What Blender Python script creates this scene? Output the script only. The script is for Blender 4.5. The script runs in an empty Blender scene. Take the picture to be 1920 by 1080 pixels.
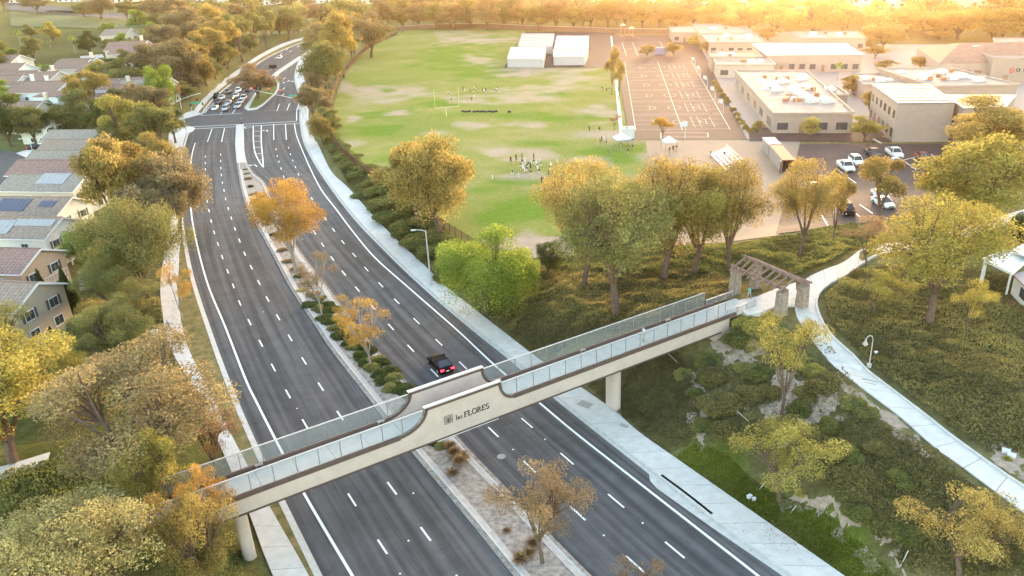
import bpy, bmesh, math, random
import numpy as np
from mathutils import Vector, Matrix
random.seed(7); rng = np.random.default_rng(7)
R = math.radians
SC = bpy.context.scene
COL = SC.collection

# ---------------------------------------------------------------- camera
CAM_H, PITCH, ROLL, FPX = 44.46, R(23.58), R(-3.0), 1450.0
_c, _s = math.cos(ROLL), math.sin(ROLL)
FWD = np.array([0, math.cos(PITCH), -math.sin(PITCH)])
_U0 = np.array([0, math.sin(PITCH), math.cos(PITCH)]); _R0 = np.array([1.0, 0, 0])
RGT = _c*_R0 + _s*_U0
UPV = -_s*_R0 + _c*_U0
cam_data = bpy.data.cameras.new('camera'); cam = bpy.data.objects.new('camera', cam_data); COL.objects.link(cam)
cam_data.sensor_width = 36; cam_data.lens = 36*FPX/1920
cam_data.clip_start = 0.5; cam_data.clip_end = 6000
cam.matrix_world = Matrix(((RGT[0], UPV[0], -FWD[0], 0), (RGT[1], UPV[1], -FWD[1], 0), (RGT[2], UPV[2], -FWD[2], CAM_H), (0, 0, 0, 1)))
SC.camera = cam

# ---------------------------------------------------------------- sky, sun, exposure
SUN_AZ, SUN_EL = R(21), R(6)          # azimuth clockwise from +Y, elevation
w = bpy.data.worlds.new('World'); SC.world = w; w.use_nodes = True
nt = w.node_tree; bg = nt.nodes['Background']
sky = nt.nodes.new('ShaderNodeTexSky'); sky.sky_type = 'NISHITA'; sky.sun_disc = False
sky.sun_elevation = SUN_EL; sky.sun_rotation = SUN_AZ; sky.air_density = 1.0; sky.dust_density = 1.3; sky.ozone_density = 0.6
nt.links.new(sky.outputs[0], bg.inputs[0]); bg.inputs[1].default_value = 0.15
sl = bpy.data.lights.new('sun', 'SUN'); sl.energy = .75; sl.angle = R(12); sl.color = (1.0, 0.62, 0.38)
so = bpy.data.objects.new('sun', sl); COL.objects.link(so)
sdir = Vector((math.sin(SUN_AZ)*math.cos(SUN_EL), math.cos(SUN_AZ)*math.cos(SUN_EL), math.sin(SUN_EL)))
so.rotation_euler = sdir.to_track_quat('Z', 'Y').to_euler(); so.location = sdir*300
SC.view_settings.view_transform = 'Standard'; SC.view_settings.look = 'None'
SC.view_settings.exposure = 3.36; SC.view_settings.gamma = 1.0; SC.view_settings.use_curve_mapping = False
SC.cycles.use_denoising = True
SC.cycles.max_bounces = 6; SC.cycles.diffuse_bounces = 3; SC.cycles.glossy_bounces = 2; SC.cycles.transmission_bounces = 3
SC.cycles.transparent_max_bounces = 8; SC.cycles.volume_bounces = 1
SC.cycles.caustics_reflective = False; SC.cycles.caustics_refractive = False
SC.cycles.sample_clamp_indirect = 4.0

HAZE, HAZE_G = .00011, .915
# ---------------------------------------------------------------- pixel <-> world
def ray(px, py):
    return RGT*((px-960)/FPX) - UPV*((py-540)/FPX) + FWD
def at(px, py, z=0.0):                       # world point seen at a pixel, at height z
    d = ray(px, py); t = (z-CAM_H)/d[2]
    return np.array([d[0]*t, d[1]*t, z])
def scale_at(p):                             # pixels per metre at a world point
    return FPX/float(np.dot(np.asarray(p, float)-np.array([0, 0, CAM_H]), FWD))
def proj(p):
    q = np.asarray(p, float)-np.array([0, 0, CAM_H]); dd = float(q@FWD)
    return 960+FPX*float(q@RGT)/dd, 540-FPX*float(q@UPV)/dd
def z_for(p, py):                            # height above p=(x,y) that shows at row py
    lo, hi = -5.0, 60.0
    for _ in range(40):
        m = (lo+hi)/2
        if proj((p[0], p[1], m))[1] > py: lo = m
        else: hi = m
    return lo
def cr(pts, step=2.0, closed=False):         # smooth a polyline and resample by arc length
    P = [np.asarray(p, float) for p in pts]
    if len(P) > 2:
        E = [2*P[0]-P[1]]+P+[2*P[-1]-P[-2]]; out = []
        for i in range(1, len(E)-2):
            a, b, c, d = E[i-1], E[i], E[i+1], E[i+2]
            for k in range(8):
                t = k/8
                out.append(.5*((2*b)+(c-a)*t+(2*a-5*b+4*c-d)*t*t+(3*b-a-3*c+d)*t**3))
        out.append(P[-1]); P = out
    P = np.array(P); L = np.r_[0, np.cumsum(np.linalg.norm(np.diff(P, axis=0), axis=1))]
    n = max(2, int(L[-1]/step)+1); s = np.linspace(0, L[-1], n)
    return np.stack([np.interp(s, L, P[:, k]) for k in range(P.shape[1])], 1)
def wl(pix, step=2.0, z=0.0):                # pixel polyline -> smooth world polyline
    return cr([at(x, y, z) for x, y in pix], step)
def resamp(P, n):
    L = np.r_[0, np.cumsum(np.linalg.norm(np.diff(P, axis=0), axis=1))]; s = np.linspace(0, L[-1], n)
    return np.stack([np.interp(s, L, P[:, k]) for k in range(P.shape[1])], 1)
def offs(P, d):                              # offset a polyline sideways (+ = right of travel)
    T = np.gradient(P[:, :2], axis=0); T /= np.linalg.norm(T, axis=1)[:, None]
    Q = P.copy(); Q[:, 0] += T[:, 1]*d; Q[:, 1] -= T[:, 0]*d
    return Q
def sdist(P, x, y):                          # signed distance to polyline, + = right of travel
    x = np.asarray(x, float); y = np.asarray(y, float); best = np.full(x.shape, 1e9); sg = np.zeros(x.shape)
    for a, b in zip(P[:-1], P[1:]):
        d = b[:2]-a[:2]; l2 = d@d
        if l2 < 1e-9: continue
        t = np.clip(((x-a[0])*d[0]+(y-a[1])*d[1])/l2, 0, 1)
        ex, ey = x-a[0]-t*d[0], y-a[1]-t*d[1]; dd = np.hypot(ex, ey)
        cr_ = d[1]*(x-a[0])-d[0]*(y-a[1])
        m = dd < best-1e-9; best = np.where(m, dd, best); sg = np.where(m, np.sign(cr_), sg)
    return best*sg
def inside(poly, x, y):
    x = np.asarray(x, float); y = np.asarray(y, float); r = np.zeros(x.shape, bool); n = len(poly)
    for i in range(n):
        x1, y1 = poly[i][:2]; x2, y2 = poly[(i+1) % n][:2]
        if y1 == y2: continue
        c = ((y1 > y) != (y2 > y)) & (x < (x2-x1)*(y-y1)/(y2-y1)+x1); r ^= c
    return r
def sstep(a, b, x): t = np.clip((x-a)/(b-a), 0, 1); return t*t*(3-2*t)
_pt = rng.random((64, 64))
def vnoise(x, y, s):                         # cheap value noise
    x = np.asarray(x, float)/s; y = np.asarray(y, float)/s
    xi = np.floor(x).astype(int); yi = np.floor(y).astype(int); fx = x-xi; fy = y-yi
    fx = fx*fx*(3-2*fx); fy = fy*fy*(3-2*fy); g = lambda a, b: _pt[a % 64, b % 64]
    return (g(xi, yi)*(1-fx)+g(xi+1, yi)*fx)*(1-fy)+(g(xi, yi+1)*(1-fx)+g(xi+1, yi+1)*fx)*fy

# ---------------------------------------------------------------- materials
MATS = {}
def mat(name, col, rough=.8, var=.25, scale=3.0, bump=0.0, bscale=None, metal=0.0, col2=None, spec=.12, detail=4, coord='pos', objvar=0.0):
    if name in MATS: return MATS[name]
    m = bpy.data.materials.new(name); m.use_nodes = True; nt = m.node_tree; N = nt.nodes; L = nt.links
    b = N['Principled BSDF']; b.inputs['Roughness'].default_value = rough; b.inputs['Metallic'].default_value = metal
    b.inputs['Specular IOR Level'].default_value = spec
    if coord == 'pos': src = N.new('ShaderNodeNewGeometry').outputs['Position']
    elif coord == 'uv': src = N.new('ShaderNodeTexCoord').outputs['UV']
    else: src = N.new('ShaderNodeTexCoord').outputs['Object']
    if var > 0 or col2:
        n = N.new('ShaderNodeTexNoise'); n.inputs['Scale'].default_value = scale; n.inputs['Detail'].default_value = detail; n.inputs['Roughness'].default_value = .65
        L.new(src, n.inputs['Vector'])
        r = N.new('ShaderNodeValToRGB'); r.color_ramp.elements[0].position = .3; r.color_ramp.elements[1].position = .7
        c1 = tuple(max(0, c*(1-var)) for c in col); c2 = tuple(min(1, c*(1+var)) for c in (col2 or col))
        r.color_ramp.elements[0].color = (*c1, 1); r.color_ramp.elements[1].color = (*c2, 1)
        L.new(n.outputs['Fac'], r.inputs[0]); out = r.outputs[0]
    else:
        rgb = N.new('ShaderNodeRGB'); rgb.outputs[0].default_value = (*col, 1); out = rgb.outputs[0]
    if objvar:
        oi = N.new('ShaderNodeObjectInfo'); mr = N.new('ShaderNodeMapRange'); mr.inputs[3].default_value = 1-objvar; mr.inputs[4].default_value = 1+objvar
        L.new(oi.outputs['Random'], mr.inputs[0]); h = N.new('ShaderNodeHueSaturation'); L.new(out, h.inputs['Color']); L.new(mr.outputs[0], h.inputs['Value']); out = h.outputs[0]
    L.new(out, b.inputs['Base Color'])
    if bump:
        n2 = N.new('ShaderNodeTexNoise'); n2.inputs['Scale'].default_value = bscale or scale*8; n2.inputs['Detail'].default_value = 3; L.new(src, n2.inputs['Vector'])
        bp = N.new('ShaderNodeBump'); bp.inputs['Strength'].default_value = bump; bp.inputs['Distance'].default_value = .05
        L.new(n2.outputs['Fac'], bp.inputs['Height']); L.new(bp.outputs[0], b.inputs['Normal'])
    MATS[name] = m; return m
def emis(name, col, st):
    m = mat(name, col, var=0); b = m.node_tree.nodes['Principled BSDF']
    b.inputs['Emission Color'].default_value = (*col, 1); b.inputs['Emission Strength'].default_value = st; return m

# ---------------------------------------------------------------- mesh building
class MB:
    def __init__(s): s.v = []; s.f = []; s.m = []
    def face(s, pts, m=0):
        n = len(s.v); s.v += [tuple(map(float, p)) for p in pts]; s.f.append(tuple(range(n, n+len(pts)))); s.m.append(m); return s
    def box(s, c, d, rz=0.0, m=0, top=1.0):
        cx, cy, cz = c; a, b, h = d[0]/2, d[1]/2, d[2]/2; cs, sn = math.cos(rz), math.sin(rz); n = len(s.v)
        for z, k in ((-h, 1.0), (h, top)):
            for x, y in ((-a*k, -b*k), (a*k, -b*k), (a*k, b*k), (-a*k, b*k)):
                s.v.append((cx+x*cs-y*sn, cy+x*sn+y*cs, cz+z))
        for q in ((0, 3, 2, 1), (4, 5, 6, 7), (0, 1, 5, 4), (1, 2, 6, 5), (2, 3, 7, 6), (3, 0, 4, 7)):
            s.f.append(tuple(n+i for i in q)); s.m.append(m)
        return s
    def prism(s, poly, z0, z1, m=0, mt=None):          # plan polygon extruded up
        n = len(s.v); k = len(poly)
        a = sum(poly[i][0]*poly[(i+1) % k][1]-poly[(i+1) % k][0]*poly[i][1] for i in range(k))
        if a < 0: poly = poly[::-1]
        s.v += [(float(p[0]), float(p[1]), z0) for p in poly]+[(float(p[0]), float(p[1]), z1) for p in poly]
        s.f.append(tuple(range(n+k-1, n-1, -1))); s.m.append(m)
        s.f.append(tuple(range(n+k, n+2*k))); s.m.append(m if mt is None else mt)
        for i in range(k):
            j = (i+1) % k; s.f.append((n+i, n+j, n+k+j, n+k+i)); s.m.append(m)
        return s
    def bar(s, a, b, w, h=None, m=0, up=(0, 0, 1)):    # rectangular bar from a to b
        h = h or w; a = Vector(a); b = Vector(b); d = (b-a)
        if d.length < 1e-6: return s
        d.normalize(); u = Vector(up)
        if abs(d.dot(u)) > .98: u = Vector((1, 0, 0))
        r = d.cross(u).normalized(); u = r.cross(d).normalized(); n = len(s.v)
        for p in (a, b):
            for i, j in ((-1, -1), (1, -1), (1, 1), (-1, 1)): s.v.append(tuple(p+r*(i*w/2)+u*(j*h/2)))
        for q in ((0, 3, 2, 1), (4, 5, 6, 7), (0, 1, 5, 4), (1, 2, 6, 5), (2, 3, 7, 6), (3, 0, 4, 7)):
            s.f.append(tuple(n+i for i in q)); s.m.append(m)
        return s
    def tube(s, pts, rad, k=8, m=0, caps=True):
        pts = [Vector(p) for p in pts]; rad = rad if hasattr(rad, '__len__') else [rad]*len(pts); n = len(s.v); prev = None
        for i, p in enumerate(pts):
            d = (pts[min(i+1, len(pts)-1)]-pts[max(i-1, 0)]).normalized()
            u = prev or (Vector((1, 0, 0)) if abs(d.x) < .9 else Vector((0, 1, 0)))
            u = (u-d*u.dot(d)).normalized(); prev = u; v = d.cross(u)
            for j in range(k):
                a = 2*math.pi*j/k; s.v.append(tuple(p+(u*math.cos(a)+v*math.sin(a))*rad[i]))
        for i in range(len(pts)-1):
            for j in range(k):
                q = (j+1) % k; s.f.append((n+i*k+j, n+i*k+q, n+(i+1)*k+q, n+(i+1)*k+j)); s.m.append(m)
        if caps:
            s.f.append(tuple(n+j for j in range(k-1, -1, -1))); s.m.append(m)
            e = n+(len(pts)-1)*k; s.f.append(tuple(e+j for j in range(k))); s.m.append(m)
        return s
    def strip(s, A, B, m=0):                           # sheet between two equal polylines
        n = len(s.v); k = len(A); s.v += [tuple(map(float, p)) for p in A]+[tuple(map(float, p)) for p in B]
        for i in range(k-1): s.f.append((n+i, n+k+i, n+k+i+1, n+i+1)); s.m.append(m)
        return s
    def slab(s, A, B, z0, z1, m=0):                    # raised strip with sides (A left, B right of travel)
        A = np.asarray(A); B = np.asarray(B); f = lambda P, z: [(p[0], p[1], (p[2] if len(p) > 2 else 0)+z) for p in P]
        s.strip(f(A, z1), f(B, z1), m); s.strip(f(B, z1), f(B, z0), m); s.strip(f(A, z0), f(A, z1), m)
        for e in (0, -1):
            q = [f(A, z0)[e], f(A, z1)[e], f(B, z1)[e], f(B, z0)[e]]; s.face(q if e else q[::-1], m)
        return s
    def mesh(s, name, mats):
        me = bpy.data.meshes.new(name); me.from_pydata(s.v, [], s.f)
        for x in (mats if isinstance(mats, (list, tuple)) else [mats]): me.materials.append(x)
        if any(s.m): me.polygons.foreach_set('material_index', s.m)
        me.update(); return me
    def build(s, name, mats, parent=None, smooth=False, **k):
        me = s.mesh(name, mats)
        if smooth: me.polygons.foreach_set('use_smooth', [True]*len(me.polygons))
        return link(name, me, parent, **k)
def link(name, me, parent=None, loc=None, rz=0.0, sc=None):
    o = bpy.data.objects.new(name, me); COL.objects.link(o)
    if parent is not None: o.parent = parent
    if loc is not None: o.location = [float(v) for v in loc]
    if rz: o.rotation_euler = (0, 0, rz)
    if sc is not None: o.scale = sc if hasattr(sc, '__len__') else (sc, sc, sc)
    return o
def tag(o, label=None, cat=None, group=None, kind=None):
    if label: o['label'] = label
    if cat: o['category'] = cat
    if group: o['group'] = group
    if kind: o['kind'] = kind
    return o
def thing(name, label, cat, loc=(0, 0, 0), rz=0.0, group=None, sc=None):
    return tag(link(name, None, None, loc, rz, sc), label, cat, group)
def struct(o, label=None): return tag(o, label, kind='structure')
def copy_tree(o, parent=None):
    c = o.copy(); COL.objects.link(c); c.parent = parent
    for ch in list(o.children): copy_tree(ch, c)
    return c
ORD = ['first', 'second', 'third', 'fourth', 'fifth', 'sixth', 'seventh', 'eighth', 'ninth', 'tenth', 'eleventh', 'twelfth', 'thirteenth', 'fourteenth', 'fifteenth', 'sixteenth', 'seventeenth', 'eighteenth', 'nineteenth', 'twentieth', 'twenty-first', 'twenty-second', 'twenty-third', 'twenty-fourth', 'twenty-fifth', 'twenty-sixth', 'twenty-seventh', 'twenty-eighth', 'twenty-ninth', 'thirtieth']
def ordn(i):
    if i < len(ORD): return ORD[i]
    t = {3: 'thirty', 4: 'forty', 5: 'fifty', 6: 'sixty'}[(i+1)//10]; r = (i+1) % 10
    return t+'-'+ORD[r-1] if r else {40: 'fortieth', 50: 'fiftieth', 60: 'sixtieth'}[i+1]
# ---------------------------------------------------------------- road lines, read off the ground plane
LG = wl([(585, 74), (546, 88), (498, 111), (459, 140), (418, 171), (398, 190), (380, 214)])            # far-left kerb line, far to near
LGn = wl([(354, 249), (347, 275), (343, 300), (340, 345), (340, 387), (346, 430), (356, 485), (370, 540), (404, 640), (442, 740), (486, 840), (536, 941), (594, 1058), (650, 1170), (700, 1270)])
MLn = wl([(443, 240), (441, 270), (446, 320), (456, 370), (477, 415), (499, 455), (521, 497), (544, 540), (587, 605), (620, 655), (697, 755), (716, 780), (771, 847), (817, 902), (880, 977), (955, 1070), (1045, 1180), (1130, 1285)])
MRn = wl([(457, 240), (458, 280), (464, 305), (476, 325), (492, 338), (502, 355), (511, 380), (530, 420), (555, 460), (580, 495), (616, 540), (630, 560), (697, 645), (771, 726), (855, 817), (890, 855), (940, 906), (1036, 1007), (1107, 1079), (1200, 1170), (1320, 1290)])
RGn = wl([(589, 84), (572, 100), (558, 118), (552, 143), (555, 164), (563, 186), (561, 215), (563, 240), (570, 270), (597, 320), (655, 400), (720, 470), (793, 540), (880, 615), (955, 675), (1035, 744), (1117, 810), (1217, 889), (1330, 980), (1440, 1060), (1560, 1150), (1720, 1280)])
RWB = wl([(604, 80), (590, 100), (578, 120), (572, 145), (574, 165), (580, 190), (579, 219), (589, 260), (596, 270), (620, 320), (652, 352), (695, 400), (745, 452), (792, 495), (840, 541), (955, 632), (1015, 678), (1085, 725), (1152, 772), (1195, 810), (1260, 856), (1440, 982), (1580, 1080), (1720, 1180), (1860, 1280)])  # back of right pavement
LWB = wl([(570, 70), (540, 78), (490, 100), (440, 135), (400, 170), (370, 205), (335, 225), (318, 300), (322, 345), (326, 390), (318, 430), (306, 490), (301, 540), (304, 580), (318, 650), (370, 740), (410, 830), (462, 950), (503, 1060), (560, 1180), (610, 1270)])   # back of left pavement

# ---------------------------------------------------------------- terrain heights
CP_R = [(760, 300, 2.5), (900, 200, 2.5), (900, 100, 2.5), (1050, 300, 2.5), (1000, 420, 2.5), (860, 450, 2.4), (1200, 350, 2.5), (1200, 180, 2.5), (1350, 150, 2.5), (1300, 440, 2.8), (1450, 400, 2.8), (1600, 330, 2.5), (1700, 250, 2.5), (1600, 150, 2.5), (1800, 120, 2.5), (1400, 60, 2.5), (1700, 30, 3), (1200, 40, 2.5), (1000, 20, 3), (750, 20, 3), (650, 110, 1.6), (626, 200, 1.2), (640, 270, 1.8), (690, 330, 2.2), (750, 385, 2.3), (800, 440, 2.2), (690, 50, 2.5), (640, 30, 3),
        (1398, 562, 6.7), (1440, 560, 6.7), (1490, 600, 6.65), (1515, 560, 6.65), (1560, 512, 6.6), (1620, 480, 6.5), (1520, 640, 6.4), (1580, 720, 6.0), (1640, 770, 5.4), (1760, 860, 5.0), (1880, 950, 4.7), (1960, 1000, 4.5), (1900, 720, 6.8), (1900, 560, 7.2), (1700, 660, 6.4), (1800, 500, 6.8), (1900, 480, 6.6), (1700, 440, 4.6), (1900, 380, 4.5),
        (1160, 768, .3), (1240, 740, 1.5), (1290, 690, 2.6), (1350, 640, 4.2), (1385, 605, 5.9), (1300, 800, 1.5), (1350, 850, 1.4), (1450, 900, 1.9), (1400, 760, 3.0), (1470, 780, 3.4), (1480, 690, 4.8), (1600, 900, 3.4), (1700, 960, 3.4), (1700, 1020, 2.4), (1420, 930, 0.8), (1550, 1010, 0.7), (1650, 1070, 0.7), (1800, 1060, 2.6),
        (1160, 585, 3.6), (1250, 530, 3.8), (1366, 508, 4.6), (1450, 500, 5.0), (1500, 480, 4.6), (1107, 540, 3.0), (1000, 500, 2.3), (950, 560, 1.4), (1040, 620, 2.2), (1100, 640, 2.6), (1250, 600, 4.6), (1300, 560, 5.2), (1180, 660, 2.4), (1560, 455, 4.2), (1650, 415, 3.8)]
CP_L = [(130, 600, -.2), (50, 450, -.2), (60, 620, -.2), (100, 270, 0), (30, 320, 0), (320, 235, 0), (250, 240, .3), (250, 200, 1), (160, 160, 5), (60, 190, 3.5), (100, 100, 12), (250, 90, 11.5), (180, 120, 9), (20, 110, 11), (300, 40, 16), (50, 40, 18), (0, 2, 24), (200, 2, 22), (400, 40, 11), (470, 70, 4.5), (560, 30, 6), (620, 10, 8), (330, 120, 3), (430, 110, 1.8), (500, 80, 2.5), (545, 60, 3), (230, 450, -.1), (250, 560, -.1), (280, 350, 0), (240, 650, 0),
        (468, 1044, .35), (440, 900, .5), (330, 960, 4.3), (100, 862, 5.4), (0, 880, 5.4), (200, 900, 4.8), (300, 820, 2.2), (150, 780, 2.2), (30, 790, 3.5), (100, 700, .4), (300, 700, .2), (380, 1000, 3.4), (430, 1060, 1.6), (250, 1000, 4.6), (100, 980, 5)]
def _idw(cps, x, y):
    num = np.zeros(x.shape); den = np.zeros(x.shape)
    for px, py, z in cps:
        p = at(px, py, z); sc2 = 1.0+(0.02*p[1])**2
        wgt = 1/(((x-p[0])**2+(y-p[1])**2)/sc2+1.5)**2 * sc2**.0
        num += wgt*z; den += wgt
    return num/den
def _h_exact(x, y):
    dr = sdist(RWB, x, y); dl = -sdist(LWB, x, y)
    # both lines run from far to near: right of travel is -x side, so flip
    dr, dl = -dr, -dl
    hr = _idw(CP_R, x, y); hl = _idw(CP_L, x, y)
    h = np.where(dr > 0, hr*sstep(.2, 6.0, dr), 0)+np.where(dl > 0, hl*sstep(.2, 5.0, dl), 0)
    corr = (dr <= .15) & (dl <= .15)
    return np.where(corr, -.12, h-.02)
GY = 8*np.power(2300/8, np.linspace(0, 1, 330)); GA = np.linspace(-1.15, 1.0, 300)
_X = GA[None, :]*(.82*GY[:, None]+55); _Y = np.repeat(GY[:, None], len(GA), 1)
GH = _h_exact(_X, _Y)
def hgt(x, y):                               # height of the terrain sheet
    x = np.asarray(x, float); y = np.asarray(y, float)
    j = np.clip(np.interp(y, GY, np.arange(len(GY))), 0, len(GY)-1.001); a = x/(.82*y+55)
    i = np.clip(np.interp(a, GA, np.arange(len(GA))), 0, len(GA)-1.001)
    j0 = j.astype(int); i0 = i.astype(int); fj = j-j0; fi = i-i0
    return (GH[j0, i0]*(1-fi)+GH[j0, i0+1]*fi)*(1-fj)+(GH[j0+1, i0]*(1-fi)+GH[j0+1, i0+1]*fi)*fj
def G(px, py, dz=0.0):                       # point of the ground seen at a pixel
    z = 0.0
    for _ in range(25):
        p = at(px, py, z); z += .6*(float(hgt(p[0], p[1]))-z)
    p = at(px, py, z+dz); return p
def gl(pix, step=2.0, dz=.06):               # pixel polyline draped on the ground
    P = cr([G(x, y) for x, y in pix], step); P[:, 2] = hgt(P[:, 0], P[:, 1])+dz; return P
def poly_px(pix): return [G(x, y)[:2] for x, y in pix]

# colour zones of the bare ground: soil, lawn, planted cover
me = bpy.data.meshes.new('terrain'); ny, nx = _X.shape
me.from_pydata(np.stack([_X, _Y, GH], -1).reshape(-1, 3).tolist(), [], [(j*nx+i, j*nx+i+1, (j+1)*nx+i+1, (j+1)*nx+i) for j in range(ny-1) for i in range(nx-1)])
SOIL, LAWN, COVER, DRY, SAND = (.30, .235, .185), (.12, .145, .026), (.12, .105, .046), (.20, .175, .075), (.40, .335, .275)
zc = np.tile(np.array(DRY), (ny*nx, 1)); fx, fy = _X.ravel(), _Y.ravel()
nz = .5*vnoise(fx, fy, 3.0)+.5*vnoise(fx, fy, 9.0)
def zone(pix, col, soft=None):
    wob = .012*fy+.6; m = inside(poly_px(pix), fx+(vnoise(fx, fy, 2.5)-.5)*2.4*wob, fy+(vnoise(fx+91, fy+37, 2.5)-.5)*2.4*wob)
    zc[m] = np.array(col)
zone([(0, 30), (330, 60), (560, 62), (400, 150), (330, 215), (0, 300)], (.12, .115, .05))
zone([(330, 200), (0, 300), (0, 700), (330, 700), (300, 540), (330, 400)], (.13, .115, .05))
zone([(0, 700), (420, 720), (520, 1079), (0, 1079)], (.085, .085, .028))
zone([(20, 18), (110, 20), (290, 42), (300, 60), (110, 62), (20, 40)], (.15, .15, .05))
zone([(600, 265), (640, 270), (700, 330), (860, 445), (1000, 500), (1300, 470), (1500, 470), (1600, 440), (1640, 470), (1500, 560), (1380, 560), (1000, 670), (840, 545), (690, 400)], COVER)
zone([(1535, 560), (1620, 500), (1920, 480), (1920, 870), (1850, 850), (1680, 740), (1560, 640)], COVER)
zone([(1085, 720), (1290, 640), (1310, 700), (1290, 850), (1250, 850)], COVER)
zone([(1310, 690), (1345, 660), (1420, 700), (1430, 790), (1560, 790), (1700, 800), (1900, 960), (1920, 1080), (1600, 1060), (1440, 930), (1350, 840)], COVER)
zone([(1280, 700), (1400, 600), (1480, 590), (1660, 800), (1440, 810), (1300, 850)], COVER)
zone([(1262, 858), (1300, 828), (1360, 850), (1410, 900), (1470, 930), (1570, 970), (1660, 1060), (1690, 1080), (1590, 1080), (1440, 982)], LAWN)
_z = zc.reshape(ny, nx, 3)
for _ in range(2):
    _p = np.pad(_z, ((1, 1), (1, 1), (0, 0)), 'edge'); _z = (_p[1:-1, 1:-1]*2+_p[:-2, 1:-1]+_p[2:, 1:-1]+_p[1:-1, :-2]+_p[1:-1, 2:])/6
zc = _z.reshape(-1, 3)
ca = me.color_attributes.new('zone', 'FLOAT_COLOR', 'POINT'); ca.data.foreach_set('color', np.c_[zc, np.ones(len(zc))].ravel())
def zone_mat():
    m = bpy.data.materials.new('ground_soil'); m.use_nodes = True; N = m.node_tree.nodes; L = m.node_tree.links; b = N['Principled BSDF']
    b.inputs['Roughness'].default_value = .95; b.inputs['Specular IOR Level'].default_value = .0
    a = N.new('ShaderNodeAttribute'); a.attribute_name = 'zone'; g = N.new('ShaderNodeNewGeometry')
    n = N.new('ShaderNodeTexNoise'); n.inputs['Scale'].default_value = 1.3; n.inputs['Detail'].default_value = 8; n.inputs['Roughness'].default_value = .75; L.new(g.outputs['Position'], n.inputs['Vector'])
    mr = N.new('ShaderNodeMapRange'); mr.inputs[1].default_value = .3; mr.inputs[2].default_value = .7; mr.inputs[3].default_value = .55; mr.inputs[4].default_value = 1.4; L.new(n.outputs['Fac'], mr.inputs[0])
    h = N.new('ShaderNodeHueSaturation'); L.new(a.outputs['Color'], h.inputs['Color']); L.new(mr.outputs[0], h.inputs['Value']); L.new(h.outputs[0], b.inputs['Base Color'])
    n2 = N.new('ShaderNodeTexNoise'); n2.inputs['Scale'].default_value = 6; n2.inputs['Detail'].default_value = 5; L.new(g.outputs['Position'], n2.inputs['Vector'])
    bp = N.new('ShaderNodeBump'); bp.inputs['Strength'].default_value = .8; bp.inputs['Distance'].default_value = .2; L.new(n2.outputs['Fac'], bp.inputs['Height']); L.new(bp.outputs[0], b.inputs['Normal'])
    return m
me.materials.append(zone_mat()); me.polygons.foreach_set('use_smooth', [True]*len(me.polygons)); me.update()
terrain = struct(link('terrain', me))

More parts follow.
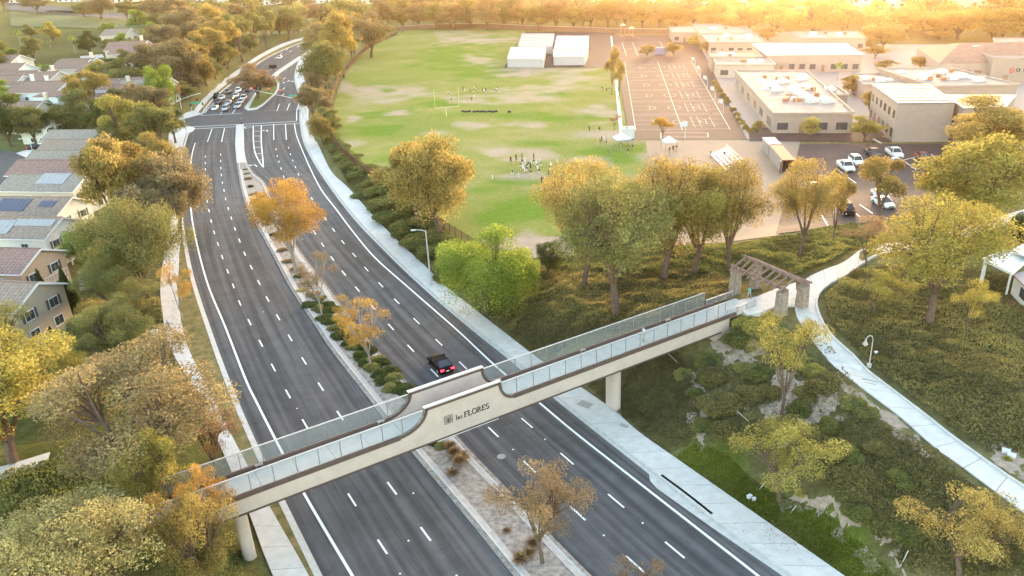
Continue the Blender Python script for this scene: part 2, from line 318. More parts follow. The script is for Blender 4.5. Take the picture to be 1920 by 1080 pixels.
# ---------------------------------------------------------------- roads
def asphalt_mat(name, c, streak=True, cracks=True):
    m = bpy.data.materials.new(name); m.use_nodes = True; N = m.node_tree.nodes; L = m.node_tree.links; b = N['Principled BSDF']
    b.inputs['Roughness'].default_value = .82; b.inputs['Specular IOR Level'].default_value = .08
    uv = N.new('ShaderNodeTexCoord'); g = N.new('ShaderNodeNewGeometry')
    mp = N.new('ShaderNodeMapping'); mp.inputs['Scale'].default_value = (1.1, .022, 1); L.new(uv.outputs['UV'], mp.inputs[0])
    n = N.new('ShaderNodeTexNoise'); n.inputs['Scale'].default_value = 1.0; n.inputs['Detail'].default_value = 5; n.inputs['Roughness'].default_value = .6; L.new(mp.outputs[0], n.inputs['Vector'])
    n2 = N.new('ShaderNodeTexNoise'); n2.inputs['Scale'].default_value = .35; n2.inputs['Detail'].default_value = 6; n2.inputs['Roughness'].default_value = .7; L.new(g.outputs['Position'], n2.inputs['Vector'])
    n3 = N.new('ShaderNodeTexNoise'); n3.inputs['Scale'].default_value = 14; n3.inputs['Detail'].default_value = 2; L.new(g.outputs['Position'], n3.inputs['Vector'])
    a1 = N.new('ShaderNodeMapRange'); a1.inputs[1].default_value = .38; a1.inputs[2].default_value = .62; a1.inputs[3].default_value = .70 if streak else .95; a1.inputs[4].default_value = 1.30 if streak else 1.05; L.new(n.outputs['Fac'], a1.inputs[0])
    a2 = N.new('ShaderNodeMapRange'); a2.inputs[1].default_value = .3; a2.inputs[2].default_value = .7; a2.inputs[3].default_value = .82; a2.inputs[4].default_value = 1.2; L.new(n2.outputs['Fac'], a2.inputs[0])
    a3 = N.new('ShaderNodeMapRange'); a3.inputs[3].default_value = .8; a3.inputs[4].default_value = 1.2; L.new(n3.outputs['Fac'], a3.inputs[0])
    m1 = N.new('ShaderNodeMath'); m1.operation = 'MULTIPLY'; L.new(a1.outputs[0], m1.inputs[0]); L.new(a2.outputs[0], m1.inputs[1])
    m2 = N.new('ShaderNodeMath'); m2.operation = 'MULTIPLY'; L.new(m1.outputs[0], m2.inputs[0]); L.new(a3.outputs[0], m2.inputs[1]); val = m2.outputs[0]
    if cracks:
        v = N.new('ShaderNodeTexVoronoi'); v.feature = 'DISTANCE_TO_EDGE'; v.inputs['Scale'].default_value = .11
        nd = N.new('ShaderNodeTexNoise'); nd.inputs['Scale'].default_value = .5; nd.inputs['Detail'].default_value = 4; L.new(g.outputs['Position'], nd.inputs['Vector'])
        mx = N.new('ShaderNodeMix'); mx.data_type = 'VECTOR'; mx.inputs[0].default_value = .25
        sc = N.new('ShaderNodeVectorMath'); sc.operation = 'SCALE'; sc.inputs[3].default_value = 14; L.new(nd.outputs['Color'], sc.inputs[0])
        ad = N.new('ShaderNodeVectorMath'); ad.operation = 'ADD'; L.new(g.outputs['Position'], ad.inputs[0]); L.new(sc.outputs[0], ad.inputs[1]); L.new(ad.outputs[0], v.inputs['Vector'])
        c1 = N.new('ShaderNodeMapRange'); c1.inputs[1].default_value = 0; c1.inputs[2].default_value = .006; c1.inputs[3].default_value = .62; c1.inputs[4].default_value = 1; L.new(v.outputs['Distance'], c1.inputs[0])
        m3 = N.new('ShaderNodeMath'); m3.operation = 'MULTIPLY'; L.new(val, m3.inputs[0]); L.new(c1.outputs[0], m3.inputs[1]); val = m3.outputs[0]
    h = N.new('ShaderNodeHueSaturation'); h.inputs['Color'].default_value = (*c, 1); L.new(val, h.inputs['Value']); L.new(h.outputs[0], b.inputs['Base Color'])
    bp = N.new('ShaderNodeBump'); bp.inputs['Strength'].default_value = .25; bp.inputs['Distance'].default_value = .02; L.new(n3.outputs['Fac'], bp.inputs['Height']); L.new(bp.outputs[0], b.inputs['Normal'])
    return m
M_ASPH = asphalt_mat('road_asphalt', (.090, .085, .086))
M_ASPH2 = asphalt_mat('lot_asphalt', (.11, .10, .098), streak=False)
M_PAINT = mat('white_road_paint', (.78, .78, .76), .6, .12, 6)
M_CONC = mat('pale_concrete', (.56, .53, .495), .85, .10, 1.2, bump=.15, objvar=.05)
M_KERB = mat('kerb_concrete', (.50, .48, .45), .85, .14, 1.5)
M_STAMP = mat('stamped_concrete', (.47, .40, .36), .85, .16, 2.0)
M_JOINT = mat('dark_joint', (.16, .15, .14), .95, .2, 2.0)
def road_sheet(name, A, B, nu, z, m, uvw=True):
    n = max(len(A), len(B)); A = resamp(A, n); B = resamp(B, n); v = []; uvs = []; s = 0
    for i in range(n):
        if i: s += np.linalg.norm(((A[i]+B[i])-(A[i-1]+B[i-1]))[:2])/2
        wd = np.linalg.norm((B[i]-A[i])[:2])
        for k in range(nu+1):
            t = k/nu; p = A[i]*(1-t)+B[i]*t; v.append((p[0], p[1], z if z is not None else float(p[2]))); uvs.append((t*wd, s))
    f = [(i*(nu+1)+k, (i+1)*(nu+1)+k, (i+1)*(nu+1)+k+1, i*(nu+1)+k+1) for i in range(n-1) for k in range(nu)]
    me = bpy.data.meshes.new(name); me.from_pydata(v, [], f); ul = me.uv_layers.new(name='UVMap')
    idx = np.empty(len(me.loops), int); me.loops.foreach_get('vertex_index', idx); ul.data.foreach_set('uv', np.array(uvs)[idx].ravel())
    me.materials.append(m); me.update(); return link(name, me)
road_l = struct(road_sheet('road', LGn, MLn, 6, 0.0, M_ASPH))
road_r = struct(road_sheet('road', MRn, RGn[np.argmin(np.linalg.norm(RGn[:, :2]-at(563, 240)[:2], axis=1)):], 6, 0.0, M_ASPH))
# crossing, the arm beyond it and the side street on the left
iR = np.argmin(np.linalg.norm(RGn[:, :2]-at(563, 240)[:2], axis=1))
FL = cr([*[at(x, y) for x, y in [(585, 74), (546, 88), (498, 111), (459, 140), (418, 171), (398, 190), (380, 214)]]]); FR = RGn[:iR+1]
nfar = struct(road_sheet('road', FL, RGn[:np.argmin(np.linalg.norm(RGn[:, :2]-at(562, 205)[:2], axis=1))+1], 8, 0.004, M_ASPH))
cross = MB(); q = [at(x, y, .002) for x, y in [(380, 214), (345, 224), (280, 236), (250, 240), (240, 262), (300, 252), (335, 250), (354, 249), (443, 240), (457, 240), (563, 240), (562, 205)]]
cross.face(q[::-1]); cross_o = struct(cross.build('road', M_ASPH))
sb = MB().face([at(x, y, -.03) for x, y in [(390, 195), (330, 245), (440, 262), (575, 262), (570, 190)]][::-1]).build('road_bed', M_JOINT); struct(sb)

def dash(parent, a, b, wdt, z=.006):
    a = np.asarray(a, float); b = np.asarray(b, float); d = b[:2]-a[:2]; l = np.linalg.norm(d); d /= l; n = np.array([d[1], -d[0]])*wdt/2
    return MB().face([(*(a[:2]-n), z), (*(b[:2]-n), z), (*(b[:2]+n), z), (*(a[:2]+n), z)][::-1]).build('lane_dash', M_PAINT, parent)
def dashes(parent, centres, frac=.30, wdt=.17):
    P = [at(x, y) for x, y in centres]
    for i, p in enumerate(P):
        q = P[i+1] if i+1 < len(P) else 2*p-P[i-1]; o = P[i-1] if i else 2*p-q
        t = (q-o)/2; l = min(np.linalg.norm(q-p), np.linalg.norm(p-o)); t = t/np.linalg.norm(t)*min(l, 7.6)*frac/2
        dash(parent, p-t, p+t, wdt)
dA = list(zip([385, 385, 385, 385, 385, 386.7, 388.7, 392, 396, 401.5, 408.7, 416.7, 427, 437.5, 449.5, 468, 489, 512.5, 540, 572, 614, 660, 717, 782], [293.7, 305.7, 317.5, 331, 345.7, 361, 377.5, 395, 414.5, 435.7, 457.5, 482, 508.7, 536, 568, 604, 643.5, 689, 738.5, 795, 864, 937, 1025, 1122]))
dB = list(zip([413.7, 413.7, 414.2, 415, 417, 420, 423, 428, 433.7, 440.5, 449, 458.7, 471, 485.5, 501.7, 521.5, 544, 570, 601.5, 637.5, 680, 735, 798, 866], [290, 302, 315, 328, 342.5, 357, 373, 391, 409, 429, 451, 475.5, 501, 529.5, 560.6, 595, 633.5, 676.5, 725, 779, 840, 915.5, 1001, 1093]))
dC = [(517.5, 280), (520, 292.5), (523, 303), (527, 316), (532, 331), (538, 345), (546, 360), (555, 376), (564.5, 395), (576, 414), (590, 436), (605, 459), (623, 484.5), (644.5, 512), (670, 542), (698.5, 575), (733, 613), (770, 653), (814.5, 699), (864, 751), (925, 810), (993, 875), (1083, 962), (1191, 1058)]
dD = [(541, 277), (544.5, 289), (549, 301), (554, 313), (559.5, 327), (566, 341), (574.5, 356.5), (585, 372.5), (597, 391), (610, 410), (625.5, 431), (643, 454), (664, 478), (687, 504.5), (714, 534), (744, 565), (781, 602), (823, 642), (868, 685), (921, 738), (988, 793), (1063, 860), (1155, 939), (1265, 1031)]
for par, d in ((road_l, dA), (road_l, dB), (road_r, dC), (road_r, dD)): dashes(par, d)
def line(parent, P, wdt, name='edge_line', z=.006):
    P = np.asarray(P); a = offs(P, -wdt/2); b = offs(P, wdt/2); a[:, 2] = b[:, 2] = z
    return MB().strip(a, b).build(name, M_PAINT, parent)
WL = [(366, 268), (361, 285), (358, 305), (356, 345), (357.5, 387), (362.5, 425), (375, 482), (392, 540), (422, 612), (460, 710), (480, 752), (517, 825), (571, 927), (661, 1080), (740, 1210)]
WR = [(552, 232), (555, 250), (562, 270), (580, 312), (602, 355), (630, 392), (660, 432), (702, 482), (767, 540), (855, 617), (930, 687), (1010, 754), (1078, 811), (1185, 895), (1335, 1012), (1422, 1080), (1560, 1190)]
line(road_l, wl(WL), .24); line(road_r, wl(WR), .24)
for a, b in (((397.6, 241.5), (389, 266)), ((421, 240), (415.5, 266))): line(road_l, np.array([at(*a), at(*b)]), .22, 'lane_line')
for a, b in (((513, 233), (513.5, 262)), ((535, 232), (537, 262))): line(road_r, np.array([at(*a), at(*b)]), .22, 'lane_line')
line(road_r, wl([(475, 236), (475, 262), (478, 285), (486, 303), (494, 314)]), .26, 'pocket_line'); line(road_r, wl([(490, 235), (490, 265), (492, 290), (494, 314)]), .26, 'pocket_line')
for y in (246, 255, 265, 276, 288, 300):
    xa = np.interp(y, [236, 262, 285, 303, 314], [475, 475, 478, 486, 494]); xb = np.interp(y, [235, 265, 290, 314], [490, 490, 492, 494])
    line(road_r, np.array([at(xa, y), at(xb, y)]), .24, 'pocket_bar')
for a, b in (((356, 238), (557, 227.6)), ((366, 241.5), (560, 231.5)), ((376, 216.5), (454, 212.5))): line(cross_o, np.array([at(*a), at(*b)]), .35, 'crossing_line')
for a, b in (((404, 190), (378, 217)),): line(cross_o, wl([(404, 190), (391, 203), (384, 212)]), .25, 'edge_line')
for a, b in (((427, 198), (413, 214)), ((447, 197), (435, 213))): line(cross_o, np.array([at(*a), at(*b)]), .22, 'lane_line')
for a, b in (((524, 195), (519, 208)), ((543, 194), (538, 207))): line(nfar, np.array([at(*a), at(*b)]), .22, 'lane_dash', .01)
line(nfar, wl([(563, 188), (557, 205), (556, 226)]), .25, 'edge_line', .01)
for p in [(531, 178), (532, 166), (532, 155), (541, 152), (533, 147), (518, 108), (527, 101), (545, 96), (538, 93), (559, 87)]:
    line(nfar, np.array([at(p[0]-2, p[1]+1.5), at(p[0]+2, p[1]-1.5)]), .35, 'lane_dash', .01)
def arrow(parent, px, py, ang, hook=1, s=1.0, z=.007):      # painted turn arrow
    o = MB(); c = at(px, py); cs, sn = math.cos(ang), math.sin(ang)
    T = lambda x, y: (c[0]+(x*cs-y*sn)*s, c[1]+(x*sn+y*cs)*s, z)
    o.face([T(-.12, -1.6), T(.12, -1.6), T(.12, .9), T(-.12, .9)]); o.face([T(.12*hook, .9), T(.12*hook, .6), T(.9*hook, .75), T(.9*hook, 1.0)][::hook]); o.face([T(.9*hook, .3), T(1.6*hook, .9), T(.9*hook, 1.5)][::hook])
    return o.build('turn_arrow', M_PAINT, parent)
arrow(road_r, 465, 240, R(110), 1); arrow(road_r, 479, 310, R(30), -1); arrow(road_r, 501, 245, R(15), -1)
# raised pavement markers and a manhole
dot = MB().tube([(0, 0, 0), (0, 0, .03)], .09, 8).mesh('marker', M_PAINT)
for x, y in [(620, 828), (775, 925), (766, 1014), (1022, 824), (962, 843), (1132, 1004), (1205, 981), (750, 1076), (584, 436), (567, 448), (557, 766), (494, 585)]: link('road_marker', dot, road_l, at(x, y, .004))
mh = MB(); mh.tube([(0, 0, 0), (0, 0, .012)], .42, 20); mh.tube([(0, 0, .012), (0, 0, .016)], .34, 20)
struct(mh.build('manhole_cover', mat('iron_cover', (.30, .29, .27), .6, .2, 9), None, loc=at(940, 856, .004)))

# ---------------------------------------------------------------- kerbs, gutters, median
def band(name, P, w0, w1, z0, z1, m, parent):        # strip between offsets w0,w1 of a line
    a, b = offs(P, w0), offs(P, w1); a[:, 2] = b[:, 2] = 0
    if w0 > w1: a, b = b, a
    return MB().slab(b, a, z0, z1, m=0).build(name, m, parent)
# lines run far -> near, so + offset (right of travel) is towards -x
def gutter(P, side, parent, wall=.15):
    band('gutter', P, 0, side*.42, -.1, .008, M_KERB, parent); band('kerb', P, side*.42, side*.60, -.1, wall, M_KERB, parent)
nearL = LGn; nearR = RGn[iR-20:] if iR > 20 else RGn
gutter(LGn, 1, road_l); gutter(RGn, -1, road_r); gutter(LG, 1, nfar)
med = struct(road_sheet('median', MLn, MRn, 5, .10, mat('median_soil', (.31, .255, .215), .95, .45, 1.8, bump=.6, bscale=9)))
gutter(MLn, -1, med, .17); gutter(MRn, 1, med, .17)
kL = np.argmin(np.linalg.norm(MLn[:, :2]-at(446, 320)[:2], axis=1)); band('edging', MLn[kL:], -.60, -1.05, -.05, .15, M_STAMP, med)
kR = np.argmin(np.linalg.norm(MRn[:, :2]-at(511, 380)[:2], axis=1)); band('edging', MRn[kR:], .60, 1.05, -.05, .15, M_STAMP, med)
nose = MB().prism([at(x, y)[:2] for x, y in [(443, 234), (441, 270), (444, 306), (462, 306), (458, 280), (457, 234)]], 0, .16).build('nose', M_KERB, med)
# far island with a lawn
isl_px = [(458, 203), (465, 208), (481, 206), (494, 198), (505, 188), (517, 177), (523, 167), (524, 156), (519, 146), (524, 138), (560, 113), (590, 95), (587, 92), (556, 109), (519, 134), (500, 150), (479, 174)]
isl = MB().prism([at(x, y)[:2] for x, y in isl_px], 0, .16).build('traffic_island', M_KERB); struct(isl)
lp = [(467, 204), (480, 202.5), (492, 196), (503, 186), (514, 176), (519.5, 167), (520, 156), (514, 148), (502, 153), (482, 175)]
MB().prism([at(x, y)[:2] for x, y in lp], .16, .2).build('lawn', mat('island_lawn', (.115, .13, .03), .95, .3, 1.5), isl)

# ---------------------------------------------------------------- pavements laid slab by slab
def pavement(name, A, B, L, z=.15, gap=.05, m=None, drape=False):
    n = max(len(A), len(B)); A = resamp(A, n*2); B = resamp(B, n*2); C = (A+B)/2
    s = np.r_[0, np.cumsum(np.linalg.norm(np.diff(C[:, :2], axis=0), axis=1))]
    base = MB()
    o = struct(base.strip([(p[0], p[1], p[2]*drape+z-.02) for p in A], [(p[0], p[1], p[2]*drape+z-.02) for p in B]).build(name, M_JOINT))
    k = max(1, int(s[-1]/L)); e = np.linspace(0, s[-1], k+1)
    f = lambda P, t: np.stack([np.interp(t, s, P[:, j]) for j in range(3)], 1)
    for i in range(k):
        t = np.linspace(e[i]+gap/2, e[i+1]-gap/2, 4); a, b = f(A, t), f(B, t)
        if not drape: a[:, 2] = b[:, 2] = 0
        MB().slab(a, b, z-.12, z).build('slab', m or M_CONC, o)
    return o
RW0 = offs(RGn, -.60); pavement('pavement', RWB[6:], RW0[6:], 3.0)
kB = np.argmin(np.linalg.norm(LWB[:, :2]-at(318, 300)[:2], axis=1))
# left walk leaves the kerb behind a lawn strip further up, then rejoins it
LWF = wl([(331, 300), (333, 345), (337, 387), (340, 430), (336, 490), (335, 540), (338, 590), (352, 650), (395, 740), (441, 830), (497, 935), (526, 947+40), (571, 1066), (625, 1170), (676, 1270)])
pavement('pavement', LWF, LWB[kB:], 3.0)
band_l = MB(); nn = len(LWF); ga = resamp(offs(LGn, .60), nn); gb = LWF.copy(); ga[:, 2] = .13; gb[:, 2] = .13
M_VERGE = mat('verge_grass', (.125, .13, .03), .95, .3, .8, col2=(.21, .15, .07), bump=.6, bscale=12)
verge = struct(MB().strip(ga, gb).build('verge', M_VERGE))
# far-left pavement beyond the crossing and corner aprons
FW0 = offs(LG, .6); fw = pavement('pavement', wl([(577, 72), (540, 84), (494, 106), (455, 134), (414, 167), (393, 186), (371, 212)]), wl([(565, 70), (536, 79), (487, 103), (446, 131), (405, 160), (384, 181), (364, 207)]), 6.0)
strip_g = struct(MB().strip(resamp(np.c_[FW0[:, :2], np.full(len(FW0), .13)], 60), resamp(np.c_[wl([(577, 72), (540, 84), (494, 106), (455, 134), (414, 167), (393, 186), (371, 212)])[:, :2], np.full(len(wl([(577, 72), (540, 84), (494, 106), (455, 134), (414, 167), (393, 186), (371, 212)])), .13)], 60)).build('verge', M_VERGE))
for name, px in (('corner_apron', [(379, 214), (345, 223), (318, 229), (312, 222), (330, 218), (362, 208)]), ('corner_apron', [(354, 250), (362, 246), (366, 241), (358, 238), (338, 237), (318, 240), (316, 262), (318, 300), (331, 300), (345, 272)])):
    struct(MB().prism([at(x, y)[:2] for x, y in px], -.05, .15).build(name, M_CONC))
# storm-drain bay on the right kerb
bay = MB().prism([at(x, y)[:2] for x, y in [(1217, 889), (1219, 902), (1232, 916), (1335, 989), (1450, 1068), (1465, 1078), (1420, 1040), (1330, 978)]], 0, .012).build('drain_apron', M_KERB, road_r)
M_BLACK = mat('opening_shade_black', (.006, .006, .006), .9, 0)
dk = wl([(1240, 893), (1290, 930), (1335, 966)])
MB().slab(offs(dk, .13), offs(dk, -.13), .10, .158).build('drain_slot', M_BLACK, road_r)  # solid near-black strip: the shade inside the inlet is put into its colour

# bare soil patches with their own ragged edges
M_SAND = mat('pale_sandy_soil', (.37, .295, .225), .95, .35, 2.2, col2=(.33, .25, .19), bump=.5, bscale=7)
def soil_patch(pix, label, step=.13, thr=.5, seed=0.0, soft=1.6, dz=.035):
    poly = np.array(poly_px(pix)); lo, hi = poly.min(0), poly.max(0); nx_, ny_ = [int(v/step)+2 for v in (hi-lo)]
    X, Y = np.meshgrid(lo[0]+np.arange(nx_)*step, lo[1]+np.arange(ny_)*step)
    wx_ = (vnoise(X+seed, Y, 1.3)-.5)*soft*2+(vnoise(X, Y+seed, .5)-.5)*soft; wy_ = (vnoise(X+40, Y+seed, 1.3)-.5)*soft*2+(vnoise(X+9, Y+17, .5)-.5)*soft
    In = inside(poly, X+wx_, Y+wy_) & (vnoise(X+7, Y+3+seed, .8) > .16); Z = hgt(X, Y)+dz
    o = MB(); o.v = np.stack([X, Y, Z], -1).reshape(-1, 3).tolist()
    for j in range(ny_-1):
        for i in range(nx_-1):
            if In[j, i] and In[j, i+1] and In[j+1, i]: o.f.append((j*nx_+i, j*nx_+i+1, (j+1)*nx_+i+1, (j+1)*nx_+i)); o.m.append(0)
    return struct(o.build('bare_soil', M_SAND))
soil_patch([(1440, 700), (1500, 690), (1570, 740), (1600, 790), (1560, 800), (1470, 830), (1425, 800)], '', seed=1)
soil_patch([(1330, 640), (1400, 605), (1470, 650), (1440, 690), (1380, 670), (1350, 690)], '', seed=2)
soil_patch([(1288, 690), (1316, 680), (1326, 760), (1330, 840), (1302, 850), (1300, 770)], '', seed=3, soft=1.0)
soil_patch([(1455, 935), (1530, 910), (1640, 985), (1720, 1070), (1700, 1090), (1640, 1050), (1560, 985), (1490, 960)], '', seed=4)
soil_patch([(1560, 690), (1600, 720), (1700, 800), (1760, 860), (1745, 862), (1660, 800), (1580, 730)], '', seed=5, soft=.7)
soil_patch([(1835, 835), (1880, 830), (1930, 860), (1930, 900), (1880, 880)], '', seed=6)
soil_patch([(1140, 775), (1152, 756), (1170, 768), (1158, 790)], '', seed=7, soft=.5)
# ---------------------------------------------------------------- paths on the hill
PL = [(1640, 462), (1600, 480), (1566, 500), (1535, 512), (1508, 527), (1491, 550), (1489, 572), (1494, 597), (1509, 619), (1534, 655), (1565, 690), (1600, 718), (1647, 753), (1717, 810), (1770, 855), (1840, 905), (1920, 965), (2000, 1020)]
PR = [(1650, 478), (1615, 498), (1585, 520), (1560, 533), (1541, 547), (1532, 568), (1537, 592), (1549, 616), (1570, 642), (1600, 668), (1630, 700), (1660, 723), (1690, 746), (1772, 810), (1840, 860), (1920, 915), (2000, 965)]
PL_w, PR_w = gl(PL, 1.5, .04), gl(PR, 1.5, .04)
path = pavement('footpath', PL_w, PR_w, 2.6, z=.12, drape=True)
kk = resamp(PR_w, 80); o1 = offs(kk, .02); o2 = offs(kk, -.22)
if np.linalg.norm((o2-PL_w.mean(0))[:, :2]) < np.linalg.norm((o1-PL_w.mean(0))[:, :2]): o1, o2 = offs(kk, -.02), offs(kk, .22)
MB().slab(o2, o1, -.1, .24).build('kerb', M_KERB, path)
MB().slab(gl([(1588, 684), (1600, 688), (1612, 700)], 1, .05)+np.array([0, 0, .115]), gl([(1604, 678), (1618, 688), (1630, 699)], 1, .05)+np.array([0, 0, .115]), 0, .012).build('patch', mat('new_concrete', (.66, .66, .64), .8, .06, 2), path)
pavement('footpath', gl([(1640, 462), (1700, 452), (1780, 436), (1860, 412), (1935, 390)], 3, .04), gl([(1650, 478), (1710, 470), (1790, 452), (1870, 428), (1945, 404)], 3, .04), 4, z=.12, drape=True)
pavement('footpath', gl([(95, 850), (60, 862), (0, 878), (-40, 888)], 2, .04), gl([(90, 868), (60, 880), (0, 900), (-40, 910)], 2, .04), 2.6, z=.12, drape=True)

# ---------------------------------------------------------------- footbridge
BA = np.array([-22.283, 48.291]); BU = np.array([.86073647, .50905082]); BN = np.array([-BU[1], BU[0]]); BW = 3.45
def bp(u, off, z): p = BA+BU*u+BN*off; return (p[0], p[1], z)
M_STUC = mat('beige_stucco', (.52, .425, .37), .9, .09, .7, bump=.2, bscale=20)
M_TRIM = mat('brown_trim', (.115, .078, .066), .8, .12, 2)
M_RAIL = mat('grey_rail_metal', (.30, .27, .26), .45, .1, 4, metal=.4)
M_TOPR = mat('pale_top_rail', (.50, .46, .44), .5, .1, 3, metal=.2)
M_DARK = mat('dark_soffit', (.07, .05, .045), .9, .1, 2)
def mesh_panel_mat():
    m = bpy.data.materials.new('fine_wire_mesh'); m.use_nodes = True; N = m.node_tree.nodes; L = m.node_tree.links
    b = N['Principled BSDF']; b.inputs['Base Color'].default_value = (.34, .36, .36, 1); b.inputs['Roughness'].default_value = .6
    t = N.new('ShaderNodeBsdfTransparent'); x = N.new('ShaderNodeMixShader'); x.inputs[0].default_value = .22
    L.new(t.outputs[0], x.inputs[1]); L.new(b.outputs[0], x.inputs[2]); L.new(x.outputs[0], N['Material Output'].inputs[0]); return m
M_MESH = mesh_panel_mat()
bridge = thing('footbridge', 'beige pedestrian bridge with brown trim and lettering crossing over the road', 'bridge', (0, 0, 0))
U0, U1 = -22.0, 54.2; Z0, ZB, ZT, ZR, ZD = 5.2, 6.65, 7.0, 8.66, 6.72
def along(name, m, u0, u1, o0, o1, z0, z1, par=bridge):
    return MB().prism([bp(u0, o0, 0)[:2], bp(u1, o0, 0)[:2], bp(u1, o1, 0)[:2], bp(u0, o1, 0)[:2]], z0, z1).build(name, m, par)
for o0, o1 in ((0, .3), (BW-.3, BW)): along('girder', M_STUC, U0, 53.2, o0, o1, Z0+.10, ZB)
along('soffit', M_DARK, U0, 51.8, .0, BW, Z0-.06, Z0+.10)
for o in (-.03, BW-.27):
    for ua, ub in ((U0, 14.1), (25.45, U1)): along('trim_band', M_TRIM, ua, ub, o, o+.30, ZB, ZT)
along('edge_strip', M_TRIM, U0, 52, -.04, 0.0, Z0, Z0+.14)
n = 26                                                    # deck in concrete bays
for i in range(n):
    a = U0+(U1+3.2-U0)*i/n; b = U0+(U1+3.2-U0)*(i+1)/n-.03
    along('deck_slab', M_CONC, a, b, .3, BW-.3, ZD-.35, ZD)
# solid raised panels in the middle with swept brown copings
def panel(o0, o1, uL, uR, zt=8.86):
    prof = []
    for k in range(13):                                    # left sweep
        a = math.pi/2*k/12; prof.append((uL-2.35+2.35*math.sin(a), ZT+.02+(zt-ZT)*(1-math.cos(a))))
    rs = [(uR+1.25-1.25*math.sin(math.pi/2*(12-k)/12)-1.25+0.0, 0) for k in range(13)]
    prof2 = []
    for k in range(13):
        a = math.pi/2*(12-k)/12; prof2.append((uR+1.35-1.35*math.sin(a), ZT+.02+(zt-ZT)*(1-math.cos(a))))
    prof2 = [(uR, zt)]+[(uR+1.35*(1-math.cos(t)), zt-(zt-ZT-.02)*math.sin(t)) for t in np.linspace(0.05, math.pi/2, 14)]
    prof = [(uL-2.6*(1-math.cos(t)), zt-(zt-ZT-.02)*math.sin(t)) for t in np.linspace(math.pi/2, 0.05, 16)]+[(uL, zt)]
    top = prof+prof2
    f = MB(); lo = [(u, ZB) for u, z in top]
    A = [bp(u, o0, z) for u, z in top]; B = [bp(u, o0, z) for u, z in lo]; C = [bp(u, o1, z) for u, z in top]; D = [bp(u, o1, z) for u, z in lo]
    f.strip(A, B); f.strip(D, C); f.strip(C, A); f.build('parapet_panel', M_STUC, bridge)
    g = MB(); P = top; Q = []                              # coping: band following the profile
    for i in range(len(P)):
        a = np.array(P[max(i-1, 0)]); b = np.array(P[min(i+1, len(P)-1)]); t = (b-a)/np.linalg.norm(b-a); Q.append((P[i][0]+t[1]*.26, P[i][1]-t[0]*.26))
    e0, e1 = o0-.05, o1+.05
    for (X, Y) in ((P, Q),):
        a0 = [bp(u, e0, z) for u, z in X]; b0 = [bp(u, e0, z) for u, z in Y]; a1 = [bp(u, e1, z) for u, z in X]; b1 = [bp(u, e1, z) for u, z in Y]
        g.strip(a0, b0); g.strip(a1, a0); g.strip(b1, a1)
    g.build('coping', M_TRIM, bridge)
    capm = MB().prism([bp(uL-.1, e0-.03, 0)[:2], bp(uR+.06, e0-.03, 0)[:2], bp(uR+.06, e1+.03, 0)[:2], bp(uL-.1, e1+.03, 0)[:2]], zt-.002, zt+.10).build('cap', M_TOPR, bridge)
panel(0.0, .24, 16.6, 24.15); panel(BW-.24, BW, 16.6, 24.15)
along('under_light', mat('strip_light_housing', (.62, .60, .57), .4, .1, 3), 17.4, 23.7, -.10, -.045, Z0-.06, Z0-.005)
# railings
def rail_run(off, us, zb, zt, side):
    for u in us:
        MB().bar(bp(u, off, zb), bp(u, off, zt), .055, .055, up=(BU[0], BU[1], 0)).build('rail_post', M_RAIL, bridge)
    for a, b in zip(us[:-1], us[1:]):
        MB().prism([bp(a+.03, off-.006, 0)[:2], bp(b-.03, off-.006, 0)[:2], bp(b-.03, off+.006, 0)[:2], bp(a+.03, off+.006, 0)[:2]], zb+.09, zt-.05).build('mesh_panel', M_MESH, bridge)
        MB().bar(bp(a+.03, off, zb+.07), bp(b-.03, off, zb+.07), .04, .04).build('lower_rail', M_RAIL, bridge)
    MB().bar(bp(us[0]-.05, off, zt), bp(us[-1]+.05, off, zt), .10, .07).build('top_rail', M_TOPR, bridge)
for off in (.12, BW-.12):
    rail_run(off, [14.42-1.84*k for k in range(20)][::-1]+[16.42], ZT, ZR, 0)
    rail_run(off, [24.35]+[25.9+1.84*k for k in range(14)]+[51.5, 52.6], ZT, ZR, 0)
    rail_run(off, [52.9, 54.4, 55.9, 57.2], 6.9, 7.65, 0)
# deck lights on the far kerb and step boxes
for u in (2.9, 13.6, 25.6, 35.6, 47.0):
    MB().box(bp(u, BW-.42, ZT+.12), (.62, .30, .07), rz=math.atan2(BU[1], BU[0])).box(bp(u-.24, BW-.42, ZT+.0), (.08, .26, .24), rz=math.atan2(BU[1], BU[0])).box(bp(u+.24, BW-.42, ZT+.0), (.08, .26, .24), rz=math.atan2(BU[1], BU[0])).build('light_bracket', M_RAIL, bridge)
# piers
def pier(u, off, w0, d0, zg):
    o = MB(); pts = []; r = d0/2
    for k in range(25):
        a = 2*math.pi*k/24
        if k == 24: break
        cx = (w0/2-r)*(1 if math.cos(a) > 0 else -1); pts.append(bp(u+math.sin(a)*r, off+cx+math.cos(a)*r, 0)[:2])
    o.prism(pts, zg-1.0, Z0-.05); return o.build('pier', M_STUC, bridge, smooth=False)
pier(.45, 1.72, 1.9, 1.05, 0); pier(38.5, 1.72, 1.9, 1.0, 0)
along('abutment', M_STUC, 51.2, 53.6, .1, BW-.1, 4.0, Z0+.1); along('abutment', M_STUC, -24, -21.9, .1, BW-.1, 3.0, ZB)
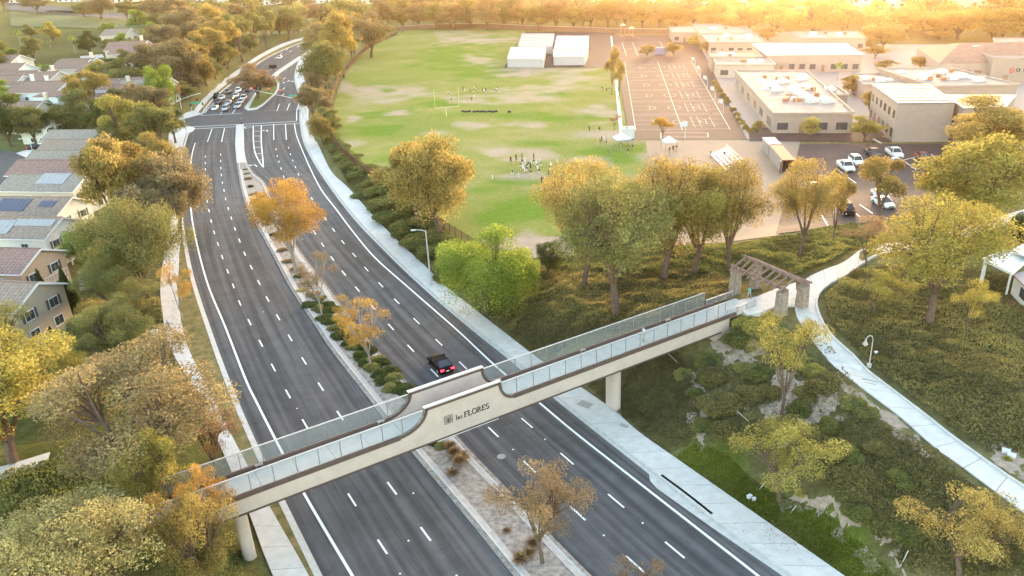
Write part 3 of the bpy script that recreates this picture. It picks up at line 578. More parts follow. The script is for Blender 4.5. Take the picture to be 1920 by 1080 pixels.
# lettering on the near face, built from strokes
M_LET = mat('dark_lettering', (.045, .04, .042), .5, .1, 4)
def stroke_glyphs():
    S = []                                                 # (letter strokes: list of (points,width)) with serifs, unit cap height 1
    ser = lambda x, y, w=.34: ([(x-w/2, y), (x+w/2, y)], .07)
    arc = lambda cx, cy, rx, ry, a0, a1, n=12: [(cx+rx*math.cos(R(a0+(a1-a0)*i/n)), cy+ry*math.sin(R(a0+(a1-a0)*i/n))) for i in range(n+1)]
    g = {}
    g['l'] = ([([(.15, 0), (.15, 1.35)], .13), ser(.15, .03), ([(.02, 1.3), (.15, 1.35)], .09)], .36)
    g['a'] = ([(arc(.28, .42, .22, .2, 170, 20), .09), ([(.5, .45), (.5, .08), (.6, .03)], .12), (arc(.27, .2, .2, .18, 60, 330), .1)], .68)
    g['s'] = ([(arc(.24, .45, .18, .16, 30, 250), .1), (arc(.24, .17, .19, .16, 80, -150), .1)], .52)
    g['F'] = ([([(.2, 0), (.2, 1)], .16), ser(.2, .03, .44), ([(.04, .97), (.72, .97)], .08), ([(.72, .97), (.72, .76)], .06), ([(.2, .52), (.55, .52)], .08), ([(.55, .62), (.55, .42)], .05)], .82)
    g['L'] = ([([(.2, 0), (.2, 1)], .16), ser(.2, .97, .44), ([(.04, .03), (.74, .03)], .08), ([(.74, .03), (.74, .26)], .06)], .84)
    g['O'] = ([(arc(.5, .5, .42, .48, 0, 360, 28), .13)], 1.04)
    g['R'] = ([([(.2, 0), (.2, 1)], .16), ser(.2, .03, .42), ser(.2, .97, .36), (arc(.38, .74, .26, .23, 90, -90), .12), ([(.2, .97), (.4, .97)], .07), ([(.2, .5), (.4, .5)], .07), ([(.42, .5), (.84, .03)], .14), ([(.78, .03), (.95, .03)], .06)], .98)
    g['E'] = ([([(.2, 0), (.2, 1)], .16), ([(.04, .97), (.7, .97)], .08), ([(.7, .97), (.7, .76)], .06), ([(.2, .52), (.55, .52)], .08), ([(.04, .03), (.74, .03)], .08), ([(.74, .03), (.74, .25)], .06)], .86)
    g['S'] = ([(arc(.34, .74, .26, .24, 25, 262, 14), .12), (arc(.33, .25, .28, .24, 85, -155, 14), .12)], .74)
    return g
GL = stroke_glyphs()
def glyph(ch, u, z, s):
    o = MB()
    for pts, wd in GL[ch][0]:
        P = np.array(pts, float); T = np.gradient(P, axis=0); T /= np.linalg.norm(T, axis=1)[:, None]; Nn = np.stack([-T[:, 1], T[:, 0]], 1)*wd/2
        a, b = P+Nn, P-Nn; f = lambda Q, off: [bp(u+q[0]*s, off, z+q[1]*s) for q in Q]
        o.strip(f(a, -.045), f(b, -.045)); o.strip(f(b, -.045), f(b, 0.0)); o.strip(f(a, 0.0), f(a, -.045))
    o.build('letter', M_LET, bridge); return GL[ch][1]*s
u = 19.42
for ch in 'las': u += glyph(ch, u, 6.62, .40)+.02
u += .12
for ch in 'FLORES': u += glyph(ch, u, 6.60, .53)-.03
em = MB(); u0, z0, s = 18.28, 6.58, .82                       # square emblem of scrolling leaves
F = lambda pts: [bp(u0+p[0]*s, -.045, z0+p[1]*s) for p in pts]
for a, b in (((0, 0), (1, .05)), ((0, .95), (1, 1)), ((0, .05), (.05, .95)), ((.95, .05), (1, .95))): em.face(F([a, (b[0], a[1]), b, (a[0], b[1])]))
for cx, cy, r0 in ((.3, .7, .2), (.7, .7, .2), (.3, .32, .18), (.72, .32, .2), (.5, .52, .14)):
    for k in range(5):
        a = 2*math.pi*k/5+cx*5; em.face(F([(cx+r0*.25*math.cos(a), cy+r0*.25*math.sin(a)), (cx+r0*.8*math.cos(a-.4), cy+r0*.8*math.sin(a-.4)), (cx+r0*1.15*math.cos(a), cy+r0*1.15*math.sin(a)), (cx+r0*.8*math.cos(a+.4), cy+r0*.8*math.sin(a+.4))]))
em.face(F([(.46, .05), (.54, .05), (.54, .5), (.46, .5)])); em.build('emblem', M_LET, bridge)
# plaza between bridge end and path
pl = [at(x, y, 6.7)[:2] for x, y in [(1372, 566), (1420, 556), (1456, 541), (1492, 530), (1494, 574), (1456, 574), (1425, 586), (1400, 590)]]
struct(MB().prism(pl, 6.2, 6.74).build('plaza', M_CONC))

# ---------------------------------------------------------------- pergola
M_WOOD = mat('weathered_brown_timber', (.25, .165, .135), .8, .25, 3, bump=.2)
perg = thing('pergola', 'brown timber pergola on stone pillars at the end of the footbridge', 'pergola', (0, 0, 0))
a, b = at(1381, 502, 9.6), at(1468, 541.5, 9.6); pd = (b-a)/np.linalg.norm(b-a); pn = np.array([-pd[1], pd[0], 0])
if pn[1] < 0: pn = -pn
e1 = a; half = 1.55; cen = (a+b)/2+pn*half; Lb = np.linalg.norm(b-a)
def pp(s_, t_, z): q = cen+pd*s_+pn*t_; return (q[0], q[1], z)
for t in (-half, half): MB().bar(pp(-Lb/2-.9, t, 9.6), pp(Lb/2+.7, t, 9.6), .22, .34).build('beam', M_WOOD, perg)
MB().bar(pp(-Lb/2-.7, 0, 10.55), pp(Lb/2+.9, 0, 10.55), .20, .32).build('ridge_beam', M_WOOD, perg)
for k in range(9):
    s = -Lb/2-.1+(Lb+.3)*k/8
    for sg in (-1, 1): MB().bar(pp(s, 0, 10.62), pp(s, sg*(half+.95), 9.42), .13, .22).build('rafter', M_WOOD, perg)
M_STONE = mat('tan_fieldstone', (.36, .29, .24), .9, .35, 2.2, bump=.8, bscale=3)
M_MORT = mat('pillar_mortar', (.27, .225, .19), .95, .2, 4)
for s in (-Lb/2, Lb/2):
    for t in (-half, half):
        pc = pp(s, t, 0); ang = math.atan2(pd[1], pd[0]); zg = float(hgt(pc[0], pc[1]))-.3
        pil = MB().box((pc[0], pc[1], (zg+9.3)/2), (1.05, 1.05, 9.3-zg), rz=ang, top=.86).build('pillar', M_MORT, perg)
        r2 = random.Random(int(s*10)+int(t*7))
        for face in range(4):
            fa = ang+face*math.pi/2
            z = zg+.35
            while z < 9.1:
                hh = r2.uniform(.22, .34); x = -.46; k = 1.0-.14*(z-zg)/(9.3-zg)
                while x < .4:
                    ww = min(r2.uniform(.28, .5), .48-x)
                    cx, cy = (x+ww/2)*k, .525*k
                    MB().box((pc[0]+cx*math.cos(fa)-cy*math.sin(fa), pc[1]+cx*math.sin(fa)+cy*math.cos(fa), z+hh/2), (ww*k-.04, .12, hh-.04), rz=fa, top=.9).build('stone', M_STONE, pil)
                    x += ww
                z += hh
sgn = G(1484, 572); sg = thing('notice_board', 'small pair of white notice plates by the stone pillar', 'sign', sgn)
MB().bar((0, 0, 0), (0, 0, .9), .06).build('post', M_RAIL, sg)
for z in (.35, .8): MB().box((0, -.06, z), (.5, .03, .3)).build('plate', mat('white_plate', (.75, .75, .74), .5, .05, 3), sg)
# ---------------------------------------------------------------- foliage
def leaf_mat(name, c0, c1, c2, trans=.42, objvar=.14):
    m = bpy.data.materials.new(name); m.use_nodes = True; N = m.node_tree.nodes; L = m.node_tree.links; N.remove(N['Principled BSDF'])
    a = N.new('ShaderNodeAttribute'); a.attribute_name = 'tint'; oi = N.new('ShaderNodeObjectInfo')
    ad = N.new('ShaderNodeMath'); ad.operation = 'MULTIPLY_ADD'; ad.inputs[1].default_value = .22; L.new(oi.outputs['Random'], ad.inputs[0]); L.new(a.outputs['Fac'], ad.inputs[2])
    sb = N.new('ShaderNodeMath'); sb.operation = 'SUBTRACT'; sb.inputs[1].default_value = .11; L.new(ad.outputs[0], sb.inputs[0])
    r = N.new('ShaderNodeValToRGB'); e = r.color_ramp.elements; e[0].position = .12; e[0].color = (*c0, 1); e[1].position = .88; e[1].color = (*c2, 1)
    x = e.new(.5); x.color = (*c1, 1); L.new(sb.outputs[0], r.inputs[0])
    d = N.new('ShaderNodeBsdfDiffuse'); t = N.new('ShaderNodeBsdfTranslucent'); mx = N.new('ShaderNodeMixShader'); mx.inputs[0].default_value = trans
    L.new(r.outputs[0], d.inputs[0]); L.new(r.outputs[0], t.inputs[0]); L.new(d.outputs[0], mx.inputs[1]); L.new(t.outputs[0], mx.inputs[2]); L.new(mx.outputs[0], N['Material Output'].inputs[0])
    return m
LEAF = {k: leaf_mat('leaves_'+k, *v) for k, v in {
    'gold': ((.18, .134, .05), (.36, .272, .088), (.58, .445, .145)),
    'brown': ((.155, .123, .07), (.285, .226, .12), (.44, .352, .17)),
    'olive': ((.122, .128, .05), (.232, .226, .083), (.385, .352, .122)),
    'yellow': ((.19, .17, .05), (.40, .342, .088), (.61, .52, .165)),
    'green': ((.12, .165, .03), (.26, .33, .06), (.44, .50, .11)),
    'dark': ((.05, .07, .025), (.095, .12, .04), (.17, .19, .06)),
    'orange': ((.29, .15, .04), (.52, .31, .07), (.66, .46, .12)),
    'rust': ((.20, .125, .075), (.35, .23, .125), (.50, .35, .17)),
    'pale': ((.27, .22, .095), (.48, .41, .17), (.68, .60, .27)),
    'cover': ((.10, .092, .042), (.195, .17, .07), (.32, .27, .10)),
    'mound': ((.085, .095, .038), (.175, .185, .064), (.30, .285, .09)),
    'lawn': ((.09, .105, .016), (.17, .195, .03), (.27, .27, .05))}.items()}
BARK = mat('brown_bark', (.15, .10, .075), .95, .3, 4, coord='obj', bump=.4); BARKP = mat('pale_bark', (.36, .30, .26), .9, .25, 4, coord='obj')
def leaf_quads(C, size, aspect=.55, flat=0.0, down=0.0, r=rng):
    n = len(C); a = r.normal(size=(n, 3)); a[:, 2] *= 1-flat*.6; a[:, 2] -= down; a /= np.linalg.norm(a, axis=1)[:, None]
    b = r.normal(size=(n, 3)); b -= a*(a*b).sum(1)[:, None]; b /= np.linalg.norm(b, axis=1)[:, None]
    s = (size*(.6+.8*r.random(n)))[:, None] if np.isscalar(size) else (size*(.6+.8*r.random(n)))[:, None]
    a = a*s/2; b = b*s*aspect/2
    return np.stack([C-a, C+b, C+a, C-b], 1)
def quads_mesh(name, Q, tint, m, extra=None):
    n = len(Q); me = bpy.data.meshes.new(name)
    V = Q.reshape(-1, 3); me.vertices.add(len(V)); me.vertices.foreach_set('co', V.astype(np.float32).ravel())
    me.loops.add(n*4); me.loops.foreach_set('vertex_index', np.arange(n*4, dtype=np.int32))
    me.polygons.add(n); me.polygons.foreach_set('loop_start', np.arange(0, n*4, 4, dtype=np.int32)); me.polygons.foreach_set('loop_total', np.full(n, 4, np.int32))
    at_ = me.attributes.new('tint', 'FLOAT', 'POINT'); at_.data.foreach_set('value', np.repeat(np.clip(tint, 0, 1), 4).astype(np.float32))
    me.materials.append(m); me.update(calc_edges=True); me.validate(); return me
HN, RN = 10.0, 4.5                                        # nominal tree size
def make_tree(seed, nc, nl, size, base, kind='euc', crad=(.7, 1.25), limbs=5, trunk=.24):
    r = np.random.default_rng(seed); cz0 = base*HN; hh = (HN-cz0)/2
    nlobe = max(5, int(nc/6)); LC = []; LR = []
    for k in range(400):
        if len(LC) >= nlobe: break
        p = r.normal(size=3); p /= np.linalg.norm(p); rad = r.uniform(.35, .78)
        if kind == 'pine' and p[2] > 0: p[:2] *= 1-.5*p[2]
        q = np.array([p[0]*rad*RN, p[1]*rad*RN, cz0+hh+p[2]*rad*hh]); lr = r.uniform(.26, .46)
        if all(np.linalg.norm((q-c)/np.array([RN, RN, hh])) > .38 for c in LC) or k > 250: LC.append(q); LR.append(lr)
    C = []
    while len(C) < nc:
        k = len(C) % len(LC); p = r.normal(size=3); p /= np.linalg.norm(p); p[2] = abs(p[2])*.9-.15; rad = LR[k]*r.uniform(.45, 1.0)
        q = LC[k]+p*rad*np.array([RN, RN, hh*1.05])
        e = q-np.array([0, 0, cz0+hh]); m_ = np.linalg.norm(e/np.array([RN*.86, RN*.86, hh*.92]))
        if m_ > 1: q = q-e*(1-1/m_)*r.uniform(.75, 1.0)
        C.append(q)
    C = np.array(C); cr_ = r.uniform(*crad, size=nc); tin = r.uniform(.1, .75, nc)
    w_ = cr_**2; k = r.choice(nc, nl, p=w_/w_.sum())
    d = r.normal(size=(nl, 3)); d[:, 2] = d[:, 2]*.8+.18; d /= np.linalg.norm(d, axis=1)[:, None]
    rr = cr_[k]*(.45+.6*r.random(nl)**.6)
    P = C[k]+d*rr[:, None]*np.array([1, 1, .82])
    if kind == 'weep':
        hang = r.random(nl)**2*hh*1.1; P[:, 2] -= hang*(r.random(nl) < .55); P[:, 2] = np.maximum(P[:, 2], .2+r.random(nl)*.5)
    if kind == 'strand': P[:, 2] -= (r.random(nl)**2)*1.4
    Q = leaf_quads(P, size, .5 if kind != 'weep' else .35, 0, .9 if kind in ('weep', 'strand') else .1, r)
    tint = tin[k]*.6+r.random(nl)*.42
    crown = quads_mesh('crown', Q, tint, LEAF['olive'])
    o = MB(); fork = cz0*.75 if cz0 > 2 else cz0*.9+.4
    ln = r.normal(size=2)*.25; o.tube([(0, 0, -.4), (ln[0]*.3, ln[1]*.3, fork*.5), (ln[0], ln[1], fork)], [trunk*1.25, trunk, trunk*.85], 8)
    grp = np.argsort(np.arctan2(C[:, 1], C[:, 0])); parts = np.array_split(grp, limbs)
    for g in parts:
        m_ = C[g].mean(0); e = m_*np.array([.8, .8, 1]); mid = (np.array([ln[0], ln[1], fork])*.55+e*.45)+np.array([0, 0, -.3])
        o.tube([(ln[0], ln[1], fork-.15), tuple(mid), tuple(e)], [trunk*.68, trunk*.5, trunk*.28], 6)
        for i in g:
            o.tube([tuple(mid*.5+e*.5), tuple((e+C[i])/2+np.array([0, 0, -.15])), tuple(C[i]+np.array([0, 0, .2]))], [trunk*.28, trunk*.19, trunk*.07], 4, caps=False)
    return crown, o.mesh('trunk', BARK)
TREES = {'euc': [make_tree(11, 72, 16500, .27, .32, 'euc'), make_tree(12, 78, 16500, .26, .28, 'strand'), make_tree(13, 66, 15000, .28, .36, 'euc', (.6, 1.2))],
         'round': [make_tree(21, 76, 16500, .27, .12, 'round', (.75, 1.35)), make_tree(22, 84, 16500, .27, .14, 'round', (.7, 1.3))],
         'weep': [make_tree(31, 56, 18000, .30, .25, 'weep', (.8, 1.4))],
         'sparse': [make_tree(41, 34, 2600, .26, .34, 'euc', (.55, 1.0), 6, .15), make_tree(42, 38, 3600, .25, .30, 'euc', (.55, 1.0), 6, .15)],
         'half': [make_tree(51, 42, 8200, .27, .26, 'euc', (.6, 1.1), 6, .17)],
         'pine': [make_tree(61, 60, 14000, .30, .18, 'pine', (.7, 1.3))]}
TREESH = {'euc': [make_tree(14, 96, 27000, .15, .32, 'euc', (.6, 1.15)), make_tree(15, 100, 28000, .15, .28, 'strand', (.6, 1.15))],
          'round': [make_tree(23, 104, 33000, .15, .12, 'round', (.6, 1.2)), make_tree(24, 112, 33000, .15, .14, 'round', (.6, 1.15))],
          'weep': [make_tree(32, 60, 38000, .20, .25, 'weep', (.8, 1.4))],
          'sparse': [make_tree(43, 44, 5600, .16, .34, 'euc', (.55, 1.0), 6, .15), make_tree(44, 48, 7600, .16, .30, 'euc', (.55, 1.0), 6, .15)],
          'half': [make_tree(52, 66, 12500, .15, .26, 'euc', (.5, 1.0), 6, .17)]}
def tree(bx, by, ytop, wpx, kind, colr, label, name='tree', cat='tree', group=None, var=None, bark=None, rz=None, p=None):
    p = G(bx, by) if p is None else p; s = scale_at(p); top = z_for(p, ytop); H = max(2.0, top-p[2]); wm = wpx/s*1.14
    H *= 1.04
    pr = TREESH[kind] if (by > 470 and kind in TREESH) else TREES[kind]; cm, tm = pr[(int(bx) if var is None else var) % len(pr)]
    t = thing(name, label, cat, p, rz if rz is not None else random.uniform(0, 6.28), group, (wm/2/RN, wm/2/RN, H/HN))
    tr = link('trunk', tm, t); c = link('crown', cm, t)
    for o, m in ((tr, bark or BARK), (c, LEAF[colr])):
        o.material_slots[0].link = 'OBJECT'; o.material_slots[0].material = m
    return t

def woodland(name, label, spots, cols, hpx, wpx, seed):      # far trees that read as one mass: one object
    r = np.random.default_rng(seed); Qs, Ts = [], []; tr = MB()
    for i, (x, y) in enumerate(spots):
        p = G(x, y); s = scale_at(p); k = .8+.5*r.random(); H = min(16, max(7, (hpx*k*(.55+.45*min(1, max(0, y+25)/120)))/s)); rad = min(9, wpx*k/s*.42); n = 1500
        L = r.normal(size=(9, 3)); L /= np.linalg.norm(L, axis=1)[:, None]; L[:, 2] = L[:, 2]*.5; j = r.integers(0, 9, n)
        d = r.normal(size=(n, 3)); d /= np.linalg.norm(d, axis=1)[:, None]
        P = np.array([p[0], p[1], p[2]+H*.5])+(L[j]*.6+d*(.28+.2*r.random(n))[:, None])*np.array([rad, rad, H*.54])
        Qs.append(leaf_quads(P, rad*.11, .7, 0, 0, r)); Ts.append(np.clip(r.random(9)[j]*.55+r.random(n)*.3+r.normal()*.12, 0, 1)); tr.tube([(p[0], p[1], p[2]-.5), (p[0], p[1], p[2]+H*.6)], [.25, .12], 5)
    me = quads_mesh(name, np.concatenate(Qs), np.concatenate(Ts), LEAF[cols]); o = tag(link(name, me), label, kind='stuff')
    tag(tr.build('trunks', BARK, o), kind='stuff'); return o
# ---------------------------------------------------------------- trees one by one
T = tree
# left of the road, near to far
T(60, 1165, 985, 250, 'round', 'pale', 'pale yellow tree filling the bottom left corner of the view')
T(215, 1160, 948, 300, 'round', 'pale', 'large pale straw-coloured tree at the bottom edge left of the bridge', var=1)
T(345, 1110, 985, 150, 'round', 'olive', 'olive-gold tree in front of the left bridge end')
T(318, 985, 800, 135, 'round', 'yellow', 'upright yellow tree rising beside the left end of the bridge', var=1)
T(408, 1040, 868, 100, 'half', 'orange', 'thin orange-tinged tree overhanging the left bridge railing')
T(395, 1120, 905, 140, 'round', 'gold', 'gold-tipped tree hiding the left end of the bridge deck', var=0)
T(285, 905, 660, 330, 'round', 'brown', 'big brown-leaved tree with bare limbs above the left bridge end', var=0)
T(408, 905, 735, 120, 'half', 'rust', 'small reddish brown tree leaning over the left pavement')
T(25, 868, 640, 320, 'round', 'yellow', 'broad yellow-green tree with dark trunk at the left edge', var=1)
T(8, 705, 552, 135, 'round', 'yellow', 'yellow tree crown in front of the beige house at left edge', var=0)
T(130, 760, 640, 110, 'round', 'yellow', 'rounded yellow-green crown between the yellow tree and the brown tree', var=0)
T(232, 690, 560, 125, 'round', 'olive', 'olive-green tree beside the pavement with the walking person', var=0)
T(170, 690, 590, 110, 'round', 'olive', 'dull green tree behind the patio of the beige house', var=1)
T(265, 610, 520, 100, 'half', 'olive', 'loose olive tree between garden wall and left pavement')
T(275, 560, 372, 178, 'euc', 'olive', 'tall olive and gold tree with dark trunk left of the road', var=1)
T(222, 572, 452, 92, 'round', 'olive', 'grey-green tree behind the house with the patio umbrella', var=1)
T(160, 520, 420, 60, 'round', 'green', 'small fresh green tree beside the solar-panel houses')
T(232, 455, 264, 118, 'euc', 'gold', 'golden brown tree nearest the red-roofed house', var=0)
T(262, 440, 262, 120, 'euc', 'gold', 'golden tree in the middle of the tall clump left of the road', var=2)
T(338, 440, 290, 128, 'euc', 'brown', 'brown tree of the tall clump overhanging the left kerb', var=1)
T(312, 470, 330, 140, 'euc', 'brown', 'russet tree low in the tall clump beside the left kerb', var=2)
T(345, 604, 490, 58, 'sparse', 'orange', 'nearly bare young tree with orange leaves on the left verge', bark=BARKP)
T(248, 292, 178, 88, 'round', 'yellow', 'bright yellow tree beside the crossing', var=0)
T(278, 300, 218, 66, 'euc', 'gold', 'gold tree just below the bright yellow tree')
T(282, 262, 158, 92, 'euc', 'brown', 'brown tree behind the bright yellow tree', var=0)
T(310, 220, 122, 62, 'weep', 'green', 'bright green weeping tree left of the crossing signals')
T(330, 200, 160, 40, 'half', 'rust', 'dark red shrub-like tree behind the signal pole')
T(178, 226, 132, 74, 'euc', 'gold', 'golden tree beside the residential street', var=2)
T(152, 240, 168, 70, 'round', 'olive', 'green-olive tree below the golden street tree', var=0)
T(118, 262, 202, 70, 'round', 'dark', 'dark green tree overhanging the grey roof', var=1)
T(205, 262, 188, 62, 'round', 'dark', 'dark green tree between grey roof and bright yellow tree', var=0)
T(20, 275, 182, 80, 'round', 'dark', 'large dark green tree at the left edge', var=0)
T(68, 272, 190, 66, 'round', 'olive', 'moss-green tree beside the large dark green one', var=1)
T(52, 192, 152, 60, 'round', 'olive', 'olive tree above the parked car on the residential street')
T(6, 170, 130, 46, 'half', 'rust', 'reddish brown tree at the left edge beside white house')
T(225, 170, 110, 60, 'round', 'olive', 'dark olive tree behind the brown roofs by the wooded bank', var=0)
T(255, 185, 120, 70, 'round', 'olive', 'olive tree at the foot of the wooded bank', var=1)
T(20, 122, 92, 40, 'round', 'green', 'round green tree at the far left among the houses')
for i, (bx, by, ty, wd, k, c) in enumerate([(300, 160, 80, 84, 'euc', 'brown'), (345, 178, 74, 92, 'euc', 'brown'), (372, 165, 82, 76, 'euc', 'gold'), (318, 118, 46, 80, 'euc', 'brown'), (398, 130, 52, 62, 'euc', 'gold'), (360, 110, 16, 74, 'euc', 'brown'), (422, 122, 34, 64, 'euc', 'gold'), (455, 116, 24, 60, 'euc', 'olive'), (400, 92, 10, 62, 'euc', 'gold'), (440, 80, 8, 56, 'euc', 'brown'), (415, 135, 70, 50, 'round', 'olive'), (385, 150, 100, 44, 'round', 'olive'), (500, 92, 22, 50, 'euc', 'olive'), (476, 90, 18, 46, 'euc', 'olive'), (541, 74, 14, 58, 'euc', 'olive'), (525, 70, 30, 30, 'round', 'olive'), (345, 60, 10, 54, 'euc', 'brown'), (300, 66, 25, 46, 'euc', 'olive')]):
    T(bx, by, ty, wd, k, c, 'tall %s tree, %s counted upward along the wooded bank left of the far road' % ({'brown': 'russet brown', 'gold': 'golden', 'olive': 'olive green'}[c], ORD[i]), group='trees on the bank left of the far road')
for i, (bx, by, ty, wd) in enumerate([(8, 22, -12, 34), (72, 27, -6, 48), (160, 33, 4, 42), (190, 36, -6, 50), (240, 40, 2, 42), (298, 44, -4, 64), (335, 48, -4, 50)]):
    T(bx, by, ty, wd, 'euc', 'brown' if i not in (2, 4) else 'olive', 'brown roadside tree beyond the far lawn, %s from the left' % ORD[i], group='trees beyond the far lawn')
T(484, 186, 121, 80, 'round', 'rust', 'dark reddish brown round tree on the grass traffic island', var=0)
# right of the far road and round the field
T(612, 178, 80, 86, 'euc', 'olive', 'broad olive-brown tree overhanging the far right kerb', var=1)
T(645, 145, 24, 68, 'euc', 'gold', 'tall slim golden tree at the far corner of the field', var=0)
T(620, 110, 38, 60, 'euc', 'brown', 'brown tree behind the slim golden one by the far road', var=2)
T(696, 108, 24, 82, 'pine', 'brown', 'dark brown pine on the grass at the field corner')
T(665, 100, 20, 50, 'euc', 'gold', 'golden tree tucked behind the dark pine')
T(592, 236, 158, 56, 'euc', 'brown', 'bushy brown tree beside the right-hand signal pole', var=2)
T(606, 272, 216, 46, 'euc', 'gold', 'small russet tree beside the field fence', var=1)
T(578, 205, 165, 30, 'round', 'olive', 'small olive shrub tree below the broad olive-brown tree')
T(600, 44, 8, 66, 'round', 'rust', 'dark maroon tree near the top behind the far road')
T(560, 62, 40, 26, 'round', 'olive', 'small green tree left of the tall street lamp')
xs = np.linspace(722, 1300, 19)
for i, x in enumerate(xs):
    T(x, 54+random.uniform(-3, 4), random.uniform(-8, 10), random.uniform(50, 70), 'round', ['brown', 'olive', 'brown', 'olive'][i % 4], 'brown-gold tree in the belt behind the field, %s from the left' % ORD[i], group='tree belt behind the field')
for i, x in enumerate(np.linspace(745, 1290, 14)):
    T(x, 32+random.uniform(-4, 4), random.uniform(-12, 2), random.uniform(42, 60), 'round', ['gold', 'brown', 'olive'][i % 3], 'rear tree in the belt behind the field, %s from the left' % ORD[i], group='rear tree belt behind the field')
for i, (bx, by, ty, wd, c) in enumerate([(1340, 60, 4, 70, 'gold'), (1398, 66, 8, 80, 'gold'), (1450, 66, 0, 90, 'yellow'), (1530, 74, -2, 110, 'yellow'), (1580, 62, 10, 60, 'gold'), (1655, 92, 44, 76, 'gold'), (1700, 60, 14, 60, 'gold'), (1735, 70, 18, 80, 'gold'), (1795, 74, 12, 100, 'gold'), (1860, 76, 16, 90, 'gold'), (1915, 76, 10, 90, 'gold'), (1760, 74, 48, 50, 'gold'), (1640, 40, 0, 50, 'yellow'), (1880, 70, 46, 50, 'gold'), (1620, 92, 70, 36, 'gold'), (1345, 96, 72, 40, 'gold')]):
    T(bx, by, ty, wd, 'round', c, 'sunlit amber tree behind the school, %s from the left' % ORD[i], group='trees behind the school')
for i, (bx, by, ty, wd, c) in enumerate([(1213, 106, 83, 30, 'gold'), (1262, 104, 80, 34, 'gold'), (1325, 100, 76, 28, 'gold'), (1385, 92, 72, 30, 'gold'), (1300, 88, 66, 24, 'yellow'), (1440, 76, 50, 44, 'gold'), (1512, 120, 98, 30, 'gold'), (1548, 122, 102, 26, 'gold'), (1640, 110, 82, 40, 'gold'), (1660, 128, 112, 40, 'gold'), (1725, 130, 104, 34, 'gold'), (1755, 128, 106, 34, 'gold'), (1600, 178, 140, 38, 'gold'), (1590, 172, 142, 26, 'gold'), (1630, 218, 168, 34, 'gold'), (1655, 228, 186, 46, 'gold'), (1519, 262, 217, 36, 'yellow'), (1620, 264, 220, 62, 'yellow'), (1768, 165, 148, 26, 'yellow'), (1842, 168, 150, 34, 'gold'), (1395, 140, 110, 30, 'gold'), (1420, 250, 226, 24, 'gold')]):
    T(bx, by, ty, wd, 'round', c, 'small amber courtyard tree among the school buildings, %s in order along the site' % ORD[i], group='courtyard trees of the school')
T(1147, 178, 88, 34, 'half', 'gold', 'thin amber tree between the field and the courts')
T(1160, 190, 112, 26, 'half', 'gold', 'thin amber tree behind its neighbour at the court edge')
T(1152, 245, 212, 26, 'sparse', 'rust', 'tiny reddish tree at the corner of the field and courts')
T(1243, 258, 219, 46, 'half', 'orange', 'small orange tree at the near end of the ball courts')
# between field and bridge
T(783, 418, 268, 128, 'euc', 'gold', 'golden tree on the left of the pair at the field fence', var=0)
T(826, 440, 264, 150, 'euc', 'gold', 'golden tree on the right of the pair at the field fence', var=1)
T(912, 585, 430, 172, 'weep', 'green', 'bright green weeping tree beside the right pavement')
T(968, 560, 470, 90, 'weep', 'green', 'smaller green weeping tree behind the bright green one')
T(1028, 518, 452, 64, 'round', 'dark', 'dark green rounded shrub tree beside the bare dirt corner', var=1)
T(1095, 542, 318, 175, 'euc', 'gold', 'golden tree at the left of the large clump above the bridge', var=2)
T(1155, 592, 352, 225, 'euc', 'olive', 'large olive-brown tree in front of the clump above the bridge', var=0)
T(1245, 526, 292, 200, 'euc', 'gold', 'tallest golden tree of the clump above the bridge', var=1)
T(1300, 517, 328, 175, 'euc', 'yellow', 'yellow-gold tree at the right of the clump above the bridge', var=2)
T(1366, 508, 312, 130, 'euc', 'gold', 'slender gold tree with forked trunk behind the pergola', var=0)
T(1497, 484, 312, 118, 'euc', 'gold', 'umbrella-shaped amber tree right of the pergola', var=2)
T(1561, 458, 322, 56, 'half', 'gold', 'thin amber tree beside the dark parked car')
T(1648, 420, 294, 110, 'half', 'gold', 'airy amber tree in front of the parked pickups', var=0)
T(1625, 500, 402, 92, 'half', 'rust', 'rusty pink shrub tree beside the path right of the pergola')
T(1742, 608, 386, 228, 'euc', 'yellow', 'big bright yellow tree on the slope right of the path', var=0)
T(1640, 585, 505, 120, 'half', 'yellow', 'low yellow-green tree beside the bend of the path')
T(1813, 632, 520, 70, 'half', 'yellow', 'small drooping yellow tree left of the white patio roof')
T(1835, 420, 266, 210, 'euc', 'yellow', 'large yellow-green tree above the upper path', var=1)
T(1760, 410, 330, 90, 'euc', 'yellow', 'yellow tree at the left foot of the large yellow-green tree', var=2)
T(1855, 310, 186, 170, 'round', 'gold', 'broad amber tree beside the school at the right edge', var=0)
T(1912, 470, 398, 60, 'round', 'dark', 'dark green tree at the right edge above the white patio roof', var=1)
# lower right slope and median
T(1465, 782, 580, 150, 'sparse', 'yellow', 'thin yellow tree with bare trunk below the pergola', var=1)
T(1462, 938, 798, 190, 'half', 'yellow', 'wide low yellowing tree on the bank beside the lawn')
T(1798, 1088, 922, 215, 'half', 'gold', 'half-bare golden tree in the bottom right corner')
T(1018, 1060, 862, 176, 'half', 'rust', 'half-bare orange-brown tree on the median below the bridge')
T(1195, 1150, 1062, 110, 'sparse', 'rust', 'tree top just showing at the bottom edge on the median')
T(556, 512, 350, 128, 'euc', 'orange', 'bright orange tree on the median', var=0, bark=BARKP)
T(604, 592, 480, 86, 'sparse', 'rust', 'bare reddish tree on the median below the orange one', bark=BARKP)
T(660, 640, 556, 60, 'sparse', 'orange', 'thin orange tree on the median behind the pale-trunked one', bark=BARKP)
T(696, 692, 572, 116, 'sparse', 'orange', 'pale-trunked tree with orange top on the median nearest the bridge', bark=BARKP)
T(490, 400, 362, 40, 'half', 'rust', 'small rusty tree behind the bright orange one on the median')
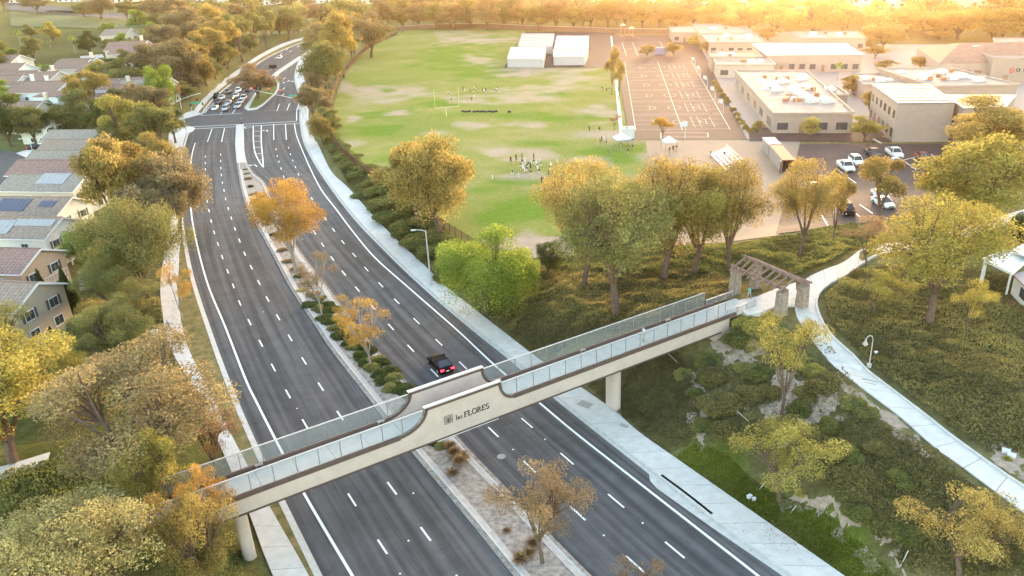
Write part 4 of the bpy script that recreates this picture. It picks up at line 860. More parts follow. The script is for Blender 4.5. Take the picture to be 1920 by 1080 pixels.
# gardens and belts where single trees cannot be told apart
def fill(label, group, spots, cols, hpx, wpx, kinds=('round', 'euc')):
    for i, (x, y) in enumerate(sorted(spots)):
        k = 1+.25*math.sin(i*7.3); T(x, y, y-hpx*k*(.55+.45*min(1, max(0, y+25)/120)), wpx*k*(.6+.4*min(1, max(0, y+25)/120)), kinds[i % len(kinds)], cols[i % len(cols)], label+', %s from the left' % ordn(i), group=group)
rr_ = random.Random(5)
fill('garden tree among the far left houses', 'garden trees among the far left houses', [(12, 150), (30, 135), (66, 116), (170, 104), (205, 100), (232, 108), (5, 112), (100, 82), (60, 74), (205, 72), (262, 62), (282, 58), (255, 112), (280, 118), (240, 128), (215, 140), (290, 80), (270, 140), (240, 150), (190, 165), (130, 205), (100, 225), (90, 240), (165, 245), (30, 205), (10, 200), (230, 215), (190, 205), (60, 245), (215, 225), (240, 190), (265, 205), (300, 205)], ['olive', 'green', 'olive', 'dark', 'yellow'], 40, 34, ('round',))
fill('bushy tree on the wooded bank by the far road', 'bushes on the wooded bank', [(320, 175), (335, 182), (350, 186), (300, 185), (290, 170), (360, 172), (388, 160), (405, 148), (428, 130), (300, 145), (320, 150), (335, 140), (350, 150), (410, 118), (438, 100), (470, 96), (330, 90), (345, 80), (380, 75), (420, 70), (450, 66), (480, 70), (510, 66), (300, 130), (310, 100)], ['olive', 'brown', 'olive', 'gold'], 36, 42, ('round', 'euc'))
woodland('distant_woodland', 'hazy olive woodland along the skyline left of the field', [(x+rr_.uniform(-8, 8), 22+rr_.uniform(-14, 18)) for x in range(350, 730, 17)]+[(x+rr_.uniform(-8, 8), 44+rr_.uniform(-5, 8)) for x in range(640, 760, 20)]+[(x+rr_.uniform(-8, 8), 4+rr_.uniform(-4, 3)) for x in range(10, 340, 26)], 'olive', 44, 48, 1)
woodland('distant_woodland', 'deep brown-gold woodland behind the field', [(x+rr_.uniform(-9, 9), 40+rr_.uniform(-6, 10)) for x in range(730, 1320, 24)]+[(x+rr_.uniform(-9, 9), 12+rr_.uniform(-12, 8)) for x in range(720, 1320, 20)], 'brown', 48, 50, 2)
woodland('distant_woodland', 'amber woodland in the glow behind the school', [(x+rr_.uniform(-9, 9), 56+rr_.uniform(-10, 10)) for x in range(1320, 1930, 30)]+[(x+rr_.uniform(-9, 9), 24+rr_.uniform(-14, 10)) for x in range(1320, 1930, 22)], 'gold', 50, 56, 3)
fill('thicket tree between the houses and the left pavement', 'thicket beside the left pavement', [(275, 480), (262, 530), (240, 580), (210, 600), (205, 660), (215, 745), (180, 720), (300, 300), (310, 340), (220, 300), (330, 270)], ['olive', 'gold', 'olive', 'brown'], 84, 74, ('euc', 'round'))
fill('brown-olive tree along the far field fence', 'trees along the far field fence', [(628, 150), (640, 128), (618, 165), (612, 200), (610, 215), (612, 245), (622, 255), (660, 112), (600, 150), (592, 190), (615, 130), (590, 120), (598, 100)], ['olive', 'brown', 'gold'], 46, 40, ('euc', 'round'))
# palms
def palm_mesh(seed):
    r = random.Random(seed); o = MB(); Qs = []
    for k in range(26):
        a = 2*math.pi*k/26+r.uniform(-.1, .1); el = r.uniform(-.3, 1.2); L = 2.6
        prev = None
        for j in range(7):
            t = j/6; d = L*t; z = math.sin(el)*d-1.25*t*t*L*.55; x = math.cos(el)*d
            c = np.array([x*math.cos(a), x*math.sin(a), 8+z]); sd = np.array([-math.sin(a), math.cos(a), 0])*.30*(1-.75*abs(t-.35))
            if prev is not None:
                pc, ps = prev
                Qs.append([pc-ps-[0, 0, .16], pc, c, c-sd-[0, 0, .16]]); Qs.append([pc, pc+ps-[0, 0, .16], c+sd-[0, 0, .16], c])
            prev = (c, sd)
    Q = np.array(Qs, float); cm = quads_mesh('fronds', Q, np.array([r.random() for _ in Q]), LEAF['green'])
    tm = MB().tube([(0, 0, -.3), (.05, 0, 4), (0, 0, 8.1)], [.24, .17, .15], 8).mesh('trunk', BARKP); return cm, tm
PALM = palm_mesh(3)
for i, (bx, by, ty) in enumerate([(40, 88, 54), (142, 100, 64), (96, 92, 74), (176, 66, 48), (60, 160, 124), (80, 150, 118), (96, 146, 118), (135, 142, 114), (150, 232, 186), (245, 98, 82), (198, 122, 106), (1570, 152, 115), (70, 158, 128)]):
    p = G(bx, by); H = z_for(p, ty)-p[2]
    t = thing('palm_tree', ('small green palm among the houses, %s listed from the far left street' % ORD[i]) if bx < 1000 else 'single palm between the school buildings', 'palm tree', p, random.random()*6, 'palms among the houses' if bx < 1000 else None, (H/9.3,)*3)
    link('trunk', PALM[1], t); link('fronds', PALM[0], t)
# conifers by the garden
def conifer(seed):
    r = np.random.default_rng(seed); n = 7000; z = r.random(n)**1.3; a = r.random(n)*6.283; rad = (1-z)*.95*(.55+.5*r.random(n)**.5)
    P = np.stack([np.cos(a)*rad, np.sin(a)*rad, z*4+.1], 1); return quads_mesh('foliage', leaf_quads(P, .17, .5, 0, -.3, r), r.random(n), LEAF['dark'])
CON = conifer(5); CTR = MB().tube([(0, 0, -.2), (0, 0, 3)], [.1, .04], 6).mesh('trunk', BARK)
for i, (bx, by, ty, wd, lab) in enumerate([(92, 582, 505, 38, 'dark green conifer left of two in the garden'), (138, 588, 500, 44, 'dark green conifer right of two in the garden'), (105, 652, 612, 34, 'small dark conifer beside the curved garden patio')]):
    p = G(bx, by); s = scale_at(p); H = z_for(p, ty)-p[2]; t = thing('conifer', lab, 'conifer', p, i, None, (wd/s/1.9, wd/s/1.9, H/4.1)); link('trunk', CTR, t); link('foliage', CON, t)

# ---------------------------------------------------------------- shrubs
def shrub_mesh(seed, n=2600, size=.17, lump=.25, col='mound'):
    r = np.random.default_rng(seed); d = r.normal(size=(n, 3)); d[:, 2] = np.abs(d[:, 2]); d /= np.linalg.norm(d, axis=1)[:, None]
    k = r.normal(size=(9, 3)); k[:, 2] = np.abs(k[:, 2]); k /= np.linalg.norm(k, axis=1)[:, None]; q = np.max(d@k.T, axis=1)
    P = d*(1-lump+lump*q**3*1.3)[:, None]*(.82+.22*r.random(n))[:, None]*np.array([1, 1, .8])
    Q = leaf_quads(P, size, .6, 0, 0, r)
    # inner dome in the darkest leaf tint
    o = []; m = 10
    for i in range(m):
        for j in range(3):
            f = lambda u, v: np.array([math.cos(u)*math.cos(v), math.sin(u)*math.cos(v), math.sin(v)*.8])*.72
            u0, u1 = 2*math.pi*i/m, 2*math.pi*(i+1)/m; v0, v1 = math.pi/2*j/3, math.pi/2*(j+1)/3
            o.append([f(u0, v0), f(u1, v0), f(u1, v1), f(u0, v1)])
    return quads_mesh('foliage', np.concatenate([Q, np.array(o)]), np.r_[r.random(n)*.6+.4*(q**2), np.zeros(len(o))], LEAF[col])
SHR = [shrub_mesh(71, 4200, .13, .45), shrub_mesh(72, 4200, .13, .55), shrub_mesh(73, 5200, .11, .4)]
SMALL = MB().tube([(0, 0, -.2), (0, 0, .5)], [.06, .04], 5).mesh('stem', BARK)
def shrub(cx, by, wpx, hm, colr, label, group=None, name='shrub', cat='shrub', p=None, wm=None, v=None):
    p = G(cx, by) if p is None else p; s = scale_at(p); r_ = (wpx/s if wm is None else wm)/2
    t = thing(name, label, cat, (p[0], p[1], p[2]-.1), random.random()*6.28, group, (r_, r_*random.uniform(.85, 1.1), hm))
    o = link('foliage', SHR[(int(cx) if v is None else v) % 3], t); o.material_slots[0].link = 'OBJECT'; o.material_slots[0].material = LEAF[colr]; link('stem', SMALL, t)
    return t
# mounds on the bank between right pavement and field fence
k0 = 0
bank = [(612, 268, 26), (622, 284, 28), (634, 300, 34), (648, 316, 38), (664, 330, 44), (678, 322, 40), (655, 300, 30), (640, 282, 26), (676, 372, 50), (700, 366, 52), (722, 360, 46), (705, 390, 56), (735, 385, 60), (728, 412, 62), (762, 402, 60), (760, 432, 66), (790, 420, 56), (785, 455, 70), (815, 446, 62), (818, 476, 70), (845, 470, 60), (842, 500, 70), (800, 480, 60), (770, 462, 56), (862, 494, 60), (745, 440, 50), (712, 340, 40), (690, 350, 36), (860, 520, 60), (835, 525, 50)]
for i, (x, y, wd) in enumerate(bank):
    shrub(x+9, y-5, wd*1.1, random.uniform(.9, 1.7), 'mound', 'green mounded shrub on the bank beside the right pavement, %s going down' % ORD[i], 'mounded shrubs on the bank by the right pavement')
def hedge_line(pix, n, wm, hm, colr, labf, group, jitter=.5):
    P = resamp(gl(pix, 1), n)
    for i in range(n):
        q = P[i]+np.array([random.uniform(-jitter, jitter), random.uniform(-jitter, jitter), 0])
        shrub(0, 0, 0, hm*random.uniform(.8, 1.25), colr, labf % ORD[i % 30], group, p=q, wm=wm*random.uniform(.8, 1.25), v=i)
for i, t in enumerate(np.linspace(0, 1, 29)):                 # green shrubs down the median towards the bridge
    x, y = 588+t*(748-588), 562+t*(735-562)+random.uniform(-4, 4); p = at(x+(-8 if i % 2 else 12), y, .1)
    shrub(0, 0, 0, random.uniform(.6, 1.0), 'dark' if i % 3 else 'olive', 'dark green shrub in the median hedge above the bridge, %s going down' % ORD[i], 'median hedge shrubs', p=p, wm=random.uniform(2.0, 3.1), v=i)
for i, (x, y, c) in enumerate([(460, 318, 'rust'), (463, 326, 'olive'), (466, 335, 'rust'), (470, 350, 'dark'), (476, 365, 'rust'), (484, 380, 'rust'), (488, 396, 'olive'), (500, 420, 'rust'), (540, 490, 'rust'), (552, 505, 'rust'), (530, 470, 'rust'), (512, 440, 'dark'), (562, 518, 'dark'), (572, 530, 'rust'), (600, 560, 'rust'), (640, 612, 'rust'), (655, 632, 'rust'), (566, 545, 'pale'), (586, 552, 'rust'), (830, 838, 'olive'), (815, 830, 'dark')]):
    shrub(x, y, 0, random.uniform(.4, .7), c, 'low dry shrub on the median, %s going down' % ORD[i], 'dry shrubs on the median', p=at(x, y, .1), wm=random.uniform(1.3, 2.2), v=i)
def tuft(seed):
    r = np.random.default_rng(seed); n = 420; a = r.random(n)*6.283; e = r.uniform(.5, 1.5, n); L = r.uniform(.5, 1.0, n); Q = []
    for i in range(n):
        d = np.array([math.cos(a[i])*math.cos(e[i]), math.sin(a[i])*math.cos(e[i]), math.sin(e[i])]); s = np.array([-math.sin(a[i]), math.cos(a[i]), 0])*.03
        b = d*.05; m = d*L[i]*.6; t = d*L[i]+np.array([0, 0, -.25*L[i]]); Q += [[b-s, b+s, m+s, m-s], [m-s, m+s, t+s*.3, t-s*.3]]
    return quads_mesh('blades', np.array(Q), r.random(len(Q)), LEAF['rust'])
TUFT = tuft(9)
for i, (x, y, s) in enumerate([(851, 852, 1.2), (862, 868, 1.3), (845, 840, 1.0), (868, 858, 1.0), (850, 890, .95), (976, 1052, 1.1), (1000, 1022, 1.0), (950, 997, .6), (993, 1040, .9)]):
    tag(link('grass_tuft', TUFT, None, at(x, y, .1), i, s), 'dry russet ornamental grass tuft on the median, %s going down' % ORD[i], 'grass tuft', 'ornamental grass tufts on the median')
# shrubs on the lower right slope
for i, (x, y, wd, h, c, lab) in enumerate([(1382, 640, 52, 2.0, 'mound', 'smooth dark green mound right under the bridge end'), (1412, 612, 70, 1.6, 'yellow', 'yellow-green shrub against the bridge end'), (1450, 640, 90, 1.5, 'olive', 'olive shrub below the stone pillar'), (1480, 670, 80, 1.3, 'olive', 'olive shrub at the inner edge of the footpath'),
        (1352, 760, 84, 1.6, 'cover', 'brown-green rounded shrub left of the sandy patch'), (1340, 710, 62, 1.5, 'cover', 'brown-green shrub just under the bridge beside the sandy gully'), (1378, 800, 90, 1.3, 'cover', 'low brown-green shrub above the lawn'), (1330, 680, 50, 1.2, 'mound', 'small green shrub nearest the bridge underside'), (1410, 740, 60, 1.1, 'cover', 'brown shrub at the left of the thin yellow tree'), (1282, 705, 40, 1.0, 'olive', 'small shrub beside the white stake under the bridge'),
        (1540, 720, 72, 1.4, 'cover', 'round brown-olive shrub beside the path edge'), (1522, 700, 50, 1.2, 'yellow', 'yellowish shrub beside the path edge'), (1600, 760, 50, 1.1, 'olive', 'small round olive shrub lower beside the path'), (1625, 776, 46, 1.0, 'olive', 'small round shrub touching the path kerb'), (1520, 740, 60, .9, 'cover', 'low brown shrub right of the thin yellow tree'), (1530, 820, 80, 1.1, 'cover', 'low rounded shrub above the wide yellowing tree'), (1502, 926, 22, .6, 'yellow', 'tiny yellow-green plant on the sandy patch'), (1888, 862, 18, .5, 'yellow', 'tiny plant beside the white utility boxes'), (1440, 810, 70, 1.2, 'cover', 'brown shrub behind the wide yellowing tree')]):
    shrub(x, y, wd, h, c, lab)
for i, (x, y, wd, c) in enumerate([(1420, 700, 50, 'mound'), (1445, 735, 46, 'cover'), (1500, 770, 54, 'mound'), (1480, 800, 60, 'cover'), (1560, 800, 60, 'mound'), (1400, 690, 44, 'olive'), (1305, 740, 40, 'mound'), (1320, 800, 46, 'mound'), (1590, 850, 70, 'mound'), (1640, 900, 70, 'cover'), (1700, 900, 66, 'mound'), (1760, 960, 70, 'cover'), (1650, 840, 60, 'cover'), (1610, 960, 60, 'mound'), (1700, 1000, 70, 'mound')]):
    shrub(x, y, wd, random.uniform(.7, 1.2), c, 'low green-brown shrub on the slope between lawn and footpath, %s from the left' % ORD[sorted([1420, 1445, 1500, 1480, 1560, 1400, 1305, 1320, 1590, 1640, 1700, 1760, 1650, 1610, 1700.5]).index(x) if x != 1700 or y == 900 else 13], 'low shrubs on the lower right slope')
for i, (x, y) in enumerate([(1339, 156), (1344, 164), (1350, 172), (1355, 180), (1360, 187), (1364, 193), (1375, 208), (1381, 217), (1387, 226), (1391, 233), (1398, 243), (1405, 247)]):
    shrub(x, y, 13, 1.5, 'gold', 'round clipped shrub in the row beside the courts, %s from the top' % ORD[i], 'clipped shrubs beside the courts')
# planted cover too dense to count
def cover(name, label, pix, dens, size, colr, amp, ns, flat=.0, seed=1, zmul=1.0):
    r = np.random.default_rng(seed); poly = np.array(poly_px(pix)); lo, hi = poly.min(0), poly.max(0); A = (hi-lo).prod(); n = int(A*dens)
    P = lo+r.random((n, 2))*(hi-lo); P = P[inside(poly, P[:, 0], P[:, 1])]
    b = vnoise(P[:, 0], P[:, 1], ns)*.6+vnoise(P[:, 0]+50, P[:, 1]+20, ns*.45)*.4
    z = hgt(P[:, 0], P[:, 1])+amp*b*1.5-amp*.25+r.random(len(P))*.12
    Q = leaf_quads(np.c_[P, z], size, .6, flat, 0, r)
    return tag(link(name, quads_mesh(name, Q, .5*b+.75*(vnoise(P[:, 0]+11, P[:, 1]+5, 6.5)-.3)+.35*(r.random(len(P))-.25), LEAF[colr])), label, kind='stuff')
cover('ground_cover', 'dense brown-green ground cover on the slope above the bridge', [(880, 552), (955, 560), (1010, 505), (1110, 505), (1300, 478), (1380, 520), (1376, 556), (1200, 610), (1010, 672), (955, 630)], 95, .24, 'cover', .8, 2.6, seed=2)
cover('ground_cover', 'olive ground cover on the rise behind the pergola', [(1010, 500), (1080, 486), (1300, 462), (1420, 455), (1600, 425), (1640, 455), (1560, 492), (1500, 518), (1380, 522), (1110, 512)], 60, .28, 'mound', .8, 3.0, seed=3)
cover('ground_cover', 'dense olive-brown ground cover right of the footpath', [(1545, 560), (1600, 512), (1660, 500), (1920, 520), (1960, 860), (1850, 845), (1780, 800), (1700, 738), (1640, 690), (1560, 610)], 80, .25, 'cover', .55, 2.4, seed=4)
cover('ground_cover', 'dark flat ground cover around the right bridge pier', [(1092, 716), (1160, 690), (1270, 660), (1300, 700), (1312, 780), (1290, 835), (1250, 848), (1200, 806)], 110, .18, 'cover', .18, 1.5, seed=5)
cover('ground_cover', 'dense olive ground cover between lawn and footpath', [(1520, 800), (1640, 790), (1720, 830), (1830, 915), (1935, 1000), (1960, 1100), (1720, 1090), (1640, 1010), (1545, 920)], 95, .22, 'cover', .6, 2.0, seed=6)
cover('ground_cover', 'green ground cover under the trees left of the bridge', [(0, 890), (100, 865), (230, 880), (330, 940), (380, 1010), (440, 1030), (470, 1100), (0, 1100)], 45, .28, 'mound', .5, 2.4, seed=7)
cover('ground_cover', 'low shrubs and litter along the left pavement', [(150, 560), (300, 560), (315, 650), (365, 740), (200, 760), (140, 680)], 40, .26, 'olive', .6, 2.0, seed=8)
cover('ground_cover', 'thin dry scrub on the sandy slope below the pergola', [(1330, 690), (1440, 620), (1560, 650), (1640, 780), (1500, 810), (1400, 800)], 22, .2, 'cover', .3, 1.2, seed=21)
cover('lawn_grass', 'bright green lawn strip beside the right pavement', [(1264, 858), (1302, 830), (1362, 852), (1412, 902), (1470, 932), (1560, 968), (1660, 1062), (1700, 1100), (1610, 1100), (1440, 984)], 260, .14, 'lawn', .03, 1.5, seed=9)
cover('bank_cover', 'short green cover between the mounded shrubs', [(604, 268), (640, 262), (700, 330), (860, 448), (900, 500), (880, 552), (845, 540), (792, 492), (696, 398), (655, 350)], 45, .26, 'mound', .4, 2.0, seed=10)
# ---------------------------------------------------------------- playing field
FROW = [(57, 765, 985), (75, 715, 975), (100, 680, 952), (128, 653, 1160), (160, 634, 1163), (190, 625, 1167), (220, 621, 1172), (245, 624, 1177), (270, 634, 1480), (295, 655, 1470), (320, 690, 1462), (345, 727, 1452), (375, 768, 1445), (405, 803, 1440), (430, 833, 1400), (455, 862, 1330), (478, 895, 1290)]
DIRT = [(700, 172, 70, 12), (760, 168, 60, 10), (960, 180, 140, 13), (990, 130, 60, 14), (820, 245, 30, 7), (740, 210, 26, 8), (925, 285, 40, 8), (660, 265, 30, 8), (1000, 296, 70, 11), (975, 330, 45, 12), (1045, 352, 40, 9), (1150, 255, 70, 16), (1075, 145, 70, 16), (905, 112, 34, 12), (1080, 110, 110, 12), (900, 75, 90, 9), (1340, 300, 130, 40), (1440, 350, 120, 70), (1370, 440, 150, 50), (990, 462, 70, 24), (930, 465, 50, 14), (1130, 215, 45, 14), (650, 160, 26, 10), (1020, 165, 90, 7), (880, 235, 40, 6), (1000, 235, 50, 6), (1110, 300, 40, 8), (1250, 285, 60, 14), (660, 215, 20, 8), (850, 62, 60, 4)]
GREEN = [(860, 110, 100, 26), (900, 140, 70, 14), (720, 160, 24, 8), (720, 210, 60, 14), (960, 340, 60, 12), (700, 240, 60, 14), (1000, 220, 140, 10), (960, 390, 120, 40), (1140, 280, 70, 12), (1000, 270, 60, 10), (760, 300, 90, 18), (1050, 175, 60, 8), (820, 195, 60, 8), (1180, 300, 60, 14)]
yy = np.concatenate([np.linspace(57, 128, 40), np.linspace(130, 245, 60), np.linspace(247, 478, 90)])
fr = np.array(FROW); V = []; PX = []
NU = 150
for y in yy:
    xl, xr = np.interp(y, fr[:, 0], fr[:, 1]), np.interp(y, fr[:, 0], fr[:, 2])
    for k in range(NU+1):
        x = xl+(xr-xl)*k/NU; p = at(x, y, 2.5); V.append(p); PX.append((x, y))
V = np.array(V); PX = np.array(PX); V[:, 2] = hgt(V[:, 0], V[:, 1])+.05
dn = np.zeros(len(V)); wx = (vnoise(V[:, 0], V[:, 1], 6)-.5); wy = (vnoise(V[:, 0]+33, V[:, 1]+71, 6)-.5); fine = vnoise(V[:, 0]+5, V[:, 1]*.6, 2.2)
for cx, cy, rx, ry in DIRT:
    d = np.hypot((PX[:, 0]-cx+wx*rx*1.1)/rx, (PX[:, 1]-cy+wy*ry*1.5)/ry); dn = np.maximum(dn, 1-sstep(.35, 1.3, d))
gn = np.zeros(len(V))
for cx, cy, rx, ry in GREEN:
    d = np.hypot((PX[:, 0]-cx+wx*rx)/rx, (PX[:, 1]-cy+wy*ry)/ry); gn = np.maximum(gn, 1-sstep(.4, 1.15, d))
big = vnoise(V[:, 0]*.5, V[:, 1], 11)*.6+vnoise(V[:, 0], V[:, 1], 4)*.4
dn = np.clip(dn*.86+(big-.58)*.8*(1-.7*gn)+(fine-.5)*.25, 0, 1); gn = np.clip(gn*.8+(.56-big)*.9+.12, 0, 1)
me = bpy.data.meshes.new('playing_field'); me.from_pydata(V.tolist(), [], [(i*(NU+1)+k, (i+1)*(NU+1)+k, (i+1)*(NU+1)+k+1, i*(NU+1)+k+1) for i in range(len(yy)-1) for k in range(NU)])
cA, cB, cD = np.array((.235, .23, .075)), np.array((.135, .20, .034)), np.array((.36, .285, .215))
colv = (cA[None]*(1-gn[:, None])+cB[None]*gn[:, None])*(1-dn[:, None])+cD[None]*dn[:, None]
ca = me.color_attributes.new('zone', 'FLOAT_COLOR', 'POINT'); ca.data.foreach_set('color', np.c_[colv, np.ones(len(V))].ravel()); me.materials.append(zone_mat()); me.update()
b_ = me.materials[0].node_tree.nodes
for nd in b_:
    if nd.type == 'MAP_RANGE': nd.inputs[3].default_value = .8; nd.inputs[4].default_value = 1.2
    if nd.type == 'BUMP': nd.inputs['Strength'].default_value = .3
field = struct(link('playing_field', me), None)
def sheet(name, pix, m, dz, nu=24, nv=24, thick=None):      # four-cornered sheet draped on the ground
    a, b, c, d = [np.array(p, float) for p in pix]; v = []
    for i in range(nv+1):
        for k in range(nu+1):
            s, t = k/nu, i/nv; q = (a*(1-s)+b*s)*(1-t)+(d*(1-s)+c*s)*t; p = G(*q); v.append((p[0], p[1], p[2]+dz))
    o = MB(); o.v = v; o.f = [(i*(nu+1)+k, (i+1)*(nu+1)+k, (i+1)*(nu+1)+k+1, i*(nu+1)+k+1) for i in range(nv) for k in range(nu)]; o.m = [0]*len(o.f)
    return struct(o.build(name, m))
M_YARD = asphalt_mat('school_yard_asphalt', (.066, .054, .055), streak=False); M_WALK = mat('warm_concrete', (.36, .30, .26), .9, .1, .8)
courts = sheet('ball_courts', [(1148, 66), (1302, 66), (1402, 262), (1180, 263)], M_YARD, .10)
sheet('school_yard', [(986, 60), (1152, 60), (1164, 127), (944, 128)], M_YARD, .09, 12, 8)
sheet('school_walks', [(1300, 60), (1560, 60), (1680, 262), (1400, 262)], M_WALK, .10)
sheet('school_walks', [(1556, 84), (1935, 84), (1935, 240), (1672, 240)], M_WALK, .09)
drive = sheet('school_drive', [(1402, 240), (1780, 240), (1785, 268), (1405, 266)], M_YARD, .14, 20, 3)
lot = sheet('car_park', [(1500, 271), (1800, 271), (1770, 400), (1455, 440)], M_YARD, .12)
sheet('dirt_apron', [(1210, 264), (1500, 266), (1460, 442), (1250, 470)], mat('pale_dirt', (.32, .245, .185), .95, .14, .25, col2=(.28, .205, .15)), .09)
sheet('dirt_corner', [(900, 448), (1055, 444), (1075, 480), (930, 488)], mat('bare_dirt', (.31, .245, .19), .95, .15, .5), .08, 10, 6)
M_YEL = mat('yellow_road_paint', (.70, .50, .12), .7, .15, 4)
def gline(parent, a, b, wdt, dz, m=None, name='court_line'):
    a, b = np.array(a, float), np.array(b, float); d = (b-a)[:2]; L_ = np.linalg.norm(d)
    if L_ < .05: return
    nrm = np.array([d[1], -d[0], 0])/L_*wdt/2; k = max(2, int(L_/12)+1); t = np.linspace(0, 1, k)[:, None]; P = a+(b-a)*t
    P[:, 2] = hgt(P[:, 0], P[:, 1])+dz
    return MB().strip(P-nrm, P+nrm).build(name, m or M_PAINT, parent)
CQ = [np.array(G(x, y)) for x, y in [(1172, 122), (1298, 119), (1369, 244), (1192, 246)]]
def cq(s, t): return (CQ[0]*(1-s)+CQ[1]*s)*(1-t)+(CQ[3]*(1-s)+CQ[2]*s)*t
def cline(pts, w=.065):
    for (a, b) in zip(pts[:-1], pts[1:]): gline(courts, cq(*a), cq(*b), w, .15)
cline([(.5, -.04), (.5, 1)], .09); cline([(0, -.05), (0, 1)], .09); cline([(1, -.05), (1, 1)], .09)
for r_ in range(6):
    t0, t1 = r_/6+.008, (r_+1)/6-.008; tc = (t0+t1)/2; h = (t1-t0)/2
    cline([(0, t0), (1, t0)]); cline([(0, t1), (1, t1)])
    cline([(.5+.075*math.cos(a), tc+h*.30*math.sin(a)) for a in np.linspace(0, 6.283, 15)])
    cline([(0, tc-h*.32), (.21, tc-h*.32), (.21, tc+h*.32), (0, tc+h*.32)]); cline([(.21+.07*math.cos(a), tc+h*.30*math.sin(a)) for a in np.linspace(-1.57, 1.57, 8)])
    cline([(1, tc-h*.32), (.79, tc-h*.32), (.79, tc+h*.32), (1, tc+h*.32)]); cline([(.79-.07*math.cos(a), tc+h*.30*math.sin(a)) for a in np.linspace(-1.57, 1.57, 8)])
    for s in (.64, .71, .85): cline([(s, t0+h*.25), (s+.005, t1-h*.25)], .05)
    for q in (.5, 1.0, 1.5): cline([(.62, t0+h*q), (.9, t0+h*q)], .05)
for a, b in (((1239, 250), (1327, 250)), ((1239, 258), (1328, 258)), ((1239, 250), (1239, 263)), ((1327, 250), (1328, 258))): gline(courts, G(*a), G(*b), .1, .15)
for a, b in (((1166, 80), (1175, 106)), ((1166, 80), (1238, 79)), ((1238, 79), (1246, 98)), ((1186, 80), (1196, 105)), ((1170, 92), (1242, 91))): gline(courts, G(*a), G(*b), .12, .15)
gline(courts, G(1146, 68), G(1151, 115), .9, .15, M_KERB, 'edge_kerb'); gline(courts, G(1154, 140), G(1166, 260), .9, .15, M_KERB, 'edge_kerb')
for a, b in (((1568, 318), (1605, 345)), ((1622, 300), (1650, 322)), ((1690, 300), (1718, 320)), ((1692, 302), (1715, 296)), ((1712, 298), (1734, 315)), ((1745, 290), (1762, 302)), ((1590, 390), (1612, 408)), ((1540, 405), (1552, 425)), ((1612, 385), (1636, 402))): gline(lot, G(*a), G(*b), .18, .16, name='bay_line')
for k in range(4): gline(drive, G(1655+k*6, 257+k*3), G(1679+k*6, 256+k*3), .5, .19, M_YEL, 'hatch_bar')
gline(drive, G(1637, 262), G(1652, 270), .5, .19, name='bay_line')

# ---------------------------------------------------------------- school buildings
M_SWALL = mat('cream_render', (.36, .295, .25), .9, .06, 1.0); M_SWALL2 = mat('tan_render', (.50, .41, .34), .9, .08, 1.0)
M_SROOF = mat('pale_flat_roof', (.31, .27, .24), .9, .22, .3); M_MROOF = mat('grey_standing_seam', (.25, .235, .245), .5, .1, .6); M_BROOF = mat('brown_shingle', (.33, .20, .15), .9, .15, .8)
M_GLASS = mat('dark_window_glass', (.05, .06, .07), .15, .1, 2, spec=.8); M_DOOR = mat('brown_door', (.25, .14, .10), .6, .1, 3); M_UNIT = mat('roof_unit_metal', (.62, .60, .57), .5, .1, 2); M_RUST = mat('rusty_cowl', (.36, .17, .10), .7, .2, 3)
M_WHITE = mat('white_metal', (.58, .58, .57), .5, .05, 2)
def quad_at(px, z): return [at(x, y, z) for x, y in px]
def wall_item(parent, a, b, s0, s1, z0, z1, m, name, proud=.05):
    a, b = np.array(a[:2]), np.array(b[:2]); d = (b-a)/np.linalg.norm(b-a); nrm = np.array([d[1], -d[0]])
    p, q = a+(b-a)*s0, a+(b-a)*s1
    return MB().prism([p-nrm*.05, q-nrm*.05, q+nrm*proud, p+nrm*proud], z0, z1).build(name, m, parent)
